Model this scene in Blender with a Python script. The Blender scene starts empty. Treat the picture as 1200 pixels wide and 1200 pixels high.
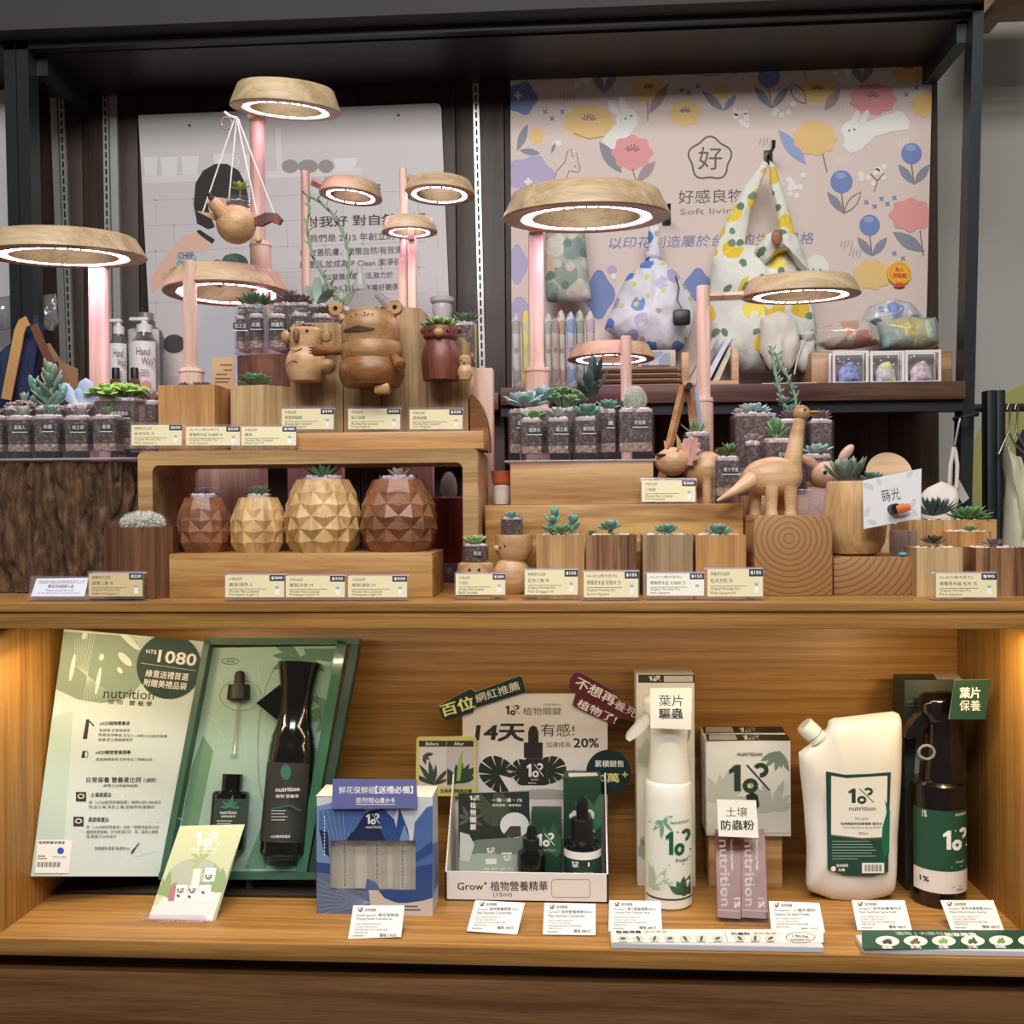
import bpy, bmesh, math, random
from mathutils import Vector, Matrix, noise
R = random.Random(7)
sc = bpy.context.scene
COL = sc.collection
PI = math.pi

# ------------------------------------------------------------------ camera, world, lights, exposure
F = 1200.0; ZC = 1.25
YAW = math.atan(78 / F); PITCH = math.atan(-9.4 / F); ROLL = 0.0075
_fw = Vector((-math.sin(YAW) * math.cos(PITCH), math.cos(YAW) * math.cos(PITCH), math.sin(PITCH)))
_r0 = Vector((math.cos(YAW), math.sin(YAW), 0)); _u0 = _r0.cross(_fw)
_r = _r0 * math.cos(ROLL) - _u0 * math.sin(ROLL); _u = _u0 * math.cos(ROLL) + _r0 * math.sin(ROLL)
cd = bpy.data.cameras.new('camera'); cam = bpy.data.objects.new('camera', cd); COL.objects.link(cam)
cd.sensor_width = 36; cd.lens = 36 * F / 1200; cd.clip_start = 0.02
cam.matrix_world = Matrix(((_r.x, _u.x, -_fw.x, 0), (_r.y, _u.y, -_fw.y, 0), (_r.z, _u.z, -_fw.z, ZC), (0, 0, 0, 1)))
sc.camera = cam
sc.view_settings.view_transform = 'Standard'; sc.view_settings.look = 'None'
sc.view_settings.gamma = 1; sc.view_settings.use_curve_mapping = False
sc.view_settings.exposure = 0.0
try:
    sc.cycles.max_bounces = 8; sc.cycles.transparent_max_bounces = 24
    sc.cycles.sample_clamp_indirect = 6
    sc.cycles.use_denoising = True
except Exception: pass
wd = bpy.data.worlds.new('world'); sc.world = wd; wd.use_nodes = True
wd.node_tree.nodes['Background'].inputs[0].default_value = (1.0, 0.96, 0.93, 1)
wd.node_tree.nodes['Background'].inputs[1].default_value = 0.09

def area(name, loc, rot, sx, sy, power, col):
    l = bpy.data.lights.new(name, 'AREA'); l.shape = 'RECTANGLE'; l.size = sx; l.size_y = sy
    l.energy = power; l.color = col
    o = bpy.data.objects.new(name, l); COL.objects.link(o); o.location = loc; o.rotation_euler = rot
    return o
# shop ceiling lights over the aisle, and the warm strip under the worktop
area('shop_ceiling_light', (-0.5, 0.25, 2.75), (math.radians(22), 0, 0), 0.9, 0.35, 15, (1.0, 0.97, 0.94))
area('shop_ceiling_light', (0.55, 0.25, 2.75), (math.radians(22), 0, 0), 0.9, 0.35, 15, (1.0, 0.97, 0.94))
area('shop_ceiling_light', (-0.1, -0.75, 2.75), (math.radians(44), 0, 0), 1.5, 0.4, 34, (1.0, 0.98, 0.96))
area('shelf_strip_light', (-0.08, 1.232, 1.098), (math.radians(14), 0, 0), 1.20, 0.012, 1.5, (1.0, 0.82, 0.55))
area('shelf_end_light', (-0.655, 1.232, 1.098), (math.radians(10), math.radians(-25), 0), 0.05, 0.012, 0.34, (1.0, 0.70, 0.30))
area('shelf_end_light', (0.505, 1.232, 1.098), (math.radians(10), math.radians(25), 0), 0.05, 0.012, 0.4, (1.0, 0.70, 0.30))

# ------------------------------------------------------------------ pixel rays -> points in the place
def ray(px, py):
    return _r * ((px - 600) / F) + _u * ((600 - py) / F) + _fw
def W(px, py, Y):
    d = ray(px, py); t = Y / d.y
    return Vector((d.x * t, Y, ZC + d.z * t))
def WZ(px, py, z):
    d = ray(px, py); t = (z - ZC) / d.z
    return Vector((d.x * t, d.y * t, z))
ZL = W(678, 705.7, 1.2).z      # worktop
ZF = W(678, 1113, 1.2).z       # lower shelf

# ------------------------------------------------------------------ materials
MATS = {}
def lin(c):
    return tuple(((v / 255) / 12.92 if v / 255 <= 0.04045 else ((v / 255 + 0.055) / 1.055) ** 2.4) for v in c) + (1,)
def nt(name):
    m = bpy.data.materials.new(name); m.use_nodes = True
    return m, m.node_tree, m.node_tree.nodes['Principled BSDF']
def mat(name, c, rough=0.55, metal=0.0, spec=0.5, bump=0, bscale=200, coat=0, sheen=0):
    if name in MATS: return MATS[name]
    m, t, b = nt(name)
    b.inputs['Base Color'].default_value = lin(c); b.inputs['Roughness'].default_value = rough
    b.inputs['Metallic'].default_value = metal; b.inputs['Specular IOR Level'].default_value = spec
    if coat: b.inputs['Coat Weight'].default_value = coat
    if sheen: b.inputs['Sheen Weight'].default_value = sheen
    if bump:
        n = t.nodes.new('ShaderNodeTexNoise'); n.inputs['Scale'].default_value = bscale; n.inputs['Detail'].default_value = 4
        bp = t.nodes.new('ShaderNodeBump'); bp.inputs['Strength'].default_value = bump; bp.inputs['Distance'].default_value = 0.002
        tc = t.nodes.new('ShaderNodeTexCoord'); t.links.new(tc.outputs['Object'], n.inputs['Vector'])
        t.links.new(n.outputs['Fac'], bp.inputs['Height']); t.links.new(bp.outputs['Normal'], b.inputs['Normal'])
    MATS[name] = m; return m
def ramp(t, stops):
    r = t.nodes.new('ShaderNodeValToRGB'); e = r.color_ramp.elements
    while len(e) < len(stops): e.new(0.5)
    for i, (p, c) in enumerate(stops): e[i].position = p; e[i].color = lin(c)
    return r
def wood(name, c1, c2, scale=1.0, axis='x', rough=0.45, ring=0.5, streak=34, dark=None):
    """grain runs along axis; rings of c1/c2 warped by noise"""
    if name in MATS: return MATS[name]
    q = lambda c, d=0.05: tuple(v * (1 - d) + d * (0.3 * c[0] + 0.59 * c[1] + 0.11 * c[2]) for v in c)
    c1 = q(c1); c2 = tuple(v * .93 for v in q(c2)); dark = dark and q(dark)
    m, t, b = nt(name); L = t.links.new
    tc = t.nodes.new('ShaderNodeTexCoord'); mp = t.nodes.new('ShaderNodeMapping'); L(tc.outputs['Object'], mp.inputs['Vector'])
    k = [streak * scale] * 3; k['xyz'.index(axis)] = 2.2 * scale
    mp.inputs['Scale'].default_value = k
    oi = t.nodes.new('ShaderNodeObjectInfo'); ad = t.nodes.new('ShaderNodeVectorMath'); ad.operation = 'ADD'
    ml = t.nodes.new('ShaderNodeMath'); ml.operation = 'MULTIPLY'; ml.inputs[1].default_value = 37.0
    L(oi.outputs['Random'], ml.inputs[0]); L(mp.outputs['Vector'], ad.inputs[0]); L(ml.outputs[0], ad.inputs[1])
    n1 = t.nodes.new('ShaderNodeTexNoise'); n1.inputs['Scale'].default_value = 1.0; n1.inputs['Detail'].default_value = 5; n1.inputs['Distortion'].default_value = ring
    n2 = t.nodes.new('ShaderNodeTexNoise'); n2.inputs['Scale'].default_value = 7.0; n2.inputs['Detail'].default_value = 4
    L(ad.outputs[0], n1.inputs['Vector']); L(ad.outputs[0], n2.inputs['Vector'])
    mx = t.nodes.new('ShaderNodeMath'); mx.operation = 'MULTIPLY_ADD'; mx.inputs[1].default_value = 0.5
    L(n2.outputs['Fac'], mx.inputs[0]); L(n1.outputs['Fac'], mx.inputs[2])
    st = [(0.58, c2), (0.72, tuple((a + d) / 2 for a, d in zip(c1, c2))), (0.88, c1)]
    if dark: st = [(0.58, dark), (0.68, c2), (0.88, c1)]
    r = ramp(t, st); L(mx.outputs[0], r.inputs[0]); L(r.outputs[0], b.inputs['Base Color'])
    b.inputs['Roughness'].default_value = rough
    bp = t.nodes.new('ShaderNodeBump'); bp.inputs['Strength'].default_value = 0.12; bp.inputs['Distance'].default_value = 0.001
    L(n2.outputs['Fac'], bp.inputs['Height']); L(bp.outputs['Normal'], b.inputs['Normal'])
    MATS[name] = m; return m
def rings(name, c1, c2, scale, center, rough=0.5, axis='Y'):
    """end grain: growth rings about the given local centre"""
    if name in MATS: return MATS[name]
    m, t, b = nt(name); L = t.links.new
    tc = t.nodes.new('ShaderNodeTexCoord'); mp = t.nodes.new('ShaderNodeMapping'); L(tc.outputs['Object'], mp.inputs['Vector'])
    mp.inputs['Location'].default_value = tuple(-c for c in center)
    w = t.nodes.new('ShaderNodeTexWave'); w.wave_type = 'RINGS'; w.rings_direction = axis; w.wave_profile = 'SAW'
    w.inputs['Scale'].default_value = scale; w.inputs['Distortion'].default_value = 1.2; w.inputs['Detail'].default_value = 2; w.inputs['Detail Scale'].default_value = 0.6
    L(mp.outputs['Vector'], w.inputs['Vector'])
    r = ramp(t, [(0.0, c1), (0.7, tuple(a * .86 + d * .14 for a, d in zip(c1, c2))), (1.0, c2)]); L(w.outputs['Fac'], r.inputs[0]); L(r.outputs[0], b.inputs['Base Color'])
    b.inputs['Roughness'].default_value = rough
    MATS[name] = m; return m
def emit(name, c, s):
    if name in MATS: return MATS[name]
    m = bpy.data.materials.new(name); m.use_nodes = True; t = m.node_tree; t.nodes.clear()
    e = t.nodes.new('ShaderNodeEmission'); o = t.nodes.new('ShaderNodeOutputMaterial')
    e.inputs[0].default_value = tuple(c) + (1,); e.inputs[1].default_value = s; t.links.new(e.outputs[0], o.inputs[0])
    MATS[name] = m; return m
def clear(name, tint=(245, 246, 250), gloss=1.0, rough=0.03, haze=0.0):
    """thin acrylic / film: see-through with real surface reflections"""
    if name in MATS: return MATS[name]
    m = bpy.data.materials.new(name); m.use_nodes = True; t = m.node_tree; t.nodes.clear(); L = t.links.new
    tr = t.nodes.new('ShaderNodeBsdfTransparent'); tr.inputs[0].default_value = lin(tint)
    gl = t.nodes.new('ShaderNodeBsdfGlossy'); gl.inputs['Roughness'].default_value = rough; gl.inputs[0].default_value = (1, 1, 1, 1)
    lw = t.nodes.new('ShaderNodeLayerWeight'); lw.inputs['Blend'].default_value = .5; pw = t.nodes.new('ShaderNodeMath'); pw.operation = 'POWER'; pw.inputs[1].default_value = 4.0; L(lw.outputs['Facing'], pw.inputs[0])
    mu = t.nodes.new('ShaderNodeMath'); mu.operation = 'MULTIPLY_ADD'; mu.use_clamp = True; mu.inputs[1].default_value = .55 * gloss; mu.inputs[2].default_value = .035 * gloss; L(pw.outputs[0], mu.inputs[0])
    mx = t.nodes.new('ShaderNodeMixShader'); L(mu.outputs[0], mx.inputs[0]); L(tr.outputs[0], mx.inputs[1]); L(gl.outputs[0], mx.inputs[2])
    out = t.nodes.new('ShaderNodeOutputMaterial'); last = mx
    if haze:
        df = t.nodes.new('ShaderNodeBsdfDiffuse'); df.inputs[0].default_value = (0.9, 0.9, 0.92, 1)
        m2 = t.nodes.new('ShaderNodeMixShader'); m2.inputs[0].default_value = haze; L(mx.outputs[0], m2.inputs[1]); L(df.outputs[0], m2.inputs[2]); last = m2
    L(last.outputs[0], out.inputs[0]); MATS[name] = m; return m
def leafmat(name, base, mid, tip, rough=0.5):
    if name in MATS: return MATS[name]
    m, t, b = nt(name); L = t.links.new
    a = t.nodes.new('ShaderNodeAttribute'); a.attribute_name = 'along'
    r = ramp(t, [(0.0, base), (0.55, mid), (0.88, mid), (1.0, tip)]); L(a.outputs['Fac'], r.inputs[0]); L(r.outputs[0], b.inputs['Base Color'])
    b.inputs['Roughness'].default_value = rough; b.inputs['Subsurface Weight'].default_value = 0.0
    MATS[name] = m; return m
def speckle(name, cols, scale, rough=0.8):
    """soil or pebbles: coloured cells"""
    if name in MATS: return MATS[name]
    m, t, b = nt(name); L = t.links.new
    tc = t.nodes.new('ShaderNodeTexCoord'); v = t.nodes.new('ShaderNodeTexVoronoi'); v.inputs['Scale'].default_value = scale
    L(tc.outputs['Object'], v.inputs['Vector']); sp = t.nodes.new('ShaderNodeSeparateColor'); L(v.outputs['Color'], sp.inputs[0])
    n = len(cols); r = ramp(t, [(i / max(1, n - 1), c) for i, c in enumerate(cols)]); L(sp.outputs[0], r.inputs[0]); L(r.outputs[0], b.inputs['Base Color'])
    bp = t.nodes.new('ShaderNodeBump'); bp.inputs['Strength'].default_value = 0.8; bp.inputs['Distance'].default_value = 0.002; bp.invert = True
    L(v.outputs['Distance'], bp.inputs['Height']); L(bp.outputs['Normal'], b.inputs['Normal']); b.inputs['Roughness'].default_value = rough
    MATS[name] = m; return m

# ------------------------------------------------------------------ mesh builder
class MB:
    def __init__(s): s.v = []; s.f = []; s.mi = []; s.mats = []; s.along = {}
    def m(s, mt):
        if mt not in s.mats: s.mats.append(mt)
        return s.mats.index(mt)
    def add(s, vs, fs, mt, al=None):
        o = len(s.v); s.v += [tuple(v) for v in vs]; k = s.m(mt)
        for f in fs: s.f.append(tuple(i + o for i in f)); s.mi.append(k)
        if al is not None:
            for i, a in enumerate(al): s.along[o + i] = a
        return s
    def box(s, x0, x1, y0, y1, z0, z1, mt, bv=0.0, M=None):
        if bv <= 0:
            vs = [(x, y, z) for x in (x0, x1) for y in (y0, y1) for z in (z0, z1)]
            fs = [(0, 1, 3, 2), (4, 6, 7, 5), (0, 4, 5, 1), (2, 3, 7, 6), (0, 2, 6, 4), (1, 5, 7, 3)]
        else:
            bm = bmesh.new(); bmesh.ops.create_cube(bm, size=1)
            for v in bm.verts:
                v.co = Vector(((x0 + x1) / 2 + v.co.x * (x1 - x0), (y0 + y1) / 2 + v.co.y * (y1 - y0), (z0 + z1) / 2 + v.co.z * (z1 - z0)))
            bmesh.ops.bevel(bm, geom=bm.edges[:], offset=bv, segments=2, profile=0.5, affect='EDGES')
            bm.verts.index_update(); vs = [v.co.copy() for v in bm.verts]; fs = [tuple(v.index for v in f.verts) for f in bm.faces]; bm.free()
        if M: vs = [M @ Vector(v) for v in vs]
        return s.add(vs, fs, mt)
    def lathe(s, prof, mt, n=32, c=(0, 0, 0), M=None, sx=1, sy=1, cap=True, a0=0):
        vs = []; fs = []
        for r, z in prof:
            for i in range(n):
                a = a0 + 2 * PI * i / n; vs.append(Vector((c[0] + sx * r * math.cos(a), c[1] + sy * r * math.sin(a), c[2] + z)))
        for j in range(len(prof) - 1):
            for i in range(n): fs.append((j * n + i, j * n + (i + 1) % n, (j + 1) * n + (i + 1) % n, (j + 1) * n + i))
        if cap:
            if prof[0][0] > 1e-6: fs.append(tuple(reversed(range(n))))
            if prof[-1][0] > 1e-6: fs.append(tuple((len(prof) - 1) * n + i for i in range(n)))
        if M: vs = [M @ v for v in vs]
        return s.add(vs, fs, mt)
    def ell(s, c, r, mt, n=20, m=12, M=None, f=None):
        vs = []; fs = []
        for j in range(m + 1):
            th = PI * j / m
            for i in range(n):
                a = 2 * PI * i / n
                d = Vector((math.sin(th) * math.cos(a), math.sin(th) * math.sin(a), -math.cos(th)))
                p = Vector((d.x * r[0], d.y * r[1], d.z * r[2]))
                if f: p = f(p, d)
                if M: p = M @ p
                vs.append(p + Vector(c))
        for j in range(m):
            for i in range(n): fs.append((j * n + i, j * n + (i + 1) % n, (j + 1) * n + (i + 1) % n, (j + 1) * n + i))
        return s.add(vs, fs, mt)
    def tube(s, pts, r, mt, n=8, cap=True, flat=1.0):
        pts = [Vector(p) for p in pts]; rs = r if isinstance(r, (list, tuple)) else [r] * len(pts)
        vs = []; fs = []; up = None
        for i, p in enumerate(pts):
            d = (pts[min(i + 1, len(pts) - 1)] - pts[max(i - 1, 0)])
            d = d.normalized() if d.length > 1e-9 else Vector((0, 0, 1))
            if up is None: up = Vector((0, 1, 0)) if abs(d.y) < 0.9 else Vector((1, 0, 0))
            a = d.cross(up).normalized(); up = a.cross(d).normalized()
            for k in range(n):
                t = 2 * PI * k / n; vs.append(p + (a * math.cos(t) + up * math.sin(t) * flat) * rs[i])
        for j in range(len(pts) - 1):
            for k in range(n): fs.append((j * n + k, j * n + (k + 1) % n, (j + 1) * n + (k + 1) % n, (j + 1) * n + k))
        if cap: fs.append(tuple(reversed(range(n)))); fs.append(tuple((len(pts) - 1) * n + k for k in range(n)))
        return s.add(vs, fs, mt)
    def prism(s, poly, y0, y1, mt, side=None):
        """polygon of (x, z) extruded along y"""
        n = len(poly); vs = [Vector((x, y0, z)) for x, z in poly] + [Vector((x, y1, z)) for x, z in poly]
        area2 = sum(poly[i][0] * poly[(i + 1) % n][1] - poly[(i + 1) % n][0] * poly[i][1] for i in range(n))
        if area2 < 0: vs = [Vector((x, y0, z)) for x, z in poly[::-1]] + [Vector((x, y1, z)) for x, z in poly[::-1]]
        s.add(vs, [tuple(range(n)), tuple(reversed(range(n, 2 * n)))], mt)
        o = len(s.v) - 2 * n; k = s.m(side or mt)
        for i in range(n): s.f.append((o + i, o + n + i, o + n + (i + 1) % n, o + (i + 1) % n)); s.mi.append(k)
        return s
    def leaf(s, M, L, w, t, mt, curl=0.25, tipw=0.0, point=1.0, n=7, fold=0.0, base=0.35, wob=0.0):
        """fleshy leaf along +y of M, thickness along z"""
        vs = []; fs = []; al = []; K = 8
        for j in range(n + 1):
            u = j / n
            prof = (base + (1 - base) * math.sin(min(1, u / 0.62) * PI / 2)) if u < 0.62 else math.cos((u - 0.62) / 0.38 * PI / 2) ** (0.55 * point) * (1 - tipw) + tipw * 0.3
            if j == n: prof = 0.02
            ww = w / 2 * prof * (1 + wob * math.sin(u * 20)); tt = t / 2 * max(prof, .05)
            y = L * u; zc = curl * L * (u * u)
            for k in range(K):
                a = 2 * PI * k / K; x = ww * math.cos(a); z = tt * math.sin(a) + zc + fold * abs(x)
                vs.append(M @ Vector((x, y, z))); al.append(u if u < .97 else 1.0)
        for j in range(n):
            for k in range(K): fs.append((j * K + k, j * K + (k + 1) % K, (j + 1) * K + (k + 1) % K, (j + 1) * K + k))
        fs.append(tuple(n * K + k for k in range(K)))
        return s.add(vs, fs, mt, al)
    def mesh(s, name, smooth=35):
        me = bpy.data.meshes.new(name); me.from_pydata(s.v, [], s.f)
        for m_ in s.mats: me.materials.append(m_)
        me.polygons.foreach_set('material_index', s.mi)
        if s.along:
            at = me.attributes.new('along', 'FLOAT', 'POINT')
            for i, a in s.along.items(): at.data[i].value = a
        if smooth:
            me.shade_smooth(); me.set_sharp_from_angle(angle=math.radians(smooth))
        me.update(); return me

THINGS = []
class T:
    """a thing: an Empty at its base; part coordinates are given in photo pixels at the thing's own depth and become metres"""
    def __init__(s, name, label, cat, bx, by, Y, z=None, group=None, kind=None, rz=0.0):
        p = W(bx, by, Y)
        if z is not None: p = Vector((p.x, p.y, z))
        s.loc = p; s.Y = Y; s.rz = rz
        o = bpy.data.objects.new(name, None); COL.objects.link(o); o.location = p; o.rotation_euler.z = rz
        o.empty_display_size = 0.02
        o['label'] = label; o['category'] = cat
        if group: o['group'] = group
        if kind: o['kind'] = kind
        s.o = o; s.parts = []; s.k = ray(bx, by).y; s.s = Y / s.k / F; s.bx = bx; s.by = by
        THINGS.append(s)
    def X(s, px): return (W(px, s.by, s.Y).x - s.loc.x)
    def Z(s, py): return (W(s.bx, py, s.Y).z - s.loc.z)
    def px(s, *pts): return [(s.X(p[0]), (p[2] if len(p) > 2 else 0.0), s.Z(p[1])) for p in pts]
    def part(s, name, mb, parent=None, smooth=35, label=None, kind=None):
        ob = bpy.data.objects.new(name, mb.mesh(name, getattr(mb, 'sm', smooth))); COL.objects.link(ob)
        ob.parent = parent or s.o
        if label: ob['label'] = label
        if kind: ob['kind'] = kind
        if not parent: s.parts.append(ob)
        return ob
    def box(s, name, x0, x1, y0, y1, d0, d1, mt, bv=0.001, parent=None, label=None):
        """x0..x1 and y0..y1 (top, bottom) in pixels, d0..d1 depth in metres from the thing's plane"""
        zb = s.Z(y1) if y1 is not None else 0.0
        return s.part(name, MB().box(s.X(x0), s.X(x1), d0, d1, zb, s.Z(y0), mt, bv), parent, label=label)
    def lathe(s, name, prof, mt, cx=None, d=0.0, n=32, parent=None, sx=1, sy=1, label=None, a0=0, smooth=35):
        """prof: (radius px, y px)"""
        c = (s.X(cx) if cx is not None else 0.0, d, 0)
        return s.part(name, MB().lathe([(r * s.s, s.Z(y)) for r, y in prof], mt, n, c, sx=sx, sy=sy, a0=a0), parent, label=label, smooth=smooth)
    def tube(s, name, pts, r, mt, n=8, parent=None, flat=1.0, label=None):
        rr = [q * s.s for q in r] if isinstance(r, (list, tuple)) else r * s.s
        return s.part(name, MB().tube(s.px(*pts), rr, mt, n, flat=flat), parent, label=label)
def finish_things():
    for t in THINGS:
        if len(t.parts) == 1 and t.o.type == 'EMPTY' and len(t.o.children) == 1:
            c = t.parts[0]; nm = t.o.name.split('.')[0]
            for k in ('label', 'category', 'group', 'kind'):
                if k in t.o: c[k] = t.o[k]
            mw = Matrix.LocRotScale(t.o.location, t.o.rotation_euler, None)
            c.parent = None; c.matrix_world = mw @ c.matrix_basis
            bpy.data.objects.remove(t.o); c.name = nm; t.o = c

# ------------------------------------------------------------------ flat printed faces
TXT = {}
def glyphs(sx, bold=0.0, res=2):
    k = (sx, bold if bold > 0.008 else 0, res)
    if k not in TXT:
        c = bpy.data.curves.new('t', 'FONT'); c.body = sx; c.resolution_u = res
        o = bpy.data.objects.new('t', c); COL.objects.link(o)
        dg = bpy.context.evaluated_depsgraph_get(); dg.update()
        me = bpy.data.meshes.new_from_object(o.evaluated_get(dg))
        vs = [(v.co.x, v.co.y) for v in me.vertices]; fs = [tuple(p.vertices) for p in me.polygons]
        bpy.data.objects.remove(o); bpy.data.curves.remove(c); bpy.data.meshes.remove(me)
        if bold > 0.008:                       # heavier strokes: the same outline laid down four times, slightly shifted
            n = len(vs); q = [(dx, dy) for dx in (0, bold * 2) for dy in (0, bold * 1.4)]
            fs = [tuple(i + j * n for i in f) for j in range(4) for f in fs]; vs = [(x + dx, y + dy) for dx, dy in q for x, y in vs]
        if vs:
            x0 = min(v[0] for v in vs); x1 = max(v[0] for v in vs); y0 = min(v[1] for v in vs); y1 = max(v[1] for v in vs)
        else: x0 = y0 = 0; x1 = y1 = 1
        TXT[k] = (vs, fs, (x0, x1, y0, y1))
    return TXT[k]
class Face:
    """a flat surface of thing t through local point O with in-plane axes ex (right) and ey (up). Prints are laid on it as thin inked shapes."""
    def __init__(s, t, O, ex, ey, mb=None):
        s.t = t; s.O = Vector(O); s.ex = Vector(ex).normalized(); s.ey = Vector(ey).normalized()
        s.n = s.ex.cross(s.ey).normalized(); s.mb = mb or MB(); s.k = 1
        s.M = Matrix.Translation(t.loc) @ Matrix.Rotation(t.rz, 4, 'Z'); s.Mi = s.M.inverted()
        s.sc = None
    @staticmethod
    def quad(t, tl, tr, bl, Y, mb=None):
        """face through three photo corners given as (px, py, Y)"""
        M = (Matrix.Translation(t.loc) @ Matrix.Rotation(t.rz, 4, 'Z')).inverted()
        a, b, c = (M @ W(*q) for q in (tl, tr, bl)); ex = (b - a).normalized(); ey = (a - c); ey = (ey - ex * ey.dot(ex)).normalized()
        f = Face(t, a, ex, ey, mb); return f
    def uv(s, px, py):
        """photo pixel -> in-plane coordinates"""
        d = s.M.to_3x3().inverted() @ ray(px, py); o = s.Mi @ Vector((0, 0, ZC))
        q = o + d * ((s.O - o).dot(s.n) / d.dot(s.n)) - s.O
        return q.dot(s.ex), q.dot(s.ey)
    cyl = 0
    def pt(s, u, v, k=0):
        if s.cyl:
            q = max(-.999, min(.999, u / s.cyl)); c = math.sqrt(1 - q * q); rl = s.cyl + 0.00006 + 0.000012 * k
            return s.O + s.ex * (q * rl) + s.ey * v + s.n * (c * rl - s.cyl)
        return s.O + s.ex * u + s.ey * v + s.n * (0.00006 + 0.000012 * k)
    def basis(s, px, py, h=0.0):
        u, v = s.uv(px, py); o = s.O + s.ex * u + s.ey * v + s.n * h
        return Matrix(((s.ex.x, -s.n.x, s.ey.x, o.x), (s.ex.y, -s.n.y, s.ey.y, o.y), (s.ex.z, -s.n.z, s.ey.z, o.z), (0, 0, 0, 1)))
    def logo(s, x0, x1, y0, y1, m, th=None):
        """the printed 1-and-two-rings mark"""
        w, h = x1 - x0, y1 - y0; X = lambda a: x0 + a * w; Y = lambda b: y0 + b * h; k = s.k
        s.poly([(X(0), Y(.24)), (X(.17), Y(.06)), (X(.29), Y(.06)), (X(.29), Y(.95)), (X(.13), Y(.95)), (X(.13), Y(.30)), (X(.02), Y(.38))], m)
        lw = th or w * .085
        s.loop(X(.53), Y(.76), w * .135, h * .17, lw, m, 20); s.loop(X(.78), Y(.24), w * .135, h * .17, lw, m, 16, a0=-PI * .85, a1=PI * .55)
        s.line([(X(.44), Y(.06)), (X(1.0), Y(.92))], max(.7, lw * .35), m); return s
    def lines(s, x0, x1, y0, n, dy, m, seed=1, w=1.2):
        g = random.Random(seed)
        for i in range(n): s.line([(x0, y0 + dy * i), (x0 + (x1 - x0) * g.uniform(.55, 1), y0 + dy * i)], w, m)
        return s
    def slab(s, pts, th, mt, k=0, side=None):
        """the sheet itself: pixel outline with thickness behind"""
        q = [s.uv(*p) for p in pts]; n = len(q)
        if sum(q[i][0] * q[(i + 1) % n][1] - q[(i + 1) % n][0] * q[i][1] for i in range(n)) < 0: q = q[::-1]
        a = [s.pt(u, v, k) for u, v in q]; b = [p - s.n * th for p in a]
        s.mb.add(a + b, [tuple(range(n)), tuple(reversed(range(n, 2 * n)))], mt)
        s.mb.add(a + b, [(i, i + n, (i + 1) % n + n, (i + 1) % n) for i in range(n)], side or mt)
        return s
    clip = None
    def poly(s, pts, mt, lift=None):
        if s.clip:
            c = s.clip; n = len(c); sg = 1 if sum(c[i][0] * c[(i + 1) % n][1] - c[(i + 1) % n][0] * c[i][1] for i in range(n)) > 0 else -1
            for i in range(n):
                (ax, ay), (bx, by) = c[i], c[(i + 1) % n]; ins = lambda p: sg * ((bx - ax) * (p[1] - ay) - (by - ay) * (p[0] - ax)); out = []
                for j in range(len(pts)):
                    p, q = pts[j], pts[(j + 1) % len(pts)]; dp, dq = ins(p), ins(q)
                    if dp >= 0: out.append(p)
                    if dp * dq < 0: out.append((p[0] + (q[0] - p[0]) * dp / (dp - dq), p[1] + (q[1] - p[1]) * dp / (dp - dq)))
                pts = out
                if len(pts) < 3: return s
        q = [s.uv(*p) for p in pts]; n = len(q); k = lift or s.k; s.k += 0 if lift else 1
        if sum(q[i][0] * q[(i + 1) % n][1] - q[(i + 1) % n][0] * q[i][1] for i in range(n)) < 0: q = q[::-1]
        s.mb.add([s.pt(u, v, k) for u, v in q], [tuple(range(n))], mt); return s
    def ell(s, cx, cy, rx, ry, mt, ang=0, n=24, lob=0, amp=0.0, lift=None, a0=0, a1=2 * PI):
        ca, sa = math.cos(ang), math.sin(ang); P = []
        for i in range(n):
            a = a0 + (a1 - a0) * i / (n if a1 - a0 > 6.2 else n - 1); q = 1 + (amp * math.cos(lob * a) if lob else 0)
            x, y = rx * q * math.cos(a), ry * q * math.sin(a); P.append((cx + x * ca - y * sa, cy + x * sa + y * ca))
        return s.poly(P, mt, lift)
    def rect(s, x0, x1, y0, y1, mt, lift=None): return s.poly([(x0, y0), (x1, y0), (x1, y1), (x0, y1)], mt, lift)
    def line(s, pts, w, mt, lift=None):
        k = lift or s.k; s.k += 0 if lift else 1
        q = [Vector(s.uv(*p)) for p in pts]; ww = w * (s.t.Y / F) / 2; vs = []
        for i, p in enumerate(q):
            d = q[min(i + 1, len(q) - 1)] - q[max(0, i - 1)]; d = d.normalized() if d.length else Vector((1, 0))
            nn = Vector((-d.y, d.x)) * ww; vs += [s.pt(*(p - nn), k), s.pt(*(p + nn), k)]
        s.mb.add(vs, [(2 * i, 2 * i + 2, 2 * i + 3, 2 * i + 1) for i in range(len(q) - 1)], mt); return s
    def loop(s, cx, cy, rx, ry, w, mt, n=28, a0=0, a1=2 * PI, lob=0, amp=0, ang=0):
        P = []; ca, sa = math.cos(ang), math.sin(ang)
        for i in range(n + 1):
            a = a0 + (a1 - a0) * i / n; q = 1 + (amp * math.cos(lob * a) if lob else 0)
            x, y = rx * q * math.cos(a), ry * q * math.sin(a); P.append((cx + x * ca - y * sa, cy + x * sa + y * ca))
        return s.line(P, w, mt)
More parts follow.
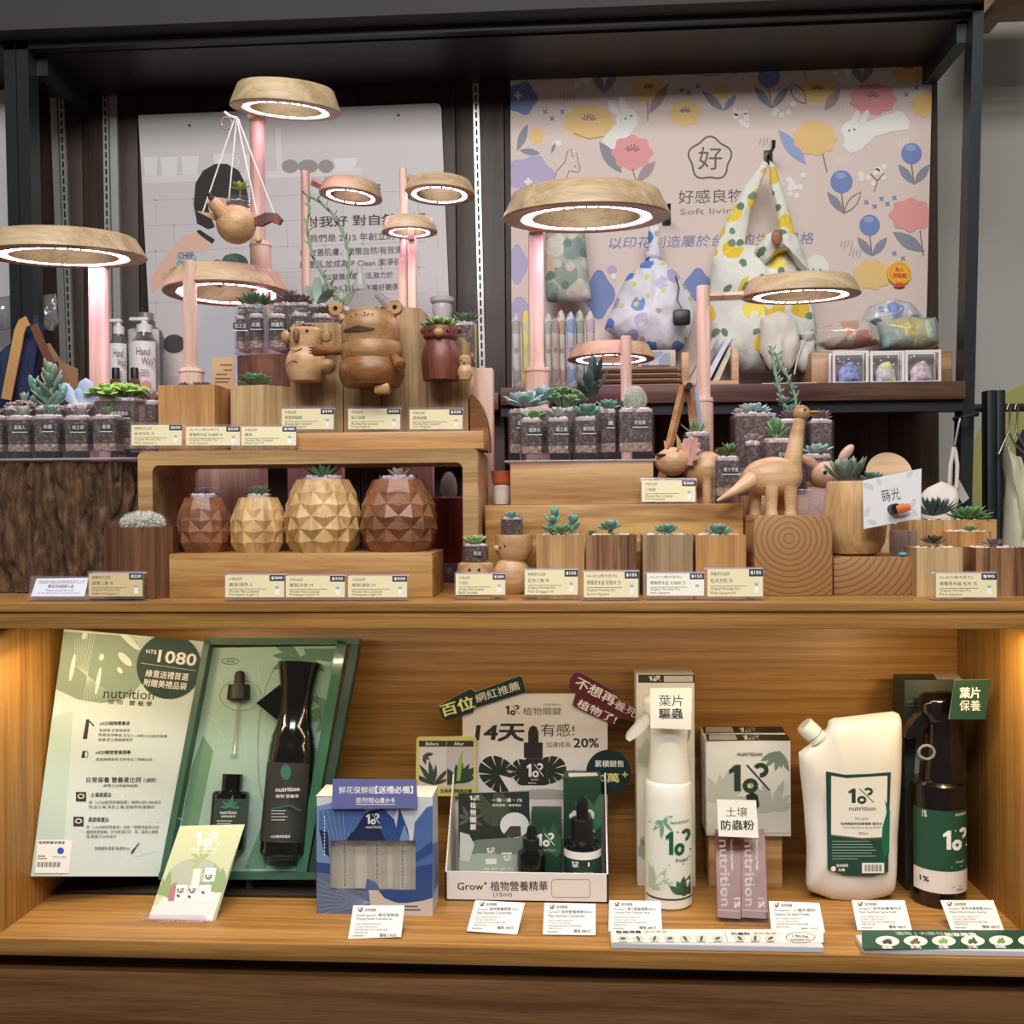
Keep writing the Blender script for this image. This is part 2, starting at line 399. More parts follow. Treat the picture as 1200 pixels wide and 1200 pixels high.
    def text(s, body, x0, x1, yb, h, mt, bold=0.0, skew=0.0, yb2=None, res=2):
        """text whose ink spans pixel x0..x1 on the baseline y yb..yb2, ink height h pixels"""
        vs, fs, (a0, a1, b0, b1) = glyphs(body, bold, res)
        if not vs: return s
        yb2 = yb if yb2 is None else yb2; k = s.k; s.k += 4 if bold > .008 else 1; nn = len(vs) // 4
        A = Vector(s.uv(x0, yb)); B = Vector(s.uv(x1, yb2)); e = B - A; L = e.length; e = e / L; up = Vector((-e.y, e.x))
        C = Vector(s.uv(x0, yb - h)); H = abs((C - A).dot(up)); kx = L / max(1e-6, a1 - a0); ky = H / max(1e-6, b1 - b0); out = []
        for i, (x, y) in enumerate(vs):
            X = (x - a0) * kx; Y = (y - b0) * ky; q = A + e * (X + skew * Y) + up * Y; out.append(s.pt(q.x, q.y, k + (i // nn if bold > .008 else 0)))
        s.mb.add(out, fs, mt); return s
    def part(s, name, parent=None, label=None):
        return s.t.part(name, s.mb, parent, smooth=0, label=label)
# ------------------------------------------------------------------ the setting
def struct(name, mb, smooth=35):
    o = bpy.data.objects.new(name, mb.mesh(name, smooth)); COL.objects.link(o); o['kind'] = 'structure'; return o
wall_paint = mat('wall_paint', (206, 203, 194), 0.9)
struct('floor', MB().box(-3, 3, -1.5, 2.6, -0.05, 0.0, mat('floor_tile', (120, 105, 90), 0.5)))
struct('wall_back', MB().box(-3, 3, 2.5, 2.6, 0, 3.0, wall_paint))
bulk = mat('bulkhead_paint', (62, 62, 63), 0.9)
zb = W(600, 22, 1.79).z
struct('trim_1', MB().box(-3, W(1153, 10, 1.79).x, 1.76, 2.5, zb, 3.0, bulk))

oakH = wood('oak_along', (184, 134, 70), (152, 104, 48), 1.0, 'x', 0.38, 0.5, 110)
oakV = wood('oak_upright', (182, 132, 64), (150, 102, 44), 1.0, 'z', 0.42, 0.3, 120)
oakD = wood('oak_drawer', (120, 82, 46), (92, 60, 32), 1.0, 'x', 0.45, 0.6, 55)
XL = (WZ(0, 1093.5, ZF).x + WZ(60, 1050, ZF).x) / 2; XR = (WZ(1200, 1094, ZF).x + WZ(1166, 1062, ZF).x) / 2
YB = min((abs(W(1121, 770, 1.3 + i * .005).x - XR), 1.3 + i * .005) for i in range(60))[1]; XE0 = -1.05; XE1 = 0.95
# cabinet under the worktop
cab = T('display_cabinet', 'low oak cabinet with an open lit shelf above a long drawer', 'cabinet', 600, 1150, 1.25, z=0.0)
cx, cy = cab.loc.x, cab.loc.y
def cb(name, x0, x1, y0, y1, z0, z1, m, bv=0.0015): return cab.part(name, MB().box(x0 - cx, x1 - cx, y0 - cy, y1 - cy, z0, z1, m, bv))
cb('back_panel', XL - .02, XR + .02, YB, YB + .018, ZF - .02, ZL - .03, oakH)
cb('side_panel', XL - .30, XL, 1.215, YB + .018, ZF - .02, ZL - .036, oakV)
cb('side_panel', XR, XR + .36, 1.215, YB + .018, ZF - .02, ZL - .036, oakV)
cb('shelf_board', XE0, XE1, 1.2, YB + .02, ZF - .0215, ZF, oakH, 0.002)
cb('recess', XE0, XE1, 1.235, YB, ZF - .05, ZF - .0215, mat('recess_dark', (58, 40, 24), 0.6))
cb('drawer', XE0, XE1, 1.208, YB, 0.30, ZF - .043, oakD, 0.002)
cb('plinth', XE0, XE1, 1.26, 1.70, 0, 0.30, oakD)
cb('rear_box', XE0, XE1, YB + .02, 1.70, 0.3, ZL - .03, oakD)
# worktop
wt = T('worktop', 'long oak worktop carrying the plants, above the lit shelf', 'worktop', 600, 736, 1.2)
x0 = wt.loc.x
wt.part('top_board', MB().box(XE0 - x0, XE1 - x0, 0, 0.56, wt.Z(717), ZL - wt.loc.z, oakH, 0.0015))
wt.part('apron', MB().box(XE0 - x0, XE1 - x0, 0.003, 0.022, wt.Z(737.3), wt.Z(717), oakH, 0.001))
ls = wt.part('light_channel', MB().box(XL + .02 - x0, XR - .02 - x0, 0.024, 0.038, wt.Z(722), wt.Z(717), mat('channel_white', (230, 225, 215), .5)))

# ------------------------------------------------------------------ the dark display rack behind
blk = mat('rack_metal', (38, 42, 45), 0.45, 0.3)
dkw = wood('rack_wood', (62, 47, 40), (40, 29, 25), 1.0, 'z', 0.5, 0.4, 40)
dkh = wood('rack_wood_long', (96, 68, 50), (64, 45, 34), 1.0, 'x', 0.5, 0.4, 60)
YR = 1.80; YW = 2.02
rk = T('display_rack', 'tall dark wood display rack with black metal frame behind the plants', 'rack', 600, 1000, YR, z=0.0)
ro = rk.loc
def rp(*q): return [Vector(p) - ro for p in q]
def post(bx0, bx1, tx0, tx1, y=YR, dep=0.035, by=600, ty=-20):
    a, b, c, d = rp(W(bx0, by, y), W(bx1, by, y), W(tx1, ty, y), W(tx0, ty, y))
    k = (0 - a.z) / (d.z - a.z); a0 = a + (d - a) * k; b0 = b + (c - b) * k
    mb = MB(); e = Vector((0, dep, 0)); vs = [a0, b0, c, d, a0 + e, b0 + e, c + e, d + e]
    mb.add(vs, [(0, 1, 2, 3), (5, 4, 7, 6), (4, 0, 3, 7), (1, 5, 6, 2), (3, 2, 6, 7), (4, 5, 1, 0)], blk)
    rk.part('post', mb)
post(1124, 1139, 1141.5, 1154); post(31, 44, 17, 31); post(18, 30, 2, 16)
for (px0, px1) in ((30, 46), (1118, 1133)):
    pass
def slabp(name, l, r, m, dep=0.03, y=YR, d0=0.0):
    """front-facing board between two (px, ytop, ybottom) ends"""
    a, b, c, d = rp(W(l[0], l[2], y), W(r[0], r[2], y), W(r[0], r[1], y), W(l[0], l[1], y)); e = Vector((0, dep, 0)); f = Vector((0, d0, 0))
    mb = MB(); vs = [v + f for v in (a, b, c, d)]; vs += [v + e for v in vs]
    mb.add(vs, [(0, 1, 2, 3), (5, 4, 7, 6), (4, 0, 3, 7), (1, 5, 6, 2), (3, 2, 6, 7), (4, 5, 1, 0)], m); return rk.part(name, mb)
slabp('top_fascia', (-60, 26, 42), (1155, -19, -6), wood('fascia_wood', (66, 48, 44), (44, 32, 30), 1, 'x'), 0.03, d0=-0.003)
slabp('top_rail', (-60, 44, 61), (1153, -6, 12), blk)
zt0 = W(600, 30, YR).z
rk.part('top_panel', MB().box(-1.6 - ro.x, W(1150, 30, YR).x - ro.x, 0.02, YW - YR + .02, zt0 - .01, zt0 + .02, wood('rack_top_wood', (40, 32, 32), (26, 21, 22), 1, 'x')))
# side rails running back
for px0 in (1137, 38):
    x = W(px0, 40, YR).x - ro.x
    rk.part('side_rail', MB().box(x - .012, x + .012, 0.03, YW - YR, zt0 - .045, zt0 - .010, blk))
# back panels: upright boards
xs = [-1.7, W(47, 300, YW).x, W(98, 300, YW).x, W(163, 300, YW).x, W(300, 300, YW).x, W(420, 300, YW).x, W(535, 300, YW).x, W(592, 300, YW).x, W(760, 300, YW).x, W(930, 300, YW).x, W(1100, 300, YW).x]
for a, b in zip(xs[:-1], xs[1:]):
    rk.part('back_panel', MB().box(a - ro.x + .0008, b - ro.x - .0008, YW - YR, YW - YR + .018, 0.6, zt0, dkw, 0.001))
# aluminium strips and slotted standards
alu = mat('aluminium', (200, 200, 196), 0.35, 0.6); slotm = mat('slot_dark', (20, 18, 18), .8)
def standard(pxt, pyt, pxb, pyb, w=8, slots=True):
    a, b = rp(W(pxt, pyt, YW - .006), W(pxb, pyb, YW - .006)); h = w * YW / F / 2; mb = MB(); e = Vector((h, 0, 0)); g = Vector((0, .008, 0))
    vs = [b - e, b + e, a + e, a - e]; vs += [v + g for v in vs]
    mb.add(vs, [(0, 1, 2, 3), (5, 4, 7, 6), (4, 0, 3, 7), (1, 5, 6, 2), (3, 2, 6, 7)], alu)
    if slots:
        L = (a - b).length; n = int(L / .0165); d = (a - b) / L
        for i in range(n):
            p = b + d * (L * (i + .5) / n) + Vector((0, -.0006, 0))
            mb.add([p + Vector((-h * .3, 0, -.0058)), p + Vector((h * .3, 0, -.0058)), p + Vector((h * .3, 0, .0058)), p + Vector((-h * .3, 0, .0058))], [(0, 1, 2, 3)], slotm)
    rk.part('slotted_standard' if slots else 'metal_strip', mb)
standard(62, 112, 76, 470, 8, False); standard(132, 108, 139, 470, 9, False)
standard(71, 110, 84, 470, 7); standard(123, 108, 129, 470, 7); standard(557, 90, 566, 470, 7)
standard(1064, 486, 1064, 640, 13, False); standard(1080, 486, 1080, 640, 7)
# shelves
shw = wood('shelf_wood', (104, 76, 56), (70, 50, 38), 1, 'x', .45)
a = W(588, 452, YR).x - ro.x; b = W(1124, 452, YR).x - ro.x
zs = W(860, 452.5, YR).z; zs2 = W(860, 473, YR).z; zs3 = W(860, 486, YR).z
rk.part('shelf', MB().box(a, b, -0.03, YW - YR, zs2, zs, shw, .001))
rk.part('shelf_rail', MB().box(a, b, -0.02, 0.01, zs3, zs2, blk))
ZSR = zs
a2 = W(45, 470, YR).x - ro.x; ZSL = W(300, 466, YR).z
rk.part('shelf', MB().box(a2, a - .004, -0.03, YW - YR, ZSL - .03, ZSL, shw, .001))
# wooden fin between the two bays
rk.part('divider', MB().box(W(578, 460, YR).x - ro.x, W(590, 460, YR).x - ro.x, 0.02, YW - YR, 0.6, W(585, 462, YR).z, dkw))
# lower back boards with lighter wood
lw = wood('lower_board_wood', (92, 72, 56), (62, 47, 38), 1, 'z', .5)
for p0, p1 in ((590, 770), (770, 905), (905, 1040), (1040, 1098)):
    rk.part('lower_board', MB().box(W(p0, 520, YW).x - ro.x + .001, W(p1, 520, YW).x - ro.x - .001, YW - YR - .012, YW - YR - .001, 0.6, W(860, 484, YW).z, lw, .001))

# next bay on the far left: pale panel and clear bag
nb = T('pale_board', 'pale grey display board in the next bay at the far left edge', 'board', -20, 420, 1.96)
Face.quad(nb, (-80, 108, 1.96), (8, 105, 1.96), (-80, 440, 1.96), 1.96).slab([(-80, 108), (6, 105), (16, 420), (-80, 420)], .004, mat('pale_panel', (205, 205, 212), .6)).part('panel')
# green mural on the wall at the right
mu = T('wall_mural', 'yellow-green rounded wall graphic behind the garment rail', 'mural', 1215, 560, 2.496)
f = Face(mu, (0, 0, 0), (1, 0, 0), (0, 0, 1)); f.slab([(1215 + 78 * math.cos(t * PI / 20), 560 - 112 * math.sin(t * PI / 20)) for t in range(40)], .002, mat('mural_green', (196, 194, 118), .8)).part('graphic')
# ------------------------------------------------------------------ posters and goods on the rack
def P(c, r=.6): return mat('ink_%02x%02x%02x' % tuple(c), c, r)
dark_ink = P((52, 46, 48)); white_ink = P((236, 234, 230))
YP = 2.008
po = T('poster', 'pale kitchen photo poster of a bob-haired person holding a spray bottle', 'poster', 345, 470, YP)
f = Face.quad(po, (162, 135, YP), (515, 121, YP), (180, 470, YP), YP)
f.slab([(162, 135), (510, 121), (515, 122), (517, 127), (531, 470), (180, 470)], .004, mat('poster_paper', (205, 201, 202), .55))
sh = P((220, 216, 214)); wt_ = P((226, 223, 223)); gr = P((150, 145, 146)); skin = P((226, 184, 164)); hair = P((40, 34, 36)); tile = P((190, 186, 188))
f.clip = [(162, 135), (510, 121), (515, 122), (517, 127), (531, 470), (180, 470)]; f.k = 1
for i, y in enumerate((232, 262, 292, 322, 352)):
    f.line([(170 + i, y + 3), (500, y - 9)], 1.2, tile, 1)
    for k in range(8): f.line([(182 + 44 * k + (22 if i % 2 else 0), y), (183 + 44 * k + (22 if i % 2 else 0), y + 29)], 1.2, tile, 1)
f.k = 2
f.poly([(168, 207), (424, 196), (424, 204), (169, 215)], sh)
f.poly([(322, 150), (329, 150), (331, 202), (325, 203)], sh)
for x0, x1, y0, y1 in ((168, 185, 184, 206), (188, 209, 184, 206), (212, 233, 183, 205), (250, 272, 180, 203), (286, 306, 181, 202)):
    f.poly([(x0, y0), (x1, y0 - .5), (x1 - 2, y1 - .5), (x0 + 2, y1)], wt_)
f.loop(276, 190, 4, 5, 1.5, wt_)
for cx_, rx, ry in ((340, 10, 8), (361, 12, 8), (382, 9, 8)): f.ell(cx_, 195, rx, ry, gr)
f.poly([(390, 186), (420, 185), (414, 200), (396, 201)], wt_)
f.poly([(228, 470), (232, 385), (246, 352), (268, 340), (290, 350), (300, 470)], P((196, 197, 204)))
f.poly([(244, 225), (278, 222), (282, 250), (262, 268), (248, 258)], skin)
f.poly([(231, 262), (227, 240), (229, 215), (238, 200), (252, 192), (266, 192), (280, 200), (288, 216), (292, 236), (291, 262), (284, 272), (281, 250), (279, 236), (262, 232), (246, 230), (243, 236), (246, 252), (252, 266), (244, 269)], hair)
f.ell(251, 237, 2.2, 1.4, dark_ink); f.line([(256, 254), (262, 253)], 1.4, P((190, 110, 105)))
f.poly([(178, 345), (177, 326), (190, 306), (206, 286), (214, 277), (232, 273), (246, 282), (248, 288), (240, 292), (228, 294), (214, 300), (202, 318), (196, 328)], skin)
for a in ((236, 281, 247, 290), (232, 284, 243, 294), (228, 287, 238, 297)): f.line([a[:2], a[2:]], 4.5, skin)
f.poly([(230, 271), (234, 269), (252, 281), (249, 286), (236, 277)], P((36, 36, 38)))
f.poly([(208, 296), (226, 294), (231, 302), (226, 322), (205, 318)], P((170, 178, 186)))
f.text('CHEF', 209, 227, 303, 7, dark_ink); f.text('CLEAN', 208, 226, 312, 6, dark_ink)
f.ell(255, 311, 8, 7, P((214, 74, 52))); f.ell(275, 309, 16, 12, P((56, 78, 66))); f.ell(270, 304, 9, 6, P((78, 100, 84)))
f.poly([(190, 320), (300, 316), (300, 324), (190, 329)], P((204, 170, 150)))
f.ell(204, 403, 13, 11, P((70, 66, 68))); f.poly([(190, 416), (230, 414), (226, 440), (192, 442)], P((222, 214, 208)))
f.ell(222, 147, 1.6, 1.6, dark_ink); f.ell(467, 135, 1.6, 1.6, dark_ink)
tk = P((66, 62, 66)); tl = P((96, 92, 96))
f.text('主婦好郎', 408, 446, 226, 10, tk, .02, yb2=225)
f.text('對我好 對自然也好', 357, 499, 267, 13, tk, .015, yb2=262)
f.text('我們是 2015 年創立的 MAO', 363, 490, 284, 9, tl, .01, yb2=280)
f.text('以 友善肌膚、關懷自然/有效清潔', 352, 480, 301, 9, tl, .01, yb2=297)
f.text('的產品,並成為 P Clean 潔淨循環', 352, 480, 315, 9, tl, .01, yb2=311)
f.text('以發展永續生活,致力於', 382, 461, 329, 8, tl, .01, yb2=326)
f.text('使人與環境有美好關係', 388, 467, 343, 8, tl, .01, yb2=340)
f.part('poster')

pr = T('poster', 'pink-beige floral poster with flower logo, rabbits and blue handwriting', 'poster', 845, 460, YP)
f = Face.quad(pr, (598, 81, YP), (1093, 58, YP), (600, 460, YP), YP)
f.slab([(598, 81), (1093, 58), (1084, 450), (600, 460)], .003, mat('poster_pink', (216, 198, 190), .6))
blu = P((112, 132, 184)); bl2 = P((146, 160, 202)); yel = P((226, 190, 124)); pnk = P((222, 150, 150)); pur = P((178, 166, 202)); gry = P((132, 136, 150)); mau = P((160, 142, 146)); wr = P((228, 226, 222)); ln = P((128, 106, 104)); dk = P((96, 92, 104))
YL = []
def leaf2(x, y, L, w, a, m):
    f.poly([(x + L * t * math.cos(a) - w * math.sin(PI * t) * sg * math.sin(a), y + L * t * math.sin(a) + w * math.sin(PI * t) * sg * math.cos(a)) for sg, ts in ((1, (0, .2, .4, .6, .8, 1)), (-1, (.8, .6, .4, .2))) for t in ts], m)
def leafo(x, y, L, w, a, m):
    p = [(x + L * t * math.cos(a) - w * math.sin(PI * t) * sg * math.sin(a), y + L * t * math.sin(a) + w * math.sin(PI * t) * sg * math.cos(a)) for sg, ts in ((1, (0, .2, .4, .6, .8, 1)), (-1, (.8, .6, .4, .2, 0))) for t in ts]; f.line(p, 1.1, m)
def stamens(x, y, m, r=7):
    for i in range(6):
        a = -2.6 + i * .42; f.line([(x + r * .35 * math.cos(a), y + r * .35 * math.sin(a)), (x + r * math.cos(a), y + r * math.sin(a))], 1.1, m, 60 + i)
def blossom(x, y, rx, ry, m, lob=9, amp=.07, st=dk):
    f.ell(x, y, rx, ry, m, 0, 54, lob, amp); 
    if st: stamens(x, y, st, min(rx, ry) * .5)
def tulip(x, y, r, a1=2.2, a2=.9, L=22, out=False):
    f.line([(x, y + r), (x + 3, y + r + 24)], 1.4, ln); leaf2(x + 3, y + r + 24, L + 8, 5, -PI + a2, gry)
    (leafo if out else leaf2)(x + 3, y + r + 24, L + 8, 5, -a2, ln if out else gry)
    f.ell(x, y, r, r * 1.02, blu); f.ell(x - 1, y - r * .55, r * .5, r * .3, bl2)
f.clip = [(598, 81), (1093, 58), (1084, 450), (600, 460)]; f.k = 1
f.ell(612, 115, 17, 19, blu, 0, 30, 5, .1); f.ell(607, 112, 4, 4, wr, 0, 20, 4, .3)
f.ell(622, 204, 26, 21, pur, 0, 36, 5, .12); f.ell(619, 213, 4, 4, wr, 0, 20, 4, .3)
f.ell(606, 245, 14, 20, pur, 0, 30, 4, .1); f.ell(606, 310, 12, 22, pur, 0, 30, 4, .1); f.ell(609, 365, 14, 16, pur, 0, 30, 4, .1)
leaf2(606, 177, 34, 5, -1.2, gry); leaf2(608, 176, 26, 4, .15, gry); blossom(629, 159, 9, 9, yel, 7, .1, None)
blossom(690, 143, 29, 20, yel); f.line([(672, 156), (690, 163), (708, 160)], 1, ln)
f.poly([(705, 164), (716, 152), (728, 140), (746, 146), (738, 158), (728, 172), (720, 182)], wr)
f.ell(735, 140, 13, 13, wr); f.ell(719, 126, 5, 10, wr, -.5); f.ell(730, 123, 4.5, 10, wr, -.3); f.ell(733, 139, 1.3, 1.3, dk); f.ell(740, 136, 1.3, 1.3, dk)
leaf2(702, 166, 46, 8, .95, gry); blossom(741, 179, 23, 20, pnk, 8, .08)
f.line([(741, 198), (746, 214)], 1.3, ln); leaf2(746, 214, 34, 6, -.85, mau)
blossom(760, 105, 19, 14, yel); leaf2(760, 134, 44, 6, -1.0, mau); f.line([(759, 118), (759, 142)], 1.2, ln)
blossom(803, 133, 18, 15, yel, 8, .09)
leaf2(848, 130, 34, 5, -2.4, gry); leaf2(848, 130, 24, 4, -.9, gry); blossom(846, 107, 9, 9, yel, 7, .1, None)
leaf2(646, 94, 26, 6, -2.4, gry); leaf2(708, 110, 34, 5, -2.0, gry); leaf2(708, 110, 34, 5, -1.1, gry); leafo(800, 74, 45, 7, .3, ln); leafo(735, 84, 26, 6, -.6, ln)
for cx_, cy_ in ((687, 100), (872, 138), (1000, 76), (990, 92), (868, 135), (918, 130), (1027, 199), (1020, 205), (936, 222), (930, 212)):
    for i in range(5): f.ell(cx_ + R.uniform(-12, 12), cy_ + R.uniform(-10, 10), 3.4, 3.4, wr, lift=40 + i)
for x, y in ((639, 131), (659, 131), (647, 139), (799, 106), (807, 109), (818, 101), (855, 77), (873, 76), (861, 85), (1062, 111), (1074, 103), (1015, 237), (1025, 242), (1033, 233), (1040, 239), (1048, 232), (1048, 297), (1058, 303)):
    f.line([(x - 2.5, y - 2), (x + 2.5, y + 2)], 1.6, blu, 50); f.line([(x - 2, y + 2.5), (x + 2, y - 2.5)], 1.6, blu, 51)
f.line([(648, 213), (653, 200), (662, 190), (665, 178), (669, 174), (671, 184), (676, 179), (677, 188), (680, 199), (676, 202), (667, 200), (662, 213)], 1.0, ln); f.ell(674, 195, 1, 1, ln)
f.ell(653, 168, 5, 4, wr); leaf2(646, 180, 14, 2, -1.2, gry)
# logo: five-lobed ring with the character strokes, name under it
lg = P((92, 82, 84))
f.loop(832, 186, 24, 24, 2.0, lg, 60, lob=5, amp=.09, ang=-PI / 2)
f.text('好', 818, 846, 199, 27, lg, -.005)
f.text('好感良物', 795, 871, 239, 16, lg, .0, yb2=237); f.text('Soft living', 797, 867, 254, 9, P((140, 124, 122)), 0, yb2=252)
f.text('以印花創造屬於台灣的生活風格', 713, 953, 292, 14, P((112, 126, 176)), 0.0, skew=.18, yb2=286)
tulip(901, 90, 13, L=24); f.ell(936, 74, 25, 9, pnk, 0, 40, 8, .07); f.line([(942, 83), (945, 95)], 1.2, ln)
blossom(958, 106, 20, 14, yel); leaf2(966, 130, 32, 6, -.95, mau); leafo(944, 122, 30, 7, -2.2, ln)
blossom(1064, 82, 19, 14, yel); blossom(1083, 123, 15, 14, yel, 8, .06, None)
leaf2(1010, 98, 34, 5, -2.0, gry); leaf2(1010, 98, 34, 5, -1.1, gry)
blossom(1023, 116, 27, 18, pnk, 9, .07)
f.poly([(990, 160), (1000, 144), (1020, 142), (1040, 134), (1058, 132), (1066, 142), (1064, 152), (1046, 154), (1026, 160), (1008, 176), (996, 180), (988, 172)], wr)
f.ell(999, 153, 13, 12, wr); f.ell(1003, 138, 4, 9, wr, .35); f.ell(1013, 137, 4, 9, wr, .5); f.ell(1052, 134, 5, 4, wr); f.ell(995, 153, 1.3, 1.3, dk); f.ell(1001, 152, 1.3, 1.3, dk)
leaf2(912, 152, 52, 8, .9, bl2); blossom(955, 162, 25, 20, yel, 9, .06); f.line([(964, 180), (969, 202)], 1.3, ln)
tulip(1068, 180, 12, L=22); tulip(986, 213, 13, L=24, out=True); tulip(1019, 264, 12, L=20)
f.line([(1024, 225), (1028, 212), (1020, 204)], 1.2, ln); f.line([(1028, 212), (1036, 203)], 1.2, ln)
blossom(1067, 252, 24, 19, pnk, 8, .08); leaf2(1046, 272, 44, 8, .55, gry); f.line([(1078, 270), (1082, 300)], 1.3, ln)
blossom(1022, 322, 22, 17, yel, 9, .07); f.ell(957, 313, 14, 14, wr); f.ell(953, 316, 1.2, 1.2, dk); f.ell(961, 316, 1.2, 1.2, dk)
f.ell(702, 345, 17, 26, blu, 0, 30, 4, .12); f.ell(818, 334, 15, 18, blu, 0, 30, 4, .12); f.ell(717, 316, 6, 5, pur); f.ell(719, 324, 3, 4, wr)
for x, y in ((660, 117), (985, 130), (980, 190), (1050, 170), (985, 290), (995, 300), (890, 170)):
    for i in range(4): f.line([(x + 4 * i, y + 2 * (i % 2)), (x + 4 * i + 2, y - 8)], .9, wr if x > 900 and x < 1100 and y < 200 else mau, 45)
f.part('poster')

def floral(name, base, cols, scale, r=0.32, rough=.75, leafc=None):
    if name in MATS: return MATS[name]
    m, t, b = nt(name); L = t.links.new
    tc = t.nodes.new('ShaderNodeTexCoord'); sx = t.nodes.new('ShaderNodeSeparateXYZ'); cb_ = t.nodes.new('ShaderNodeCombineXYZ')
    L(tc.outputs['Object'], sx.inputs[0]); L(sx.outputs['X'], cb_.inputs[0]); L(sx.outputs['Z'], cb_.inputs[1])
    nz = t.nodes.new('ShaderNodeTexNoise'); nz.inputs['Scale'].default_value = scale * 1.4
    va = t.nodes.new('ShaderNodeMixRGB'); va.blend_type = 'ADD'; va.inputs[0].default_value = .35 / scale; L(cb_.outputs[0], va.inputs[1]); L(nz.outputs['Color'], va.inputs[2]); L(tc.outputs['Object'], nz.inputs['Vector'])
    prev = None; colr = lin(base)
    for i, (cset, sc_, rr) in enumerate(((cols, scale, r), (leafc or cols, scale * 1.5, r * .55))):
        v = t.nodes.new('ShaderNodeTexVoronoi'); v.voronoi_dimensions = '2D'; v.inputs['Scale'].default_value = sc_; v.inputs['Randomness'].default_value = .75; L(va.outputs[0], v.inputs['Vector'])
        lt = t.nodes.new('ShaderNodeMath'); lt.operation = 'LESS_THAN'; lt.inputs[1].default_value = rr; L(v.outputs['Distance'], lt.inputs[0])
        sp = t.nodes.new('ShaderNodeSeparateColor'); L(v.outputs['Color'], sp.inputs[0])
        n = len(cset); rp_ = ramp(t, [(k / n, c) for k, c in enumerate(cset)]); rp_.color_ramp.interpolation = 'CONSTANT'; L(sp.outputs[0], rp_.inputs[0])
        mx = t.nodes.new('ShaderNodeMixRGB'); L(lt.outputs[0], mx.inputs[0])
        if prev: L(prev, mx.inputs[1])
        else: mx.inputs[1].default_value = lin(base)
        L(rp_.outputs[0], mx.inputs[2]); prev = mx.outputs[0]
    L(prev, b.inputs['Base Color']); b.inputs['Roughness'].default_value = rough
    n2 = t.nodes.new('ShaderNodeTexNoise'); n2.inputs['Scale'].default_value = 38; n2.inputs['Detail'].default_value = 2
    bp = t.nodes.new('ShaderNodeBump'); bp.inputs['Strength'].default_value = .5; bp.inputs['Distance'].default_value = .006
    L(tc.outputs['Object'], n2.inputs['Vector']); L(n2.outputs['Fac'], bp.inputs['Height']); L(bp.outputs['Normal'], b.inputs['Normal'])
    MATS[name] = m; return m
def densify(pts, n):
    pts = list(pts); out = []; L = [math.dist(pts[i], pts[(i + 1) % len(pts)]) for i in range(len(pts))]; tot = sum(L)
    for k in range(n):
        d = tot * k / n; i = 0
        while d > L[i]: d -= L[i]; i += 1
        t = d / L[i]; a = pts[i]; b = pts[(i + 1) % len(pts)]; out.append((a[0] + (b[0] - a[0]) * t, a[1] + (b[1] - a[1]) * t))
    return out
def puff(t, outline, depth, m, back=None, mb=None, seed=1, wr=.0, n=48, off=0.0, c=None, prof=(1, .96, .86, .7, .5, .28, .1), pw=2):
    """soft stuffed shape from a pixel outline"""
    mb = mb or MB(); mb.sm = 80; P_ = densify(outline, n); cx = c[0] if c else sum(p[0] for p in P_) / n; cy = c[1] if c else sum(p[1] for p in P_) / n
    q = [t.px((x, y))[0] for x, y in P_]; C = t.px((cx, cy))[0]; bk = depth if back is None else back
    for sgn, dep in ((-1, depth), (1, bk)):
        vs = []
        for s in prof:
            h = dep * math.sqrt(max(0, 1 - s ** pw))
            for i, (x, _, z) in enumerate(q):
                X = C[0] + (x - C[0]) * s; Z = C[2] + (z - C[2]) * s
                w = wr * noise.noise(Vector((X * 55 + seed * 9, Z * 22, seed))) * (1 if s < .99 else 0)
                vs.append((X, off + sgn * (h + w), Z))
        vs.append((C[0], off + sgn * dep, C[2])); k = len(vs) - 1; fs = []
        for j in range(len(prof) - 1):
            for i in range(n):
                fc = (j * n + i, j * n + (i + 1) % n, (j + 1) * n + (i + 1) % n, (j + 1) * n + i); fs.append(fc if sgn < 0 else fc[::-1])
        for i in range(n):
            fc = ((len(prof) - 1) * n + i, (len(prof) - 1) * n + (i + 1) % n, k); fs.append(fc if sgn < 0 else fc[::-1])
        mb.add(vs, fs, m)
    return mb

YH = 1.955
blkpl = mat('black_plastic', (28, 28, 30), .4)
def hook(px, py, label, L=.05):
    t = T('wall_hook', label, 'hook', px, py, YP - .002); mb = MB(); mb.box(-.008, .008, -.004, .001, -.012, .012, blkpl, .001)
    mb.tube([(0, 0, 0), (0, -L, 0), (0, -L - .003, .012)], .0035, blkpl); t.part('hook', mb)
hook(781, 256, 'small black hook on the floral poster right of the wide lamp ring', .055)
hook(900, 184, 'black hook at the top of the yellow floral tote bag', .055)
# green patterned bag
t = T('fabric_bag', 'sage green patterned fabric bag hanging behind the wide lamp post', 'bag', 665, 352, YH)
gfl = floral('fabric_sage', (178, 186, 172), [(150, 164, 152), (206, 188, 158), (140, 160, 160), (188, 182, 170), (214, 206, 196)], 22, .5, leafc=[(120, 136, 124), (206, 200, 188)])
t.part('bag_body', puff(t, [(641, 250), (683, 250), (690, 320), (693, 354), (640, 354), (638, 310)], .03, gfl, wr=.008))
t.part('hanging_loop', MB().tube(t.px((655, 255), (660, 236), (668, 228), (676, 236), (680, 255)), .004, gfl))
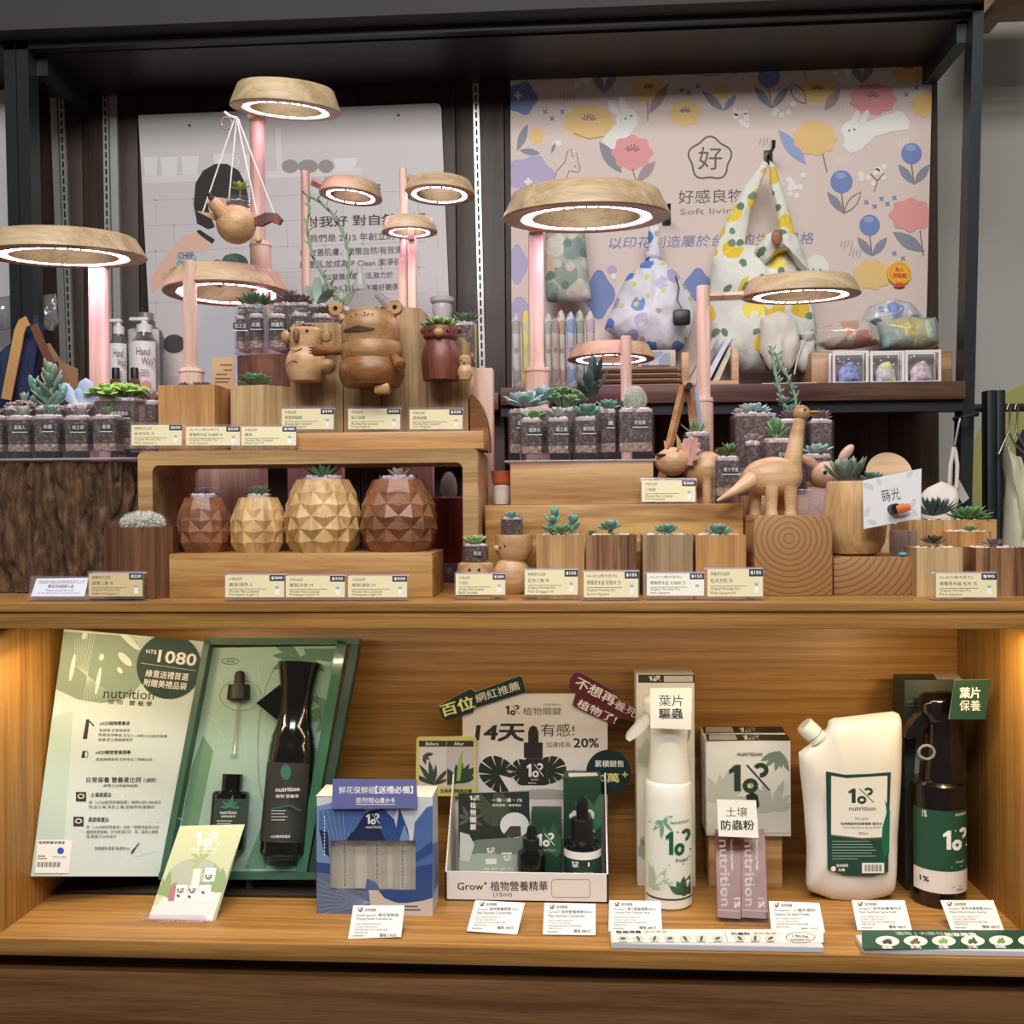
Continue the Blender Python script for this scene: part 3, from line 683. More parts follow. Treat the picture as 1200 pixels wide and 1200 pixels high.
# blue floral knot bag
t = T('fabric_bag', 'white knot bag with blue and violet flowers and a black key fob', 'bag', 762, 432, YH)
bfl = floral('fabric_blue', (222, 222, 230), [(96, 130, 206), (178, 170, 212), (222, 222, 230), (120, 150, 214), (196, 190, 220)], 26, .34, leafc=[(206, 210, 120), (222, 222, 230), (222, 222, 230), (186, 170, 150)])
bag = t.part('bag_body', puff(t, [(766, 300), (776, 306), (796, 322), (810, 346), (814, 368), (810, 392), (800, 410), (786, 418), (760, 414), (730, 402), (708, 384), (716, 366), (724, 346), (736, 322), (756, 306)], .055, bfl, wr=.014, c=(762, 370)))
t.part('handle', puff(t, [(761, 264), (774, 264), (775, 300), (766, 306), (760, 300)], .012, bfl))
t.part('knot', puff(t, [(756, 298), (764, 292), (774, 296), (776, 304), (766, 308), (757, 305)], .02, bfl))
kf = t.part('key_fob', MB().box(t.X(785), t.X(805), -.072, -.060, t.Z(389), t.Z(371), blkpl, .005))
t.part('chain', MB().tube(t.px((790, 330, -.04), (793, 345, -.052), (790, 360, -.064), (796, 372, -.066)), .0016, mat('chain_steel', (150, 150, 155), .3, .9)), kf)
# yellow floral tote
t = T('tote_bag', 'large white tote bag with yellow flowers hanging from a black hook', 'bag', 893, 436, YH)
yfl = floral('fabric_yellow', (226, 226, 218), [(232, 204, 60), (226, 226, 218), (226, 196, 70), (236, 216, 96)], 20, .38, leafc=[(104, 134, 108), (226, 226, 218), (226, 226, 218), (120, 146, 122)])
t.part('bag_body', puff(t, [(836, 300), (872, 286), (912, 288), (938, 300), (950, 340), (958, 390), (952, 425), (918, 437), (870, 437), (838, 420), (830, 360)], .06, yfl, wr=.018))
t.part('strap', puff(t, [(896, 188), (902, 192), (880, 250), (872, 296), (834, 310), (846, 270), (872, 220)], .01, yfl, wr=.004, c=(862, 265)))
t.part('strap', puff(t, [(902, 190), (908, 196), (922, 240), (934, 290), (938, 312), (914, 300), (910, 250), (902, 215)], .01, yfl, wr=.004, c=(917, 262), off=-.01))
t.part('bow', puff(t, [(880, 300), (890, 284), (908, 276), (926, 282), (938, 306), (944, 330), (930, 320), (918, 300), (904, 306), (890, 318)], .03, yfl, wr=.01, c=(908, 296), off=-.045))
t.part('wooden_tag', MB().ell(t.px((901, 292, -.085))[0], (.010, .003, .014), mat('tag_wood', (150, 96, 70), .5)))
# beige pouches by the tote
cream = mat('cream_fabric', (214, 210, 196), .8, bump=.5, bscale=60)
t = T('fabric_pouch', 'plain cream pouch hanging low in front of the yellow tote', 'pouch', 912, 436, YH - .07)
t.part('pouch', puff(t, [(892, 372), (914, 364), (934, 374), (938, 410), (928, 432), (902, 434), (890, 410)], .022, cream, wr=.012))
t = T('fabric_pouch', 'small grey drawstring pouch beside the yellow tote', 'pouch', 944, 440, YH - .06)
gpf = mat('grey_satin', (196, 196, 190), .5, bump=.5, bscale=50)
t.part('pouch_body', puff(t, [(938, 398), (946, 400), (956, 398), (957, 420), (953, 436), (940, 437), (931, 428), (933, 408)], .02, gpf, wr=.01))
t.part('pouch_neck', puff(t, [(936, 392), (948, 386), (956, 390), (952, 400), (942, 401)], .012, gpf, wr=.006))
t.part('drawstring', MB().tube(t.px((940, 400, -.02), (932, 420, -.022), (928, 440, -.02)), .0014, cream))
# row of rolled fabrics
rolls = [(605, 366, 'grey leaf', (190, 194, 186), [(150, 160, 150)]), (617, 362, 'yellow flowered', (210, 202, 120), [(228, 200, 60), (190, 196, 160)]), (632, 372, 'beige', (200, 190, 170), [(170, 156, 130)]), (643, 366, 'pale sage', (190, 196, 180), [(150, 170, 160)]), (651, 372, 'tan and grey', (186, 176, 158), [(150, 140, 128)]), (658, 362, 'cream flowered', (204, 198, 186), [(180, 150, 130)]), (669, 364, 'blue flowered', (190, 198, 206), [(130, 160, 196)]), (680, 362, 'grey green', (180, 184, 172), [(140, 156, 140)]), (692, 363, 'blush flowered', (206, 198, 190), [(190, 170, 180)])]
for i, (x, y0, nm, bs, cs) in enumerate(rolls):
    t = T('fabric_roll', nm + ' fabric piece, ' + ('first', 'second', 'third', 'fourth', 'fifth', 'sixth', 'seventh', 'eighth', 'last')[i] + ' from the left in the upright row', 'fabric', x, 452, YR + .05 + .012 * (i % 2), z=ZSR, group='upright folded fabrics on the rack shelf')
    m = floral('fabric_roll_%d' % i, bs, cs + [bs], 30, .42); h = 5.2
    t.part('fabric_roll', puff(t, [(x - h, y0 + 10), (x - h * .3, y0), (x + h * .5, y0 + 1), (x + h, y0 + 12), (x + h + 1, 455), (x - h + 1, 455)], .012, m, wr=.004, n=30, c=(x, 410)))
# slatted wooden trays and the small framed cloth on them
traym = wood('tray_wood', (158, 122, 84), (122, 88, 56), 1, 'x', .45)
for k in range(4):
    t = T('wooden_tray', ('lowest', 'second', 'third', 'topmost')[k] + ' wooden tray in the stack beneath the blue knot bag', 'tray', 745, 452 - k * 6.6, YR + .02, z=ZSR + .0097 * k, group='stacked wooden trays')
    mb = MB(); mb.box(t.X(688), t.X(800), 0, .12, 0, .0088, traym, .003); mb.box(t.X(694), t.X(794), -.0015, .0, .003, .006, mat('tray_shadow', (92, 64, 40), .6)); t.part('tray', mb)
t = T('framed_cloth', 'pale blue cloth in a light frame on the tray stack', 'frame', 770, 426, YR + .03, z=ZSR + .0390)
t.part('frame', MB().box(t.X(748), t.X(792), 0, .05, 0, t.Z(410) - 0, mat('frame_light', (200, 190, 172), .5), .002))
t.part('cloth', MB().box(t.X(752), t.X(785), -.003, 0, t.Z(424) if 0 else .003, t.Z(412), floral('fabric_frame', (190, 196, 200), [(150, 166, 180)], 30, .4)))
# wooden rack with leaning cards
t = T('card_rack', 'small light wood rack with two uprights holding leaning cards', 'rack', 838, 452, YR + .01, z=ZSR)
lwd = wood('light_wood', (206, 172, 128), (180, 144, 100), 1, 'x', .45)
t.box('base_rail', 800, 866, 446, 454, 0, .10, lwd); t.box('upright', 858, 866, 408, 447, 0, .02, lwd); t.box('upright', 799, 808, 412, 447, 0, .02, lwd)
for (xa, xb, m, lb) in ((823, 852, floral('card_blue', (206, 214, 224), [(120, 150, 200), (206, 214, 224)], 30, .35), 'blue patterned fabric card leaning in the light wood rack'), (834, 860, floral('card_yel', (224, 216, 186), [(230, 200, 70), (200, 200, 190)], 30, .4), 'yellow patterned fabric card leaning in the light wood rack'), (806, 836, mat('card_grey', (190, 184, 172), .6), 'plain grey card leaning in the light wood rack')):
    t = T('fabric_card', lb, 'card', xa, 446, YR + .03 + (.012 if xa > 830 else .0), z=ZSR + .011)
    a, b = t.X(xa), t.X(xb); zt = t.Z(398) ; mb = MB(); w = .011
    vs = [(a, 0, 0), (a + w, 0, 0), (b + w * .6, .0, zt), (b, .0, zt + .003)]; vs += [(x, .09, z) for x, y, z in vs]
    mb.add(vs, [(0, 1, 2, 3), (5, 4, 7, 6), (4, 0, 3, 7), (1, 5, 6, 2), (3, 2, 6, 7), (4, 5, 1, 0)], m); t.part('card', mb)
t = T('paper_label', 'flat white paper label lying on the rack shelf edge', 'label', 925, 453, YR - .02, z=ZSR + .0006)
t.part('label', MB().box(t.X(893), t.X(957), 0, .03, 0, .0015, mat('white_paper', (228, 228, 224), .6)))
# wooden crate, boxed pouches, bagged cloths
crw = wood('crate_wood', (186, 148, 106), (156, 118, 78), 1, 'x', .45)
t = T('wooden_crate', 'light wooden crate behind the three small window boxes', 'crate', 1032, 453, YR + .045, z=ZSR)
t.box('front_board', 951, 1117, 411, None, 0, .012, crw, .003); t.box('end_board', 951, 956, 411, None, .012, .12, crw); t.box('end_board', 1110, 1117, 411, None, .012, .12, crw); t.box('base_board', 956, 1110, 448, None, .012, .12, crw)
wbx = mat('white_card', (226, 224, 220), .55); grin = mat('box_grey', (128, 124, 124), .6)
for x0, x1, y0, y1, c, nm in ((976, 1018, 411, 453, (142, 156, 206), 'blue'), (1020, 1060, 411, 453, (186, 190, 196), 'grey and yellow'), (1061, 1103, 410, 452, (202, 182, 192), 'pink')):
    t = T('window_box', 'small white window box with a ' + nm + ' pouch on the rack shelf', 'box', (x0 + x1) / 2, 452, YR - .005, z=ZSR, group='small window boxes')
    mb = MB(); X0, X1, Z1 = t.X(x0), t.X(x1), t.Z(y0); e = .0042
    mb.box(X0, X1, 0, .003, 0, e, wbx); mb.box(X0, X1, 0, .003, Z1 - e, Z1, wbx); mb.box(X0, X0 + e, 0, .003, e, Z1 - e, wbx); mb.box(X1 - e, X1, 0, .003, e, Z1 - e, wbx)
    mb.box(X0, X1, .028, .036, 0, Z1, wbx); mb.box(X0 + e, X1 - e, .022, .028, e, Z1 - e, grin)
    t.part('carton', mb); m = floral('pouch_' + nm, c, [tuple(min(255, v + 22) for v in c), (226, 214, 130) if 'yellow' in nm else tuple(v - 24 for v in c)], 60, .4)
    t.part('pouch', puff(t, [(x0 + 9, y1 - 5), (x0 + 8, y1 - 18), ((x0 + x1) / 2 - 6, y0 + 14), ((x0 + x1) / 2 + 5, y0 + 11), (x1 - 9, y1 - 20), (x1 - 7, y1 - 6)], .010, m, wr=.004, n=30, off=.012))
    st = MB()
    for i in range(6): st.ell(t.px((x0 + 5 + R.random() * 30, y0 + 5 + R.random() * 12, .021))[0], (.0022, .001, .0022), wbx, 8, 5)
    t.part('bead_ornament', st)
film = clear('film', (238, 240, 240), 1.6, .12, .10)
def bagged(px, pts, m, label, Y, z=None, dp=.035):
    t = T('bagged_cloth', label, 'packet', px, max(p[1] for p in pts), Y, z)
    t.part('cloth', puff(t, pts, dp, m, wr=.012, seed=px)); cx_ = sum(p[0] for p in pts) / len(pts); cy_ = sum(p[1] for p in pts) / len(pts)
    t.part('clear_bag', puff(t, [(cx_ + (x - cx_) * 1.05, cy_ + (y - cy_) * 1.06) for x, y in pts], dp * 1.12, film, wr=.01, seed=px + 3))
bagged(993, [(956, 402), (958, 386), (980, 378), (1012, 376), (1028, 384), (1030, 404), (1000, 409), (970, 409)], floral('cloth_orange', (224, 206, 192), [(226, 160, 120), (224, 206, 192), (214, 130, 100)], 22, .36), 'orange and white cloth in a clear bag on the crate', YR + .075)
bagged(1046, [(1010, 378), (1018, 360), (1040, 352), (1066, 356), (1078, 372), (1060, 386), (1030, 390)], floral('cloth_blue', (224, 222, 220), [(130, 150, 206), (224, 222, 220)], 24, .36), 'blue flowered cloth roll at the back of the crate', YR + .13)
bagged(1063, [(1028, 378), (1060, 372), (1094, 374), (1100, 404), (1080, 412), (1032, 410)], floral('cloth_green', (184, 198, 186), [(222, 204, 130), (150, 180, 176), (206, 204, 160)], 20, .45), 'green and yellow cloth in a clear bag on the crate', YR + .085)
# yellow sticker badge
t = T('badge', 'round yellow badge with red writing stuck on the floral poster', 'badge', 1054, 320, YP - .006)
f = Face(t, (0, 0, 0), (1, 0, 0), (0, 0, 1)); f.slab([(1054 + 14 * math.cos(a * PI / 16), 320 + 14 * math.sin(a * PI / 16)) for a in range(32)], .005, P((236, 178, 40)))
f.loop(1054, 320, 11, 11, 1, P((220, 120, 40))); f.text('無人', 1049, 1059, 319, 6, P((196, 50, 40)), .03); f.text('禁碰觸', 1046, 1062, 326, 6, P((196, 50, 40)), .03)
f.ell(1054, 334, 7, 2.5, P((210, 70, 46))); f.part('badge')

# ---- left bay
t = T('plastic_jug', 'pale grey plastic jug behind the frog planter', 'jug', 436, 466, 1.93, z=ZSL)
jm = mat('jug_plastic', (196, 196, 190), .4)
t.part('jug_body', puff(t, [(404, 350), (410, 342), (424, 338), (440, 340), (456, 350), (466, 366), (470, 400), (470, 466), (406, 466), (402, 380)], .05, jm, n=60, prof=(1, .97, .9, .78, .6, .4, .2)))
t.lathe('cap', [(9, 340), (9, 333), (6, 332), (5, 322), (3, 321), (3, 312), (0, 311)], mat('cap_translucent', (214, 216, 214), .3), cx=423)
t.part('handle', MB().tube(t.px((446, 348, -.02), (460, 362, -.03), (464, 382, -.03)), .008, jm))
t = T('ceramic_cup', 'white glazed cup behind the dark bear planter', 'cup', 519, 466, 1.90, z=ZSL)
t.lathe('cup', [(10, 466), (10, 372), (12, 364), (11, 357), (14, 354), (14, 349), (12, 349), (9, 356), (8, 420), (0, 420)], mat('cup_glaze', (206, 206, 202), .25))
wlab = mat('label_white', (230, 230, 226), .45); cl = clear('bottle_clear', (214, 218, 214), 1.2, .05, .06); wpl = mat('white_plastic', (232, 230, 224), .35)
def handwash(px, y0, r, ylab, Y, label, pump=True, yb=470):
    t = T('pump_bottle' if pump else 'refill_bottle', label, 'bottle', px, 466, Y, z=ZSL, group='white labelled wash bottles')
    b = t.lathe('bottle_body', [(r, 470), (r, y0 + 28), (r * .9, y0 + 20), (r * .55, y0 + 14), (r * .5, y0 + 8)], cl if pump else mat('smoke_clear', (96, 92, 88), .15, spec=.6))
    lb = MB(); n = 25; A = [(-2.75 + 2.35 * i / (n - 1)) for i in range(n)]; rr = (r + .35) * t.s
    vs = [(rr * math.cos(a), rr * math.sin(a), z) for z in (t.Z(462), t.Z(ylab)) for a in A]
    lb.add(vs, [(i, i + 1, n + i + 1, n + i) for i in range(n - 1)], wlab); lp = t.part('label', lb)
    fc = Face(t, (0, -rr - .0006, 0), (1, 0, 0), (0, 0, 1))
    fc.text('Hand', px - r * .6, px + r * .35, ylab + 14, 9, P((90, 88, 86)), 0); fc.text('Wash', px - r * .25, px + r * .75, ylab + 25, 9, P((90, 88, 86)), 0)
    for k in range(3): fc.rect(px - r * .3, px + r * .3, ylab + 31 + 3 * k, ylab + 32 + 3 * k, P((170, 166, 164)))
    fc.ell(px + r * .1, ylab + 48, r * .35, 4, P((226, 170, 150))); fc.part('lettering', lp)
    if pump:
        pp = MB(); s = t.s; z0 = t.Z(y0 + 10)
        pp.lathe([(r * .52 * s, z0), (r * .52 * s, z0 + 9 * s), (r * .3 * s, z0 + 10 * s), (r * .2 * s, z0 + 12 * s), (r * .2 * s, z0 + 15 * s)], wpl)
        pp.box(-r * 1.0 * s, r * .3 * s, -.006, .006, z0 + 14 * s, z0 + 18 * s, wpl, .0015); t.part('pump', pp)
    else: t.lathe('screw_cap', [(r * .45, y0 + 10), (r * .45, y0), (r * .4, y0 - 1)], mat('cap_grey', (150, 148, 146), .3, .4))
handwash(140, 382, 12, 404, 1.88, 'white hand wash pump bottle nearest the lamp post')
handwash(170, 380, 17, 402, 1.87, 'white hand wash pump bottle in front of the big refill bottle')
handwash(172, 368, 20, 388, 1.93, 'large grey refill bottle with white label and screw cap', False)
amb = mat('amber_glass', (120, 90, 60), .1, spec=.7)
for px, lb in ((136, 'small amber vial with black cap in front of the left pump bottle'), (158, 'small amber vial with black cap in front of the wider pump bottle')):
    t = T('small_vial', lb, 'vial', px, 466, 1.83, z=ZSL, group='small vials with black caps')
    t.lathe('vial_body', [(6, 470), (6, 446), (3.5, 443)], amb); t.lathe('vial_cap', [(4.5, 446), (4.5, 432), (4, 431)], blkpl)
t = T('kraft_card', 'small kraft notice card standing behind the wooden pots', 'card', 261, 466, 1.86, z=ZSL)
f = Face(t, (0, 0, 0), (1, 0, 0), (0, 0, 1)); f.slab([(249, 420), (274, 418), (274, 470), (249, 470)], .002, P((216, 190, 132)))
for y, a, b in ((427, 258, 272), (433, 262, 272), (438, 253, 266), (443, 252, 270), (447, 252, 268)): f.rect(a, b, y, y + 1.6, P((120, 96, 60)))
f.part('card')
# canvas bag and straps at the far left
navy = mat('navy_canvas', (38, 50, 84), .85, bump=.4, bscale=90); tan = mat('tan_leather', (196, 154, 96), .6); brn = mat('brown_leather', (112, 76, 52), .55)
t = T('canvas_bag', 'navy canvas bag with tan and brown straps by the rack post', 'bag', 40, 478, 1.74)
t.part('bag_body', puff(t, [(-30, 470), (-20, 425), (0, 412), (20, 396), (40, 382), (50, 380), (52, 396), (44, 430), (40, 475), (0, 480)], .02, navy, wr=.008, c=(10, 440)))
mb = MB()
def strap(pts, w, m, d, mb):
    q = t.px(*pts); ww = w * t.s / 2; vs = []
    for i, p in enumerate(q):
        p = Vector(p); a = Vector(q[max(0, i - 1)]); b = Vector(q[min(len(q) - 1, i + 1)]); g = (b - a); g = Vector((g.z, 0, -g.x)).normalized() * ww
        vs += [p - g + Vector((0, d, 0)), p + g + Vector((0, d, 0)), p + g + Vector((0, d + .003, 0)), p - g + Vector((0, d + .003, 0))]
    n = len(q); fs = [(4 * i + k, 4 * i + (k + 1) % 4, 4 * i + 4 + (k + 1) % 4, 4 * i + 4 + k) for i in range(n - 1) for k in range(4)] + [(0, 3, 2, 1), (4 * n - 4, 4 * n - 3, 4 * n - 2, 4 * n - 1)]
    return mb.add(vs, fs, m)
t.part('tan_strap', strap([(20, 470), (27, 436), (33, 408), (36, 392), (40, 383), (46, 380)], 12, tan, -.035, MB()))
t.part('brown_strap', strap([(51, 384), (56, 398), (66, 420), (78, 448), (86, 470)], 9, brn, -.03, MB()))
t.part('navy_strap', strap([(50, 372), (50, 392), (46, 420), (40, 460)], 6, navy, -.02, MB()))
t = T('cardboard_tag', 'brown cardboard tag with a dark hole behind the straps', 'tag', 72, 466, 1.83, z=ZSL)
f = Face(t, (0, 0, 0), (1, 0, 0), (0, 0, 1)); f.slab([(50, 430), (52, 404), (58, 402), (72, 424), (91, 432), (91, 470), (50, 470)], .003, P((160, 124, 90))); f.ell(66, 428, 3, 4.5, P((34, 28, 26))); f.part('tag')
t = T('clear_packet', 'crinkled empty clear packet hanging beside the rack post', 'packet', 58, 388, 1.86)
t.part('packet', puff(t, [(49, 346), (66, 344), (68, 380), (62, 388), (49, 386)], .010, clear('crinkle', (206, 206, 206), 3.0, .15, .12), wr=.016))
t = T('clear_packet', 'wide crinkled clear packet at the left edge of the next bay', 'packet', 2, 386, 1.90)
t.part('packet', puff(t, [(-20, 352), (0, 348), (16, 346), (19, 384), (0, 387), (-20, 387)], .012, MATS['crinkle'], wr=.016))
# ---- right of the rack: garment rail
t = T('garment_rail', 'black garment rail with twin flat posts at the right edge', 'rail', 1170, 900, 1.98, z=0.0)
t.box('post', 1159, 1169, 457, None, 0, .03, blk); t.box('post', 1170, 1180, 457, None, 0, .03, blk)
t.part('rail_bar', MB().tube(t.px((1120, 476, .035), (1320, 476, .035)), .008, mat('rail_brown', (50, 36, 34), .4)))
hs = mat('hanger_steel', (150, 146, 142), .35, .8)
for px, d, lb in ((1182, 0, 'thin steel hanger carrying the cream garment'), (1191, .02, 'second steel hanger just behind the cream garment')):
    t = T('hanger', lb, 'hanger', px, 476, 1.98 - .02 + d)
    t.part('hanger', MB().tube(t.px((px - 2, 480), (px, 473), (px + 2, 478), (px, 506), (px - 10, 528), (px - 12, 532)), .002, hs).tube(t.px((px, 506), (px + 8, 522), (px + 24, 536)), .002, hs))
t = T('garment', 'cream canvas garment hanging from the black rail', 'garment', 1190, 640, 1.95)
t.part('garment', puff(t, [(1178, 520), (1184, 530), (1190, 534), (1196, 532), (1202, 550), (1214, 640), (1216, 720), (1168, 720), (1176, 640), (1180, 560)], .03, mat('canvas_cream', (216, 212, 184), .85, bump=.5, bscale=40), wr=.02, c=(1192, 640)))
t = T('garment', 'dark jacket at the right edge behind the cream garment', 'garment', 1205, 600, 2.0)
t.part('garment', puff(t, [(1190, 520), (1200, 500), (1230, 520), (1230, 700), (1196, 700), (1194, 560)], .02, mat('dark_cloth', (44, 46, 52), .9), wr=.01))
# cream cloth pouch with a carabiner strap tied round the post
t = T('cream_pouch', 'rolled cream cloth pouch behind the spiky dark succulent', 'pouch', 1098, 680, 1.56, z=ZL)
t.part('pouch', puff(t, [(1076, 584), (1086, 572), (1104, 564), (1118, 570), (1122, 580), (1116, 620), (1110, 680), (1084, 680), (1078, 620)], .03, cream, wr=.008, c=(1098, 620)))
t = T('carabiner_strap', 'cream carabiner keyring hanging from a black band on the rack post', 'keyring', 1118, 584, YR - .03)
t.part('band', MB().tube(t.px((1124, 490, .02), (1128, 489, -.005), (1144, 486, -.005), (1146, 484, .02)), .004, blkpl))
t.part('hook_clip', MB().tube(t.px((1126, 490), (1124, 496), (1122, 506), (1119, 522)), .0025, hs))
t.part('carabiner', MB().tube(t.px((1118, 524), (1114, 545), (1112, 570), (1116, 582), (1121, 570), (1122, 545), (1120, 530), (1118, 524)), .0035, mat('carabiner_cream', (220, 214, 200), .4)))
f = Face(t, (0, .004, 0), (1, 0, 0), (0, 0, 1)); f.slab([(1116, 570), (1124, 562), (1136, 584), (1128, 590)], .001, P((176, 176, 176))); f.part('swing_tag')
# small wooden plate hung on the lower boards
t = T('round_stand', 'round-topped light wooden stand behind the bowl planter card', 'stand', 1042, 680, 1.56, z=ZL)
t.part('pedestal', MB().box(-.012, .012, -.002, .012, 0, t.Z(560), lwd, .002))
t.part('round_top', MB().lathe([(0, -.004), (.028, -.004), (.034, 0), (.034, .003), (.027, .002), (0, .002)], lwd, M=Matrix.Translation(t.px((1042, 556))[0]) @ Matrix.Rotation(1.25, 4, 'X')))
# corner of timber structure at the top right
t = T('timber_canopy', 'light timber canopy frame at the top right corner', 'canopy', 1178, 10, 2.2)
tw = wood('canopy_wood', (170, 136, 96), (140, 108, 72), 1, 'x'); mb = MB()
t.box('beam', 1152, 1172, -60, 24, 0, .06, tw); t.box('rail', 1150, 1260, 18, 26, -.1, 0, tw); t.box('panel', 1174, 1260, -60, 16, .02, .04, mat('canopy_panel', (120, 118, 116), .8))
# ------------------------------------------------------------------ grow lamps
ash = wood('lamp_ash', (204, 178, 140), (178, 150, 112), 1.0, 'x', .42, .4, 40)
ashv = wood('lamp_ash_upright', (226, 196, 174), (208, 176, 152), 1.0, 'z', .42, .3, 50)
ledm = emit('led_light', (1.0, 0.57, 0.86), 38.0)
ledk = mat('led_channel', (70, 66, 72), .5)
def lamp(label, cx, cy, Rp, H, ratio, Y, post, arm=None, roll=0.0, sleeve=None, foot=None, rt=.87, led=.78, name='grow_lamp', sq=True):
    """cx, cy, Rp: lower rim of the ring; post = (x0, x1, y_top, y_bottom, depth behind the ring centre)"""
    px0, px1, pyt, pyb, pd = post
    t = T(name, label, 'lamp', (px0 + px1) / 2, 690, Y + pd, z=ZL, group='wooden ring grow lamps')
    s = Y / ray(cx, cy).y / F; el = math.atan2(590 - cy, 1200); de = el - math.asin(ratio)
    C = W(cx, cy, Y) - t.loc
    M = Matrix.Translation(C) @ Matrix.Rotation(de, 4, 'X') @ Matrix.Rotation(roll, 4, 'Y')
    r = Rp * s; h = H * s; mb = MB()
    n = 64; prof = [(r * .985, 0), (r, h * .05), (r * .995, h * .12), (r * rt, h * .93), (r * (rt - .03), h), (r * .63, h), (r * .615, h * .95), (r * (led - .145), h * .10), (r * (led - .14), h * .02), (r * (led - .13), h * .06), (r * led, h * .06), (r * (led + .006), 0), (r * .985, 0)]
    mb.lathe(prof, ash, n, cap=False, M=M); hd = t.part('ring_head', mb)
    lm = MB(); lm.lathe([(r * (led - .125), h * .055), (r * led * .995, h * .055)], ledk, n, cap=False, M=M); k = int(max(12, Rp / 3.0)); ll = lm
    for i in range(k):
        a = 2 * PI * (i + .5) / k; w_ = PI / k * .80; q = [(rr * math.cos(a + da), rr * math.sin(a + da), h * .035) for rr, da in ((r * (led - .112), -w_), (r * led * .985, -w_), (r * led * .985, w_), (r * (led - .112), w_))]
        lm.add([M @ Vector(p) for p in q], [(3, 2, 1, 0)], ledm)
    t.part('led_strip', lm, hd, smooth=0)
    w = (px1 - px0) / 2 * t.s; pb = MB(); zt = t.Z(pyt); zb = t.Z(pyb) if pyb else 0
    if sq: pb.box(-w, w, -w * .7, w * .7, zb, zt, ashv, w * .35)
    else: pb.lathe([(w, zb), (w, zt - w * .2), (w * .8, zt)], ashv, 24)
    t.part('post', pb)
    if arm:
        a, b, aw = arm; A = W(a[0], a[1], Y + pd) - t.loc; B = W(b[0], b[1], Y + (a[2] if len(a) > 2 else 0)) - t.loc
        t.part('arm', MB().tube([A, B], aw * t.s, ashv, 4))
    else:
        B = M @ Vector((t.X((px0 + px1) / 2) - C.x, pd, h * .5)); t.part('arm', MB().box(-w * .9, w * .9, B.y - .012, w, zt - .004, B.z, ashv, .002))
    if sleeve:
        x0, x1, y0, y1 = sleeve; c = t.X((x0 + x1) / 2); sw = (x1 - x0) / 2 * t.s
        t.part('sleeve', MB().lathe([(sw, t.Z(y1)), (sw, t.Z(y0 + 5)), (sw * 1.06, t.Z(y0 + 5)), (sw * 1.06, t.Z(y0 + 3)), (sw, t.Z(y0 + 3)), (sw * .97, t.Z(y0)), (w, t.Z(y0))], ashv, 28, (c, 0, 0)))
    fw = (foot or 34) * t.s; t.part('foot', MB().lathe([(fw, 0), (fw, .012), (fw * .94, .015)], ashv, 32))
    return t
lamp('wide ring lamp at the far left above the bark stump', 76, 302, 92, 24, .145, 1.44, (109, 130, 312, None, .10))
top_lamp = lamp('highest ring lamp, with the wooden bird hanging from it', 335, 130, 64, 26, .19, 1.50, (298, 315, 140, None, .07), sleeve=(297, 321, 284, 470), roll=.07, sq=False)
lamp('ring lamp partly behind the pink post at the left, over the wood pots', 266, 345, 73, 24, .21, 1.58, (218, 234, 306, None, -.09), arm=((234, 322), (258, 332, -.04), 6), roll=-.0, sleeve=(213, 241, 432, 470), sq=False)
lamp('middle ring lamp between the tallest lamp and the poster text', 411, 231, 37, 16, .29, 1.66, (357, 367, 200, None, -.02), arm=((365, 212), (392, 224, -.03), 5), roll=.10, sq=False)
lamp('ring lamp nearest the right edge of the photo poster', 515, 229, 42, 16, .29, 1.66, (472, 481, 197, None, -.02), arm=((478, 208), (502, 219, -.03), 5), roll=.03, sleeve=(469, 479, 304, 470), sq=False, foot=6)
lamp('smallest ring lamp, low in front of the photo poster', 480, 273, 32.5, 16, .22, 1.60, (481, 491, 280, None, .03), led=.74, foot=6)
lamp('largest ring lamp, over the right-hand jar tray', 687, 257, 98, 30, .178, 1.46, (622, 640, 272, None, .105), sleeve=(617, 645, 431, 560))
lamp('low pink ring lamp half hidden by its own post behind the jar tray', 716, 422, 51, 17, .14, 1.66, (729, 742, 394, None, -.075), arm=((733, 414), (716, 412, -.04), 6), sq=False, led=.80)
lamp('right ring lamp reached by a long horizontal arm', 938, 348, 68, 21, .142, 1.56, (818, 834, 335, None, .0), arm=((826, 348), (880, 346), 5), sleeve=(812, 837, 466, 600), sq=False, led=.80)

# ------------------------------------------------------------------ succulents
PAL = {
 'green': ((128, 160, 104), (100, 142, 92), (146, 176, 120)), 'aloe': ((120, 150, 110), (92, 128, 96), (140, 120, 100)), 'blue': ((186, 206, 200), (150, 184, 180), (204, 216, 214)),
 'bluegreen': ((146, 184, 166), (112, 160, 142), (176, 206, 190)), 'grey': ((150, 168, 150), (118, 140, 122), (186, 198, 188)), 'jade': ((176, 212, 96), (142, 190, 78), (196, 222, 130)),
 'dark': ((112, 116, 84), (86, 82, 62), (120, 66, 56)), 'red': ((120, 140, 80), (96, 104, 66), (140, 70, 56)), 'pink': ((196, 178, 170), (170, 158, 152), (196, 140, 138)), 'pale': ((204, 212, 200), (178, 192, 178), (214, 210, 206)),
 'spiky': ((84, 104, 100), (58, 80, 80), (120, 140, 140)), 'violet': ((150, 130, 140), (112, 96, 106), (150, 130, 140)), 'lime': ((190, 214, 140), (150, 190, 110), (222, 230, 190)), 'powder': ((190, 204, 222), (160, 180, 210), (200, 210, 226))}
def pal(n): return leafmat('leaf_' + n, *PAL[n])
stem_m = mat('stem_brown', (110, 96, 72), .8); stem_g = mat('stem_green', (126, 152, 118), .6)
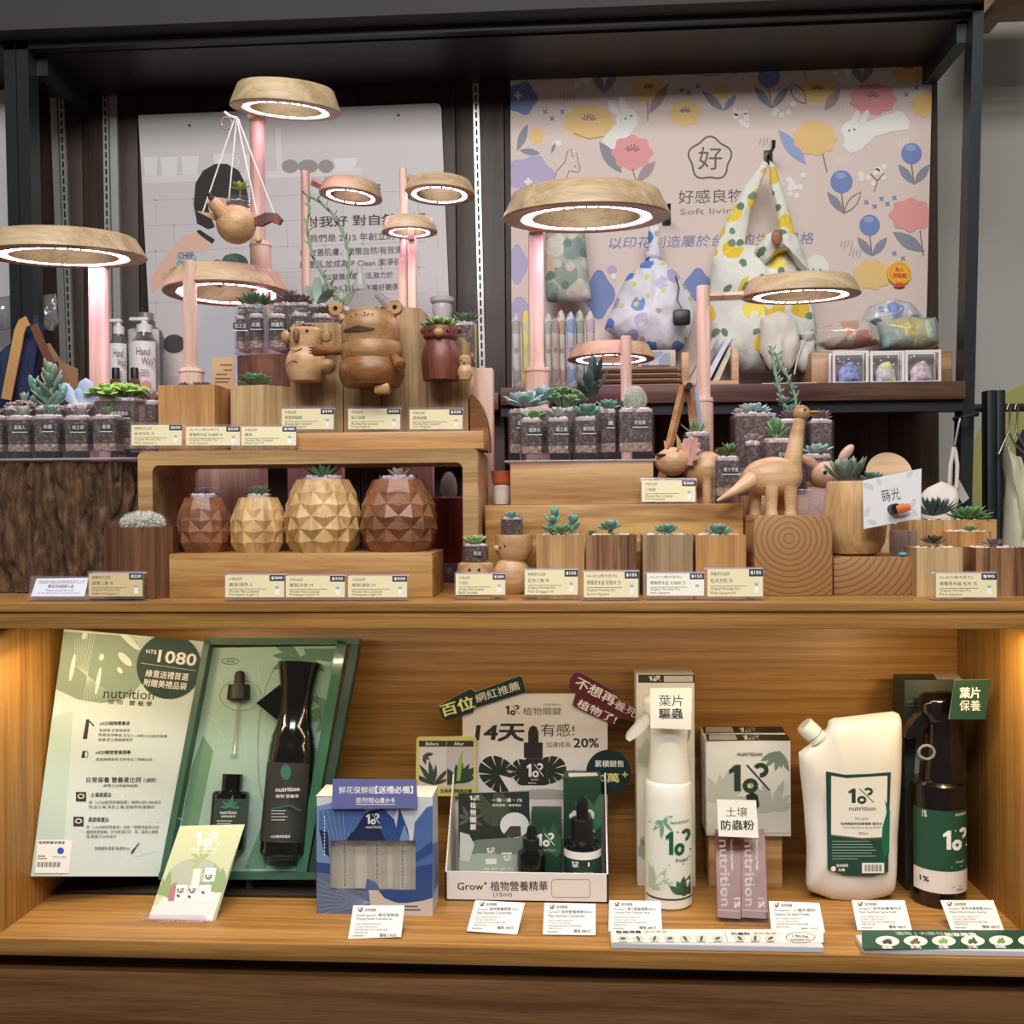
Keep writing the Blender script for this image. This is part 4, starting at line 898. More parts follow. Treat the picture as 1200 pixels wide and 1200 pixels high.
def rosette(mb, c, r, p, n=26, w=.42, th=.13, lo=12, hi=82, curl=.22, point=1.0, seed=0, tilt=(0, 0), short=.5, base=.35, fold=0.0):
    g = random.Random(seed * 13 + 5); m = pal(p); T0 = Matrix.Translation(Vector(c)) @ Matrix.Rotation(tilt[0], 4, 'X') @ Matrix.Rotation(tilt[1], 4, 'Y')
    for i in range(n):
        u = i / max(1, n - 1); az = i * 2.39996 + g.uniform(-.12, .12); el = math.radians(hi + (lo - hi) * u ** .8 + g.uniform(-4, 4)); L = r * (short + (1 - short) * u) * g.uniform(.92, 1.06)
        M = T0 @ Matrix.Rotation(az, 4, 'Z') @ Matrix.Rotation(el, 4, 'X') @ Matrix.Translation((0, r * .04, 0))
        mb.leaf(M, L, r * w * g.uniform(.9, 1.1), r * th, m, curl * g.uniform(.7, 1.2), point=point, base=base, fold=fold)
    return mb
def opposite(mb, base, top, r, p, levels=4, w=.5, th=.16, seed=0, lo=25, hi=70):
    """stem with pairs of fat leaves"""
    g = random.Random(seed); A = Vector(base); B = Vector(top); mb.tube([A, (A + B) / 2 + Vector((g.uniform(-.05, .05) * r, 0, 0)), B], [r * .09, r * .08, r * .06], stem_g)
    m = pal(p)
    for j in range(levels):
        u = (j + .6) / levels; P_ = A + (B - A) * u
        for k in range(3 if j < levels - 1 else 4):
            az = j * 1.1 + k * 2 * PI / (3 if j < levels - 1 else 4) + g.uniform(-.2, .2); el = math.radians(lo + (hi - lo) * u ** 1.5 + g.uniform(-8, 8))
            mb.leaf(Matrix.Translation(P_) @ Matrix.Rotation(az, 4, 'Z') @ Matrix.Rotation(el, 4, 'X'), r * g.uniform(.75, 1.05) * (1 - .3 * u), r * w * (1 - .2 * u), r * th, m, .18, base=.3)
    return mb
def bush(mb, c, rx, rz, p, n=12, leaf=.34, seed=0, ry=None, per=9, w=.6, th=.22):
    g = random.Random(seed); ry = ry or rx
    for i in range(n):
        a = i * 2.39996; q = math.sqrt((i + .5) / n); x, y = rx * q * math.cos(a), ry * q * math.sin(a); z = rz * (1 - q * q * .7) * g.uniform(.8, 1.1)
        mb.tube([Vector(c) + Vector((x * .3, y * .3, 0)), Vector(c) + Vector((x, y, z))], rx * .03, stem_g, 5)
        rosette(mb, Vector(c) + Vector((x, y, z)), rx * leaf, p, per, w, th, 5, 75, .1, seed=seed + i, tilt=(-y / ry * .4 if ry else 0, x / rx * .4))
    return mb
spine_m = mat('cactus_spine', (226, 222, 214), .7); cact_m = mat('cactus_body', (146, 158, 138), .8)
def cactus(mb, c, rx, rz, seed=0, n=420):
    g = random.Random(seed); mb.ell(Vector(c) + Vector((0, 0, rz * .8)), (rx * .9, rx * .9, rz), cact_m, 18, 12)
    for i in range(n):
        z = 1 - 1.75 * (i + .5) / n; a = i * 2.39996; q = math.sqrt(max(0, 1 - z * z)); d = Vector((q * math.cos(a), q * math.sin(a), z)); P_ = Vector(c) + Vector((d.x * rx * .9, d.y * rx * .9, rz * .8 + d.z * rz))
        if P_.z < c[2]: continue
        for k in range(3):
            e = (d + Vector((g.uniform(-.9, .9), g.uniform(-.9, .9), g.uniform(-.9, .9)))).normalized() * rx * .22; b = d.cross(e).normalized() * rx * .022 if d.cross(e).length > 1e-9 else Vector((rx * .02, 0, 0))
            mb.add([P_ - b, P_ + b, P_ + e], [(0, 1, 2)], spine_m)
    return mb
def chain(mb, pts, r, p, n=16, L=2.2, seed=0, m=None, w=.45):
    """thin wandering stem with small leaves"""
    g = random.Random(seed); mb.tube(pts, [r * (1 - .35 * i / (len(pts) - 1)) for i in range(len(pts))], m or stem_g, 6); q = [Vector(x) for x in pts]
    for i in range(n):
        u = (i + .5) / n * (len(q) - 1); j = min(len(q) - 2, int(u)); P_ = q[j].lerp(q[j + 1], u - j); az = i * 2.2 + g.uniform(-.4, .4)
        mb.leaf(Matrix.Translation(P_) @ Matrix.Rotation(az, 4, 'Z') @ Matrix.Rotation(math.radians(g.uniform(0, 55)), 4, 'X'), r * L * 2 * g.uniform(.8, 1.3), r * L * w * 2 * .6, r * .8, pal(p), .3, base=.4)
    return mb

# ------------------------------------------------------------------ clear jars with soil and gravel
jarm = clear('jar_acrylic', (249, 247, 253), 1.6, .02, .018)
soilm = speckle('soil', [(66, 54, 44), (88, 72, 58), (112, 92, 72), (58, 50, 44), (150, 130, 106), (74, 64, 56)], 340)
soil2 = speckle('soil_grit', [(160, 134, 104), (190, 166, 132), (130, 106, 84), (206, 188, 160)], 260)
pebm = speckle('pebbles', [(228, 220, 212), (206, 190, 180), (236, 232, 228), (176, 156, 144), (222, 204, 194)], 150)
tagd = P((58, 58, 64)); tagw = P((226, 226, 226))
def gravel(t, cx, d, rx, ry, z, n, seed, parent=None, size=.0022, square=True):
    g = random.Random(seed); mb = MB(); mb.box(cx - rx, cx + rx, d - ry, d + ry, z - .004, z, pebm) if square else mb.lathe([(rx, z - .004), (rx, z), (0, z + .0005)], pebm, 24, (cx, d, 0))
    for i in range(n):
        if square: x, y = g.uniform(-1, 1), g.uniform(-1, 1)
        else: a = g.uniform(0, 2 * PI); q = math.sqrt(g.random()); x, y = q * math.cos(a), q * math.sin(a)
        s = size * g.uniform(.7, 1.3); mb.ell((cx + x * (rx - s), d + y * (ry - s), z + s * .25), (s, s * g.uniform(.7, 1), s * .8), pebm, 6, 4)
    return t.part('gravel', mb, parent, kind='stuff')
def jar(label, x0, x1, y0, y1, Y, plant, z=None, tag='', rnd=False, base=.16, depth=None, group='clear planted jars', tagx=None, fill=.0, np_=50):
    """plant(mb, c, s, t): builds the succulent at c, s = metres per pixel"""
    cx = (x0 + x1) / 2; t = T('succulent_jar', label, 'jar', cx, y1, Y, z=z, group=group)
    w = (x1 - x0) / 2 * t.s; d = depth or w; H = t.Z(y0); b = H * base; th = .0019; off = d; mb = MB()
    if rnd:
        mb.lathe([(w, 0), (w, H), (w - th, H), (w - th, b), (0, b)], jarm, 28, (0, off, 0)); mb.lathe([(0, 0), (w, 0)], jarm, 28, (0, off, 0), cap=False)
    else:
        c_ = w * .16
        def ringp(ww, dd, z_): return [Vector((sx * (ww - (c_ if q else 0)), off + sy * (dd - (0 if q else c_)), z_)) for sx, sy, q in ((1, -1, 0), (1, 1, 0), (1, 1, 1), (-1, 1, 1), (-1, 1, 0), (-1, -1, 0), (-1, -1, 1), (1, -1, 1))]
        R_ = [ringp(w, d, 0), ringp(w, d, H), ringp(w - th, d - th, H), ringp(w - th, d - th, b)]
        vs = sum(R_, []); fs = [(j * 8 + i, j * 8 + (i + 1) % 8, j * 8 + 8 + (i + 1) % 8, j * 8 + 8 + i) for j in range(3) for i in range(8)] + [tuple(reversed(range(8))), tuple(24 + i for i in range(8))]
        mb.add(vs, fs, jarm)
    t.part('jar_body', mb)
    wi, di = w - th * 1.6, d - th * 1.6; zs_ = H * (1 - fill); zm = b + (zs_ - b) * .22; sb = MB(); g2 = MB()
    if rnd: g2.lathe([(wi, b + .0005), (wi, zm)], soil2, 24, (0, off, 0)); g2.lathe([(wi, zm), (wi, zs_ - .004)], soilm, 24, (0, off, 0))
    else: g2.box(-wi, wi, off - di, off + di, b + .0005, zm, soil2, .001); g2.box(-wi, wi, off - di, off + di, zm, zs_ - .004, soilm, .001)
    t.part('soil', g2); gravel(t, 0, off, wi, di, zs_, np_, int(x0 * 7 + y0), square=not rnd, size=min(.0024, w * .16))
    if plant:
        pm = MB(); plant(pm, Vector((0, off, zs_ - .001)), t.s, t); t.part('succulent', pm)
    if tag:
        tx = (tagx - cx) * t.s if tagx else w * .25; f = Face(t, (tx, off - d - .0006, H * .72), (1, 0, 0), (0, 0, 1)); f.k = 1; q = 7 * t.s
        lw = 1.9 * len(tag) + 3; X = t.bx + tx / t.s; Yp = y0 + (y1 - y0) * .26
        f.rect(X - lw, X + lw, Yp - 3.6, Yp + 3.8, tagd); f.text(tag, X - lw + 2, X + lw - 2, Yp + 2.5, 5, tagw); f.rect(X - lw, X + lw, Yp + 5.2, Yp + 6.2, tagw); f.part('name_tag')
    return t
def ros(r, p, dz=5, **k): return lambda mb, c, s, t: rosette(mb, c + Vector((k.pop('dx', 0) * s, 0, dz * s)), r * s, p, **k)

# ---- bark stump at the far left
barkm, bt, bb = nt('bark')
_tc = bt.nodes.new('ShaderNodeTexCoord'); _mp = bt.nodes.new('ShaderNodeMapping'); _mp.inputs['Scale'].default_value = (60, 60, 16)
_n = bt.nodes.new('ShaderNodeTexNoise'); _n.inputs['Scale'].default_value = 1.6; _n.inputs['Detail'].default_value = 8; _n.inputs['Roughness'].default_value = .65
bt.links.new(_tc.outputs['Object'], _mp.inputs['Vector']); bt.links.new(_mp.outputs['Vector'], _n.inputs['Vector'])
_rp = ramp(bt, [(.30, (44, 31, 22)), (.46, (82, 58, 40)), (.6, (116, 84, 56)), (.76, (154, 116, 78))]); bt.links.new(_n.outputs['Fac'], _rp.inputs[0]); bt.links.new(_rp.outputs[0], bb.inputs['Base Color'])
_b = bt.nodes.new('ShaderNodeBump'); _b.inputs['Strength'].default_value = 1.0; _b.inputs['Distance'].default_value = .008; bt.links.new(_n.outputs['Fac'], _b.inputs['Height']); bt.links.new(_b.outputs['Normal'], bb.inputs['Normal']); bb.inputs['Roughness'].default_value = .9
def stump(name, label, cx, ytop, ybot, w, Y, dd, z, amp, m, topm, n=320, mz=120, cat='stump'):
    t = T(name, label, cat, cx, ybot, Y, z=z); H = t.Z(ytop); rx = w / 2 * t.s; vs = []; fs = []
    for j in range(mz + 1):
        u = j / mz
        for i in range(n):
            a = 2 * PI * i / n; sup = (abs(math.cos(a)) ** 3.2 + abs(math.sin(a)) ** 3.2) ** (-1 / 3.2); x = math.cos(a) * sup * rx; y = math.sin(a) * sup * dd
            p = Vector((x, y, H * u)); q = noise.noise(Vector((x * 34, y * 34, p.z * 7))) * 1.0 + abs(noise.noise(Vector((x * 75 + 7, y * 75, p.z * 16)))) * -.9 + noise.noise(Vector((x * 160, y * 160, p.z * 50))) * .35
            fis = min(1, abs(noise.noise(Vector((x * 27 + 3, y * 27, p.z * 6)))) * 4.5) - 1; fi2 = min(1, abs(noise.noise(Vector((x * 90, y * 90 + 5, p.z * 24)))) * 3.5) - 1
            q = q * .55 + fis * 1.1 + fi2 * .5; k = amp * q * (1 if 0 < j < mz else .8) - (amp * .6 if j == 0 else 0); dn = Vector((math.cos(a), math.sin(a), 0)); vs.append(p + dn * k + Vector((0, dd, 0)))
    for j in range(mz):
        for i in range(n): fs.append((j * n + i, j * n + (i + 1) % n, (j + 1) * n + (i + 1) % n, (j + 1) * n + i))
    mb = MB().add(vs, fs, m); mb.add(vs[-n:], [tuple(range(n))], topm); mb.add(vs[:n], [tuple(reversed(range(n)))], topm); t.part(name, mb, smooth=60); return t
cutm = wood('cut_wood', (176, 140, 100), (140, 104, 70), 1, 'x')
stump('bark_stump', 'large dark bark-covered stump at the left end of the worktop', 58, 541, 698, 218, 1.325, .105, ZL, .010, barkm, cutm)
zst = W(60, 538, 1.34).z
t = T('acrylic_tray', 'clear acrylic tray on the bark stump under the jars', 'tray', 66, 539, 1.327, z=zst - .002)
t.part('tray', MB().box(t.X(-20), t.X(162), 0, .17, 0, .0025, clear('tray_acrylic', (240, 236, 248), 1.3, .04, .30), .0008))
zst += .0012
J = jar
J('clear jar cut by the left photo edge on the bark stump', -26, 3, 488, 537, 1.335, ros(12, 'pink', n=18), zst)
J('front jar with a pale pink rosette, leftmost whole jar on the stump', 5, 34, 488, 537, 1.335, ros(13, 'pale', n=20, w=.5, lo=20), zst, '星美人')
J('front jar with a flat grey rosette beneath the tall stemmed succulent', 36, 68, 487, 537, 1.335, ros(14, 'bluegreen', n=22, w=.4, lo=15), zst, '秋麗')
J('front jar with a pinkish white rosette, third whole jar on the stump', 72, 103, 488, 537, 1.335, ros(13, 'pink', n=20, w=.45, lo=20), zst, '桃之卵')
J('front jar with a small green rosette before the bright green bush', 105, 136, 487, 537, 1.335, ros(11, 'green', n=16, w=.45, lo=25), zst, '春萌')
J('large square jar overflowing with bright green jade leaves', 106, 160, 466, 537, 1.375, lambda mb, c, s, t: bush(mb, c + Vector((0, -4 * s, 2 * s)), 36 * s, 13 * s, 'jade', 16, .40, 3, ry=24 * s, per=8), zst, '雀利翡翠木')
J('tall stemmed grey-green succulent in the second row on the stump', 38, 72, 476, 537, 1.375, lambda mb, c, s, t: [opposite(mb, c, c + Vector((-4 * s, 0, 40 * s)), 30 * s, 'grey', 6, .36, .17, 4), opposite(mb, c, c + Vector((-26 * s, -.004, 24 * s)), 24 * s, 'bluegreen', 4, .38, .18, 5), opposite(mb, c, c + Vector((-38 * s, -.008, 8 * s)), 20 * s, 'grey', 3, .38, .18, 8), opposite(mb, c, c + Vector((16 * s, -.006, 16 * s)), 20 * s, 'bluegreen', 3, .36, .17, 9)], zst)
J('powder blue round-leaved succulent behind the second row on the stump', 74, 104, 474, 537, 1.375, lambda mb, c, s, t: [mb.leaf(Matrix.Translation(c + Vector((dx * s, 0, 2 * s))) @ Matrix.Rotation(az, 4, 'Y') @ Matrix.Rotation(1.45, 4, 'X'), L * s, w * s, 5 * s, pal('powder'), .05, point=.6) for dx, az, L, w in ((-6, -.7, 34, 17), (4, 0.02, 32, 20), (8, .8, 26, 15), (0, -.2, 22, 14))], zst)
J('back jar of mixed pink rosettes at the left photo edge on the stump', 2, 36, 476, 537, 1.375, lambda mb, c, s, t: bush(mb, c, 18 * s, 6 * s, 'pink', 6, .5, 9), zst)
J('small dark violet rosette jar in the third row on the stump', 60, 90, 480, 537, 1.412, lambda mb, c, s, t: rosette(mb, c + Vector((8 * s, -14 * s, 2 * s)), 14 * s, 'violet', 28, .2, .1, 5, 85), zst)
J('round jar with a little striped aloe between the green bush and wood pots', 164, 186, 470, 537, 1.37, ros(15, 'pink', n=18, w=.26, lo=20), zst, rnd=True)
# ------------------------------------------------------------------ wooden risers and planters on the worktop
pine = wood('pine', (200, 160, 108), (172, 130, 82), 1.0, 'x', .42, .5, 45)
pineV = wood('pine_upright', (208, 166, 108), (176, 130, 78), 1.0, 'z', .45, .3, 75)
pineP = wood('pine_pale', (210, 178, 128), (184, 146, 98), 1.0, 'z', .45, .3, 85)
pineO = wood('pine_orange', (208, 158, 98), (184, 128, 74), 1.0, 'z', .45, .3, 70)
walnut = wood('walnut', (126, 84, 56), (88, 54, 36), 1.0, 'z', .45, .3, 80)
zebra = wood('zebrano', (164, 122, 82), (120, 82, 54), 1.0, 'z', .45, 1.2, 70, dark=(70, 46, 32))
grayw = wood('grey_brown', (176, 148, 112), (146, 116, 84), 1.0, 'z', .5, .3, 75)
panw = wood('board_grain', (182, 148, 104), (152, 116, 76), 1.0, 'z', .5, .3, 95)
oakr = wood('riser_oak', (196, 150, 88), (164, 114, 58), 1.0, 'x', .4, .9, 34)
beech = wood('beech', (214, 172, 126), (192, 146, 100), 1.0, 'x', .4, .3, 45)
beechd = wood('beech_dark', (150, 98, 56), (122, 74, 40), 1.0, 'x', .36, .3, 45)
beechm = wood('beech_mid', (190, 146, 98), (164, 118, 74), 1.0, 'x', .38, .3, 45)
redw = wood('red_wood', (128, 70, 54), (92, 46, 36), 1.0, 'z', .42, .4, 60)
eye = mat('eye_black', (22, 18, 18), .25); ink = mat('carved_line', (70, 44, 28), .7)
# bridge table
YBR = 1.30
zbt = W(365, 527, YBR).z
t = T('bridge_riser', 'wide wooden bridge stand over the four pineapple planters', 'stand', 365, 700, YBR, z=ZL)
Hb = zbt - ZL; xa, xb = t.X(163), t.X(561); D = .15; w_ = t.X(180) - xa
mb = MB(); r_ = .007; top = Hb; un = t.Z(543.5)
poly = [(xa, 0), (xa, top - r_), (xa + r_ * .3, top - r_ * .3), (xa + r_, top), (xb - r_, top), (xb - r_ * .3, top - r_ * .3), (xb, top - r_), (xb, 0), (xb - w_, 0), (xb - w_, un - r_), (xb - w_ - r_ * .4, un - r_ * .3), (xb - w_ - r_, un), (xa + w_ + r_, un), (xa + w_ + r_ * .4, un - r_ * .3), (xa + w_, un - r_), (xa + w_, 0)]
mb.prism(poly, 0, D, pine); t.part('bridge_body', mb)
# long low riser with the pineapples
t = T('long_riser', 'long flat wooden block carrying the four pineapple planters', 'riser', 353, 699, 1.262, z=ZL)
t.box('block', 195, 507, 648.5, None, 0, .105, oakr, .0015)
zri = t.loc.z + t.Z(648.5)
pinL = wood('pineapple_light', (220, 180, 122), (190, 146, 92), 1.0, 'z', .42, 1.4, 38); pinD = wood('pineapple_dark', (150, 98, 66), (118, 72, 46), 1.0, 'x', .4, .5, 45)
def pineapple(label, x0, x1, y0, y1, m, n, rows, plant, dish, a0=0.0):
    cx = (x0 + x1) / 2; R_ = (x1 - x0) / 2; t = T('pineapple_planter', label, 'planter', cx, 648.5, 1.262 + .0525, z=zri, group='faceted pineapple planters')
    H = t.Z(y0); vs = []; fs = []; s = t.s
    for j in range(rows + 1):
        u = j / rows; r = R_ * s * (0.80 + .235 * math.sin(PI * min(1, u * 1.0 + .02)) - .10 * u) / .985
        for i in range(n):
            a = a0 + 2 * PI * (i + .5 * (j % 2)) / n; vs.append(Vector((r * .975 * math.cos(a), r * .975 * math.sin(a), H * u)))
    for j in range(rows + 1):          # each diamond is a low pyramid: its two side corners on ring j, tips on the rings above and below
        for i in range(n):
            L_, R2 = j * n + i, j * n + (i + 1) % n; k = i if j % 2 == 0 else (i + 1) % n; mid = (vs[L_] + vs[R2]) / 2; f_ = 1.165 if 0 < j < rows else 1.0
            vs.append(Vector((mid.x * f_, mid.y * f_, mid.z - (H / rows * .16 if 0 < j < rows else 0)))); C_ = len(vs) - 1
            if j < rows: T_ = (j + 1) * n + k; fs += [(L_, C_, T_), (C_, R2, T_)]
            if j > 0: B_ = (j - 1) * n + k; fs += [(L_, B_, C_), (C_, B_, R2)]
    fs += [tuple(reversed(range(n))), tuple(rows * n + i for i in range(n))]
    t.part('faceted_body', MB().add(vs, fs, m), smooth=0)
    dr = dish * s; jb = MB(); jb.lathe([(dr, H - .002), (dr, H + 5 * s), (dr - .0012, H + 5 * s), (dr - .0012, H - .002)], jarm, 28); t.part('glass_liner', jb)
    gravel(t, 0, 0, dr - .0015, dr - .0015, H + 2.5 * s, 40, int(cx), square=False, size=.0024)
    pm = MB(); plant(pm, Vector((0, 0, H + 3 * s)), s, t); t.part('succulent', pm)
pineapple('small dark faceted pineapple planter, leftmost of the four under the bridge', 208, 272, 583, 648, pinD, 8, 5, lambda mb, c, s, t: rosette(mb, c, 15 * s, 'violet', 26, .28, .12, 10, 80, seed=1), 17, .2)
pineapple('small pale faceted pineapple planter with a pointed green rosette', 271, 336, 583, 648, pinL, 8, 5, lambda mb, c, s, t: rosette(mb, c, 17 * s, 'aloe', 34, .3, .12, 12, 82, seed=2, point=1.6), 15, .5)
pineapple('large pale faceted pineapple planter with a spiky red-tinged rosette', 335, 423, 562, 648, pinL, 9, 6, lambda mb, c, s, t: rosette(mb, c, 25 * s, 'aloe', 34, .22, .1, 10, 80, seed=3, point=2.2), 25, .1)
pineapple('large dark faceted pineapple planter, rightmost of the four under the bridge', 424, 511, 562, 648, pinD, 9, 6, lambda mb, c, s, t: rosette(mb, c, 17 * s, 'pink', 16, .4, .16, 20, 80, seed=4), 23, .35)
# pale boards standing behind the bridge, lit pink by the lamps above
for x0, x1, y0, lb_ in ((222, 304, 552, 'pale upright board behind the left pineapple planters'), (338, 402, 556, 'pale upright board behind the gap between the middle pineapple planters'), (472, 508, 553, 'narrow pale upright board behind the large dark pineapple planter')):
    t = T('upright_board', lb_, 'board', (x0 + x1) / 2, 690, 1.53, z=ZL, group='upright boards behind the bridge'); t.box('board', x0, x1, y0 - 20, None, 0, .02, ashv, .001)
# red pot with fluffy white cactus behind the bridge's right leg
t = T('cactus_pot', 'dark red cylinder pot with a fluffy white cactus under the bridge', 'pot', 527, 690, 1.53, z=ZL)
t.lathe('pot', [(19, 660), (19, 648), (19, 584), (17, 582), (17, 588), (0, 588)], mat('red_glaze', (112, 44, 42), .3)); t.lathe('saucer', [(26, 697), (27, 664), (20, 660)], mat('saucer_red', (96, 40, 40), .35)) if 0 else None
t.lathe('pedestal', [(24, 682), (24, 668), (20, 660), (19, 659)], mat('pedestal_dark', (84, 52, 48), .4))
t.part('cactus', cactus(MB(), Vector((0, 0, t.Z(588))), 10 * t.s, 19 * t.s, 3))
# walnut octagon pot, left front
t = T('wooden_pot', 'dark walnut octagonal pot with a white fluffy cactus by the bark stump', 'pot', 151, 699, 1.236, z=ZL)
t.part('pot', MB().lathe([(43.5 * t.s, 0), (43.5 * t.s, t.Z(618)), (40 * t.s, t.Z(618)), (40 * t.s, t.Z(622)), (0, t.Z(622))], walnut, 8, (0, 40 * t.s, 0), a0=PI / 8 + .12), smooth=20)
t.part('cactus', cactus(MB(), Vector((2 * t.s, 36 * t.s, t.Z(622))), 25 * t.s, 11 * t.s, 4, 640))

def cubepot(label, x0, x1, y0, y1, Y, m, plant, z=None, hexa=False, dep=None, side=None, extra=None, yb=0, group='turned square wood pots'):
    cx = (x0 + x1) / 2; t = T('wooden_pot', label, 'pot', cx, y1, Y, z=z, group=group); w = (x1 - x0) / 2 * t.s; d = dep or 2 * w; H = t.Z(y0); mb = MB(); e = .004
    if hexa:
        mb.lathe([(w * 1.03, 0), (w * 1.03, H), (w * .9, H), (w * .9, H - .005), (0, H - .005)], m, hexa, (0, w * .95, 0), a0=side or 0); off = w * .95; iw = w * .8
    else:
        P1 = [(-w, 0), (w, 0), (w, d), (-w, d)]; P2 = [(-w + e, e), (w - e, e), (w - e, d - e), (-w + e, d - e)]
        vs = [(x, y, 0) for x, y in P1] + [(x, y, H) for x, y in P1] + [(x, y, H) for x, y in P2] + [(x, y, H - .006) for x, y in P2]
        fs = [(3, 2, 1, 0)] + [(j * 4 + i, j * 4 + (i + 1) % 4, j * 4 + 4 + (i + 1) % 4, j * 4 + 4 + i) for j in range(3) for i in range(4)] + [(12, 13, 14, 15)]
        mb.add(vs, fs, m); off = d / 2; iw = w - e
    t.part('pot', mb, smooth=25); gravel(t, 0, off, iw * .96, (iw if hexa else d / 2 - e) * .96, H - .002, 40, int(cx * 3), square=not hexa, size=.003)
    pm = MB(); plant(pm, Vector((0, off, H - .002)), t.s, t); t.part('succulent', pm); return t
cubepot('left of the two orange pine pots on the bridge, with a tiny dark rosette', 185, 253, 451, 522, 1.345, pineO, lambda mb, c, s, t: [rosette(mb, c + Vector((dx * s, -20 * s, 1 * s)), 9 * s, 'violet', 22, .3, .14, 10, 80, seed=dx) for dx in (-8, 8, 18)], zbt)
cubepot('right of the two pine pots on the bridge, with a plump green rosette', 254, 338, 451, 522, 1.345, pineP, lambda mb, c, s, t: rosette(mb, c + Vector((-2 * s, -22 * s, 3 * s)), 24 * s, 'green', 20, .62, .14, 8, 78, .15, .6, seed=8), zbt, hexa=6, side=-.18)
# brown wood slice with jars behind the pots
stump('wood_slice_block', 'reddish brown bark slice under the jars behind the koala planter', 315, 415, 522, 90, 1.40, .045, zbt, .002, wood('bark_red', (124, 72, 54), (84, 46, 36), 1, 'z', .7), cutm, 140, 40, cat='block')
zsl = W(315, 415, 1.40).z + .001
J('narrow front jar at the left end of the brown bark slice', 273, 287, 370, 415, 1.402, ros(7, 'pale', n=14), zsl, '虹之玉', rnd=True)
J('second front jar on the brown bark slice, with a pale blue rosette', 287, 308, 368, 415, 1.402, ros(11, 'blue', n=20, w=.4), zsl, '白鳳', rnd=True)
J('third front jar on the brown bark slice, with a pinkish rosette', 309, 334, 368, 415, 1.402, ros(9, 'pink', n=18), zsl, '姬朧月', rnd=True)
J('front jar with a round green leaf pair behind the koala planter', 336, 360, 366, 415, 1.402, lambda mb, c, s, t: rosette(mb, c + Vector((3 * s, 0, 0)), 13 * s, 'green', 6, .9, .2, 15, 60, seed=4), zsl, '花月', rnd=True)
J('jar with a dark red-edged rosette between koala and frog planters', 361, 388, 368, 415, 1.408, lambda mb, c, s, t: rosette(mb, c + Vector((4 * s, 0, 3 * s)), 15 * s, 'dark', 30, .4, .12, 10, 80, seed=6), zsl, '紅輝', rnd=True)
J('back jar with a large pointed green aloe rosette on the bark slice', 276, 308, 356, 415, 1.45, lambda mb, c, s, t: rosette(mb, c + Vector((2 * s, 0, 0)), 26 * s, 'aloe', 60, .26, .1, 8, 86, .2, 1.8, seed=7), zsl)
J('back jar with a grey-pink rosette and tan hairs on the bark slice', 318, 362, 354, 415, 1.45, lambda mb, c, s, t: [rosette(mb, c + Vector((0, 0, 3 * s)), 26 * s, 'violet', 40, .3, .1, 5, 40, .1, 1.6, seed=9), rosette(mb, c + Vector((-4 * s, -8 * s, 8 * s)), 15 * s, 'red', 34, .08, .05, 30, 85, .1, seed=10)], zsl)
def bigleaves(mb, c, s, t):
    for az, el, L, w in ((2.3, .75, 40, 17), (1.2, .85, 44, 15), (.3, .9, 44, 14), (-.7, .35, 36, 16), (-2.6, .3, 30, 15), (1.7, 1.3, 40, 12)):
        mb.leaf(Matrix.Translation(c) @ Matrix.Rotation(az - 1.57, 4, 'Z') @ Matrix.Rotation(el, 4, 'X'), L * s, w * s, 2.4 * s, pal('grey'), .15, point=1.6, base=.25, fold=.25)
J('back jar with long grey-green blade leaves beside the tall lamp post', 352, 384, 356, 415, 1.475, bigleaves, zsl)
def tallvine(mb, c, s, t):
    P_ = lambda x, y, d=0: Vector((t.X(x), c.y + d, t.Z(y)))
    chain(mb, [c, P_(392, 350), P_(380, 326), P_(364, 296), P_(357, 264), P_(360, 238), P_(358, 222)], 2.2 * s, 'green', 22, 2.0, 1)
    chain(mb, [P_(358, 222), P_(374, 232), P_(388, 246), P_(400, 268), P_(407, 294), P_(406, 326), P_(404, 352)], 2.0 * s, 'green', 24, 2.0, 2)
    chain(mb, [P_(384, 336), P_(392, 344), P_(404, 354)], 1.6 * s, 'lime', 5, 2.2, 3)
    chain(mb, [P_(404, 354), P_(410, 344), P_(416, 334)], 1.4 * s, 'lime', 4, 2.2, 5)
J('jar with a very tall arching string-leaved stem behind the frog planter', 384, 412, 360, 415, 1.47, tallvine, zsl)

# boards behind the animal planters and the plank under them
YA = 1.375
t = T('plank_riser', 'flat orange pine plank on the bridge under the animal boards', 'riser', 460, 526, 1.318, z=zbt)
t.box('plank', 347, 567, 506, None, 0, .12, wood('plank_orange', (206, 158, 100), (180, 128, 72), 1, 'x', .42, .6, 40), .0012)
zpl = zbt + t.Z(506)
def board(label, x0, x1, y0, dy=0, dep=.045, Y=YA):
    t = T('wooden_board', label, 'board', (x0 + x1) / 2, 506, Y, z=zpl, group='upright boards behind the animal planters'); a, b = t.X(x0), t.X(x1); z0, z1 = t.Z(y0), t.Z(y0 + dy); r = .006
    t.part('board', MB().prism([(a, 0), (b, 0), (b, z1 - r), (b - r, z1), (a + r, z0), (a, z0 - r)], 0, dep, panw))
board('lowest upright board, behind the koala planter', 341, 402, 378)
board('middle upright board, hidden mostly by the frog planter', 403, 447, 372)
board('tallest upright board, between the frog and bear planters', 448, 500, 356, 6)
board('right upright board, behind the bear planter', 501, 549, 396)

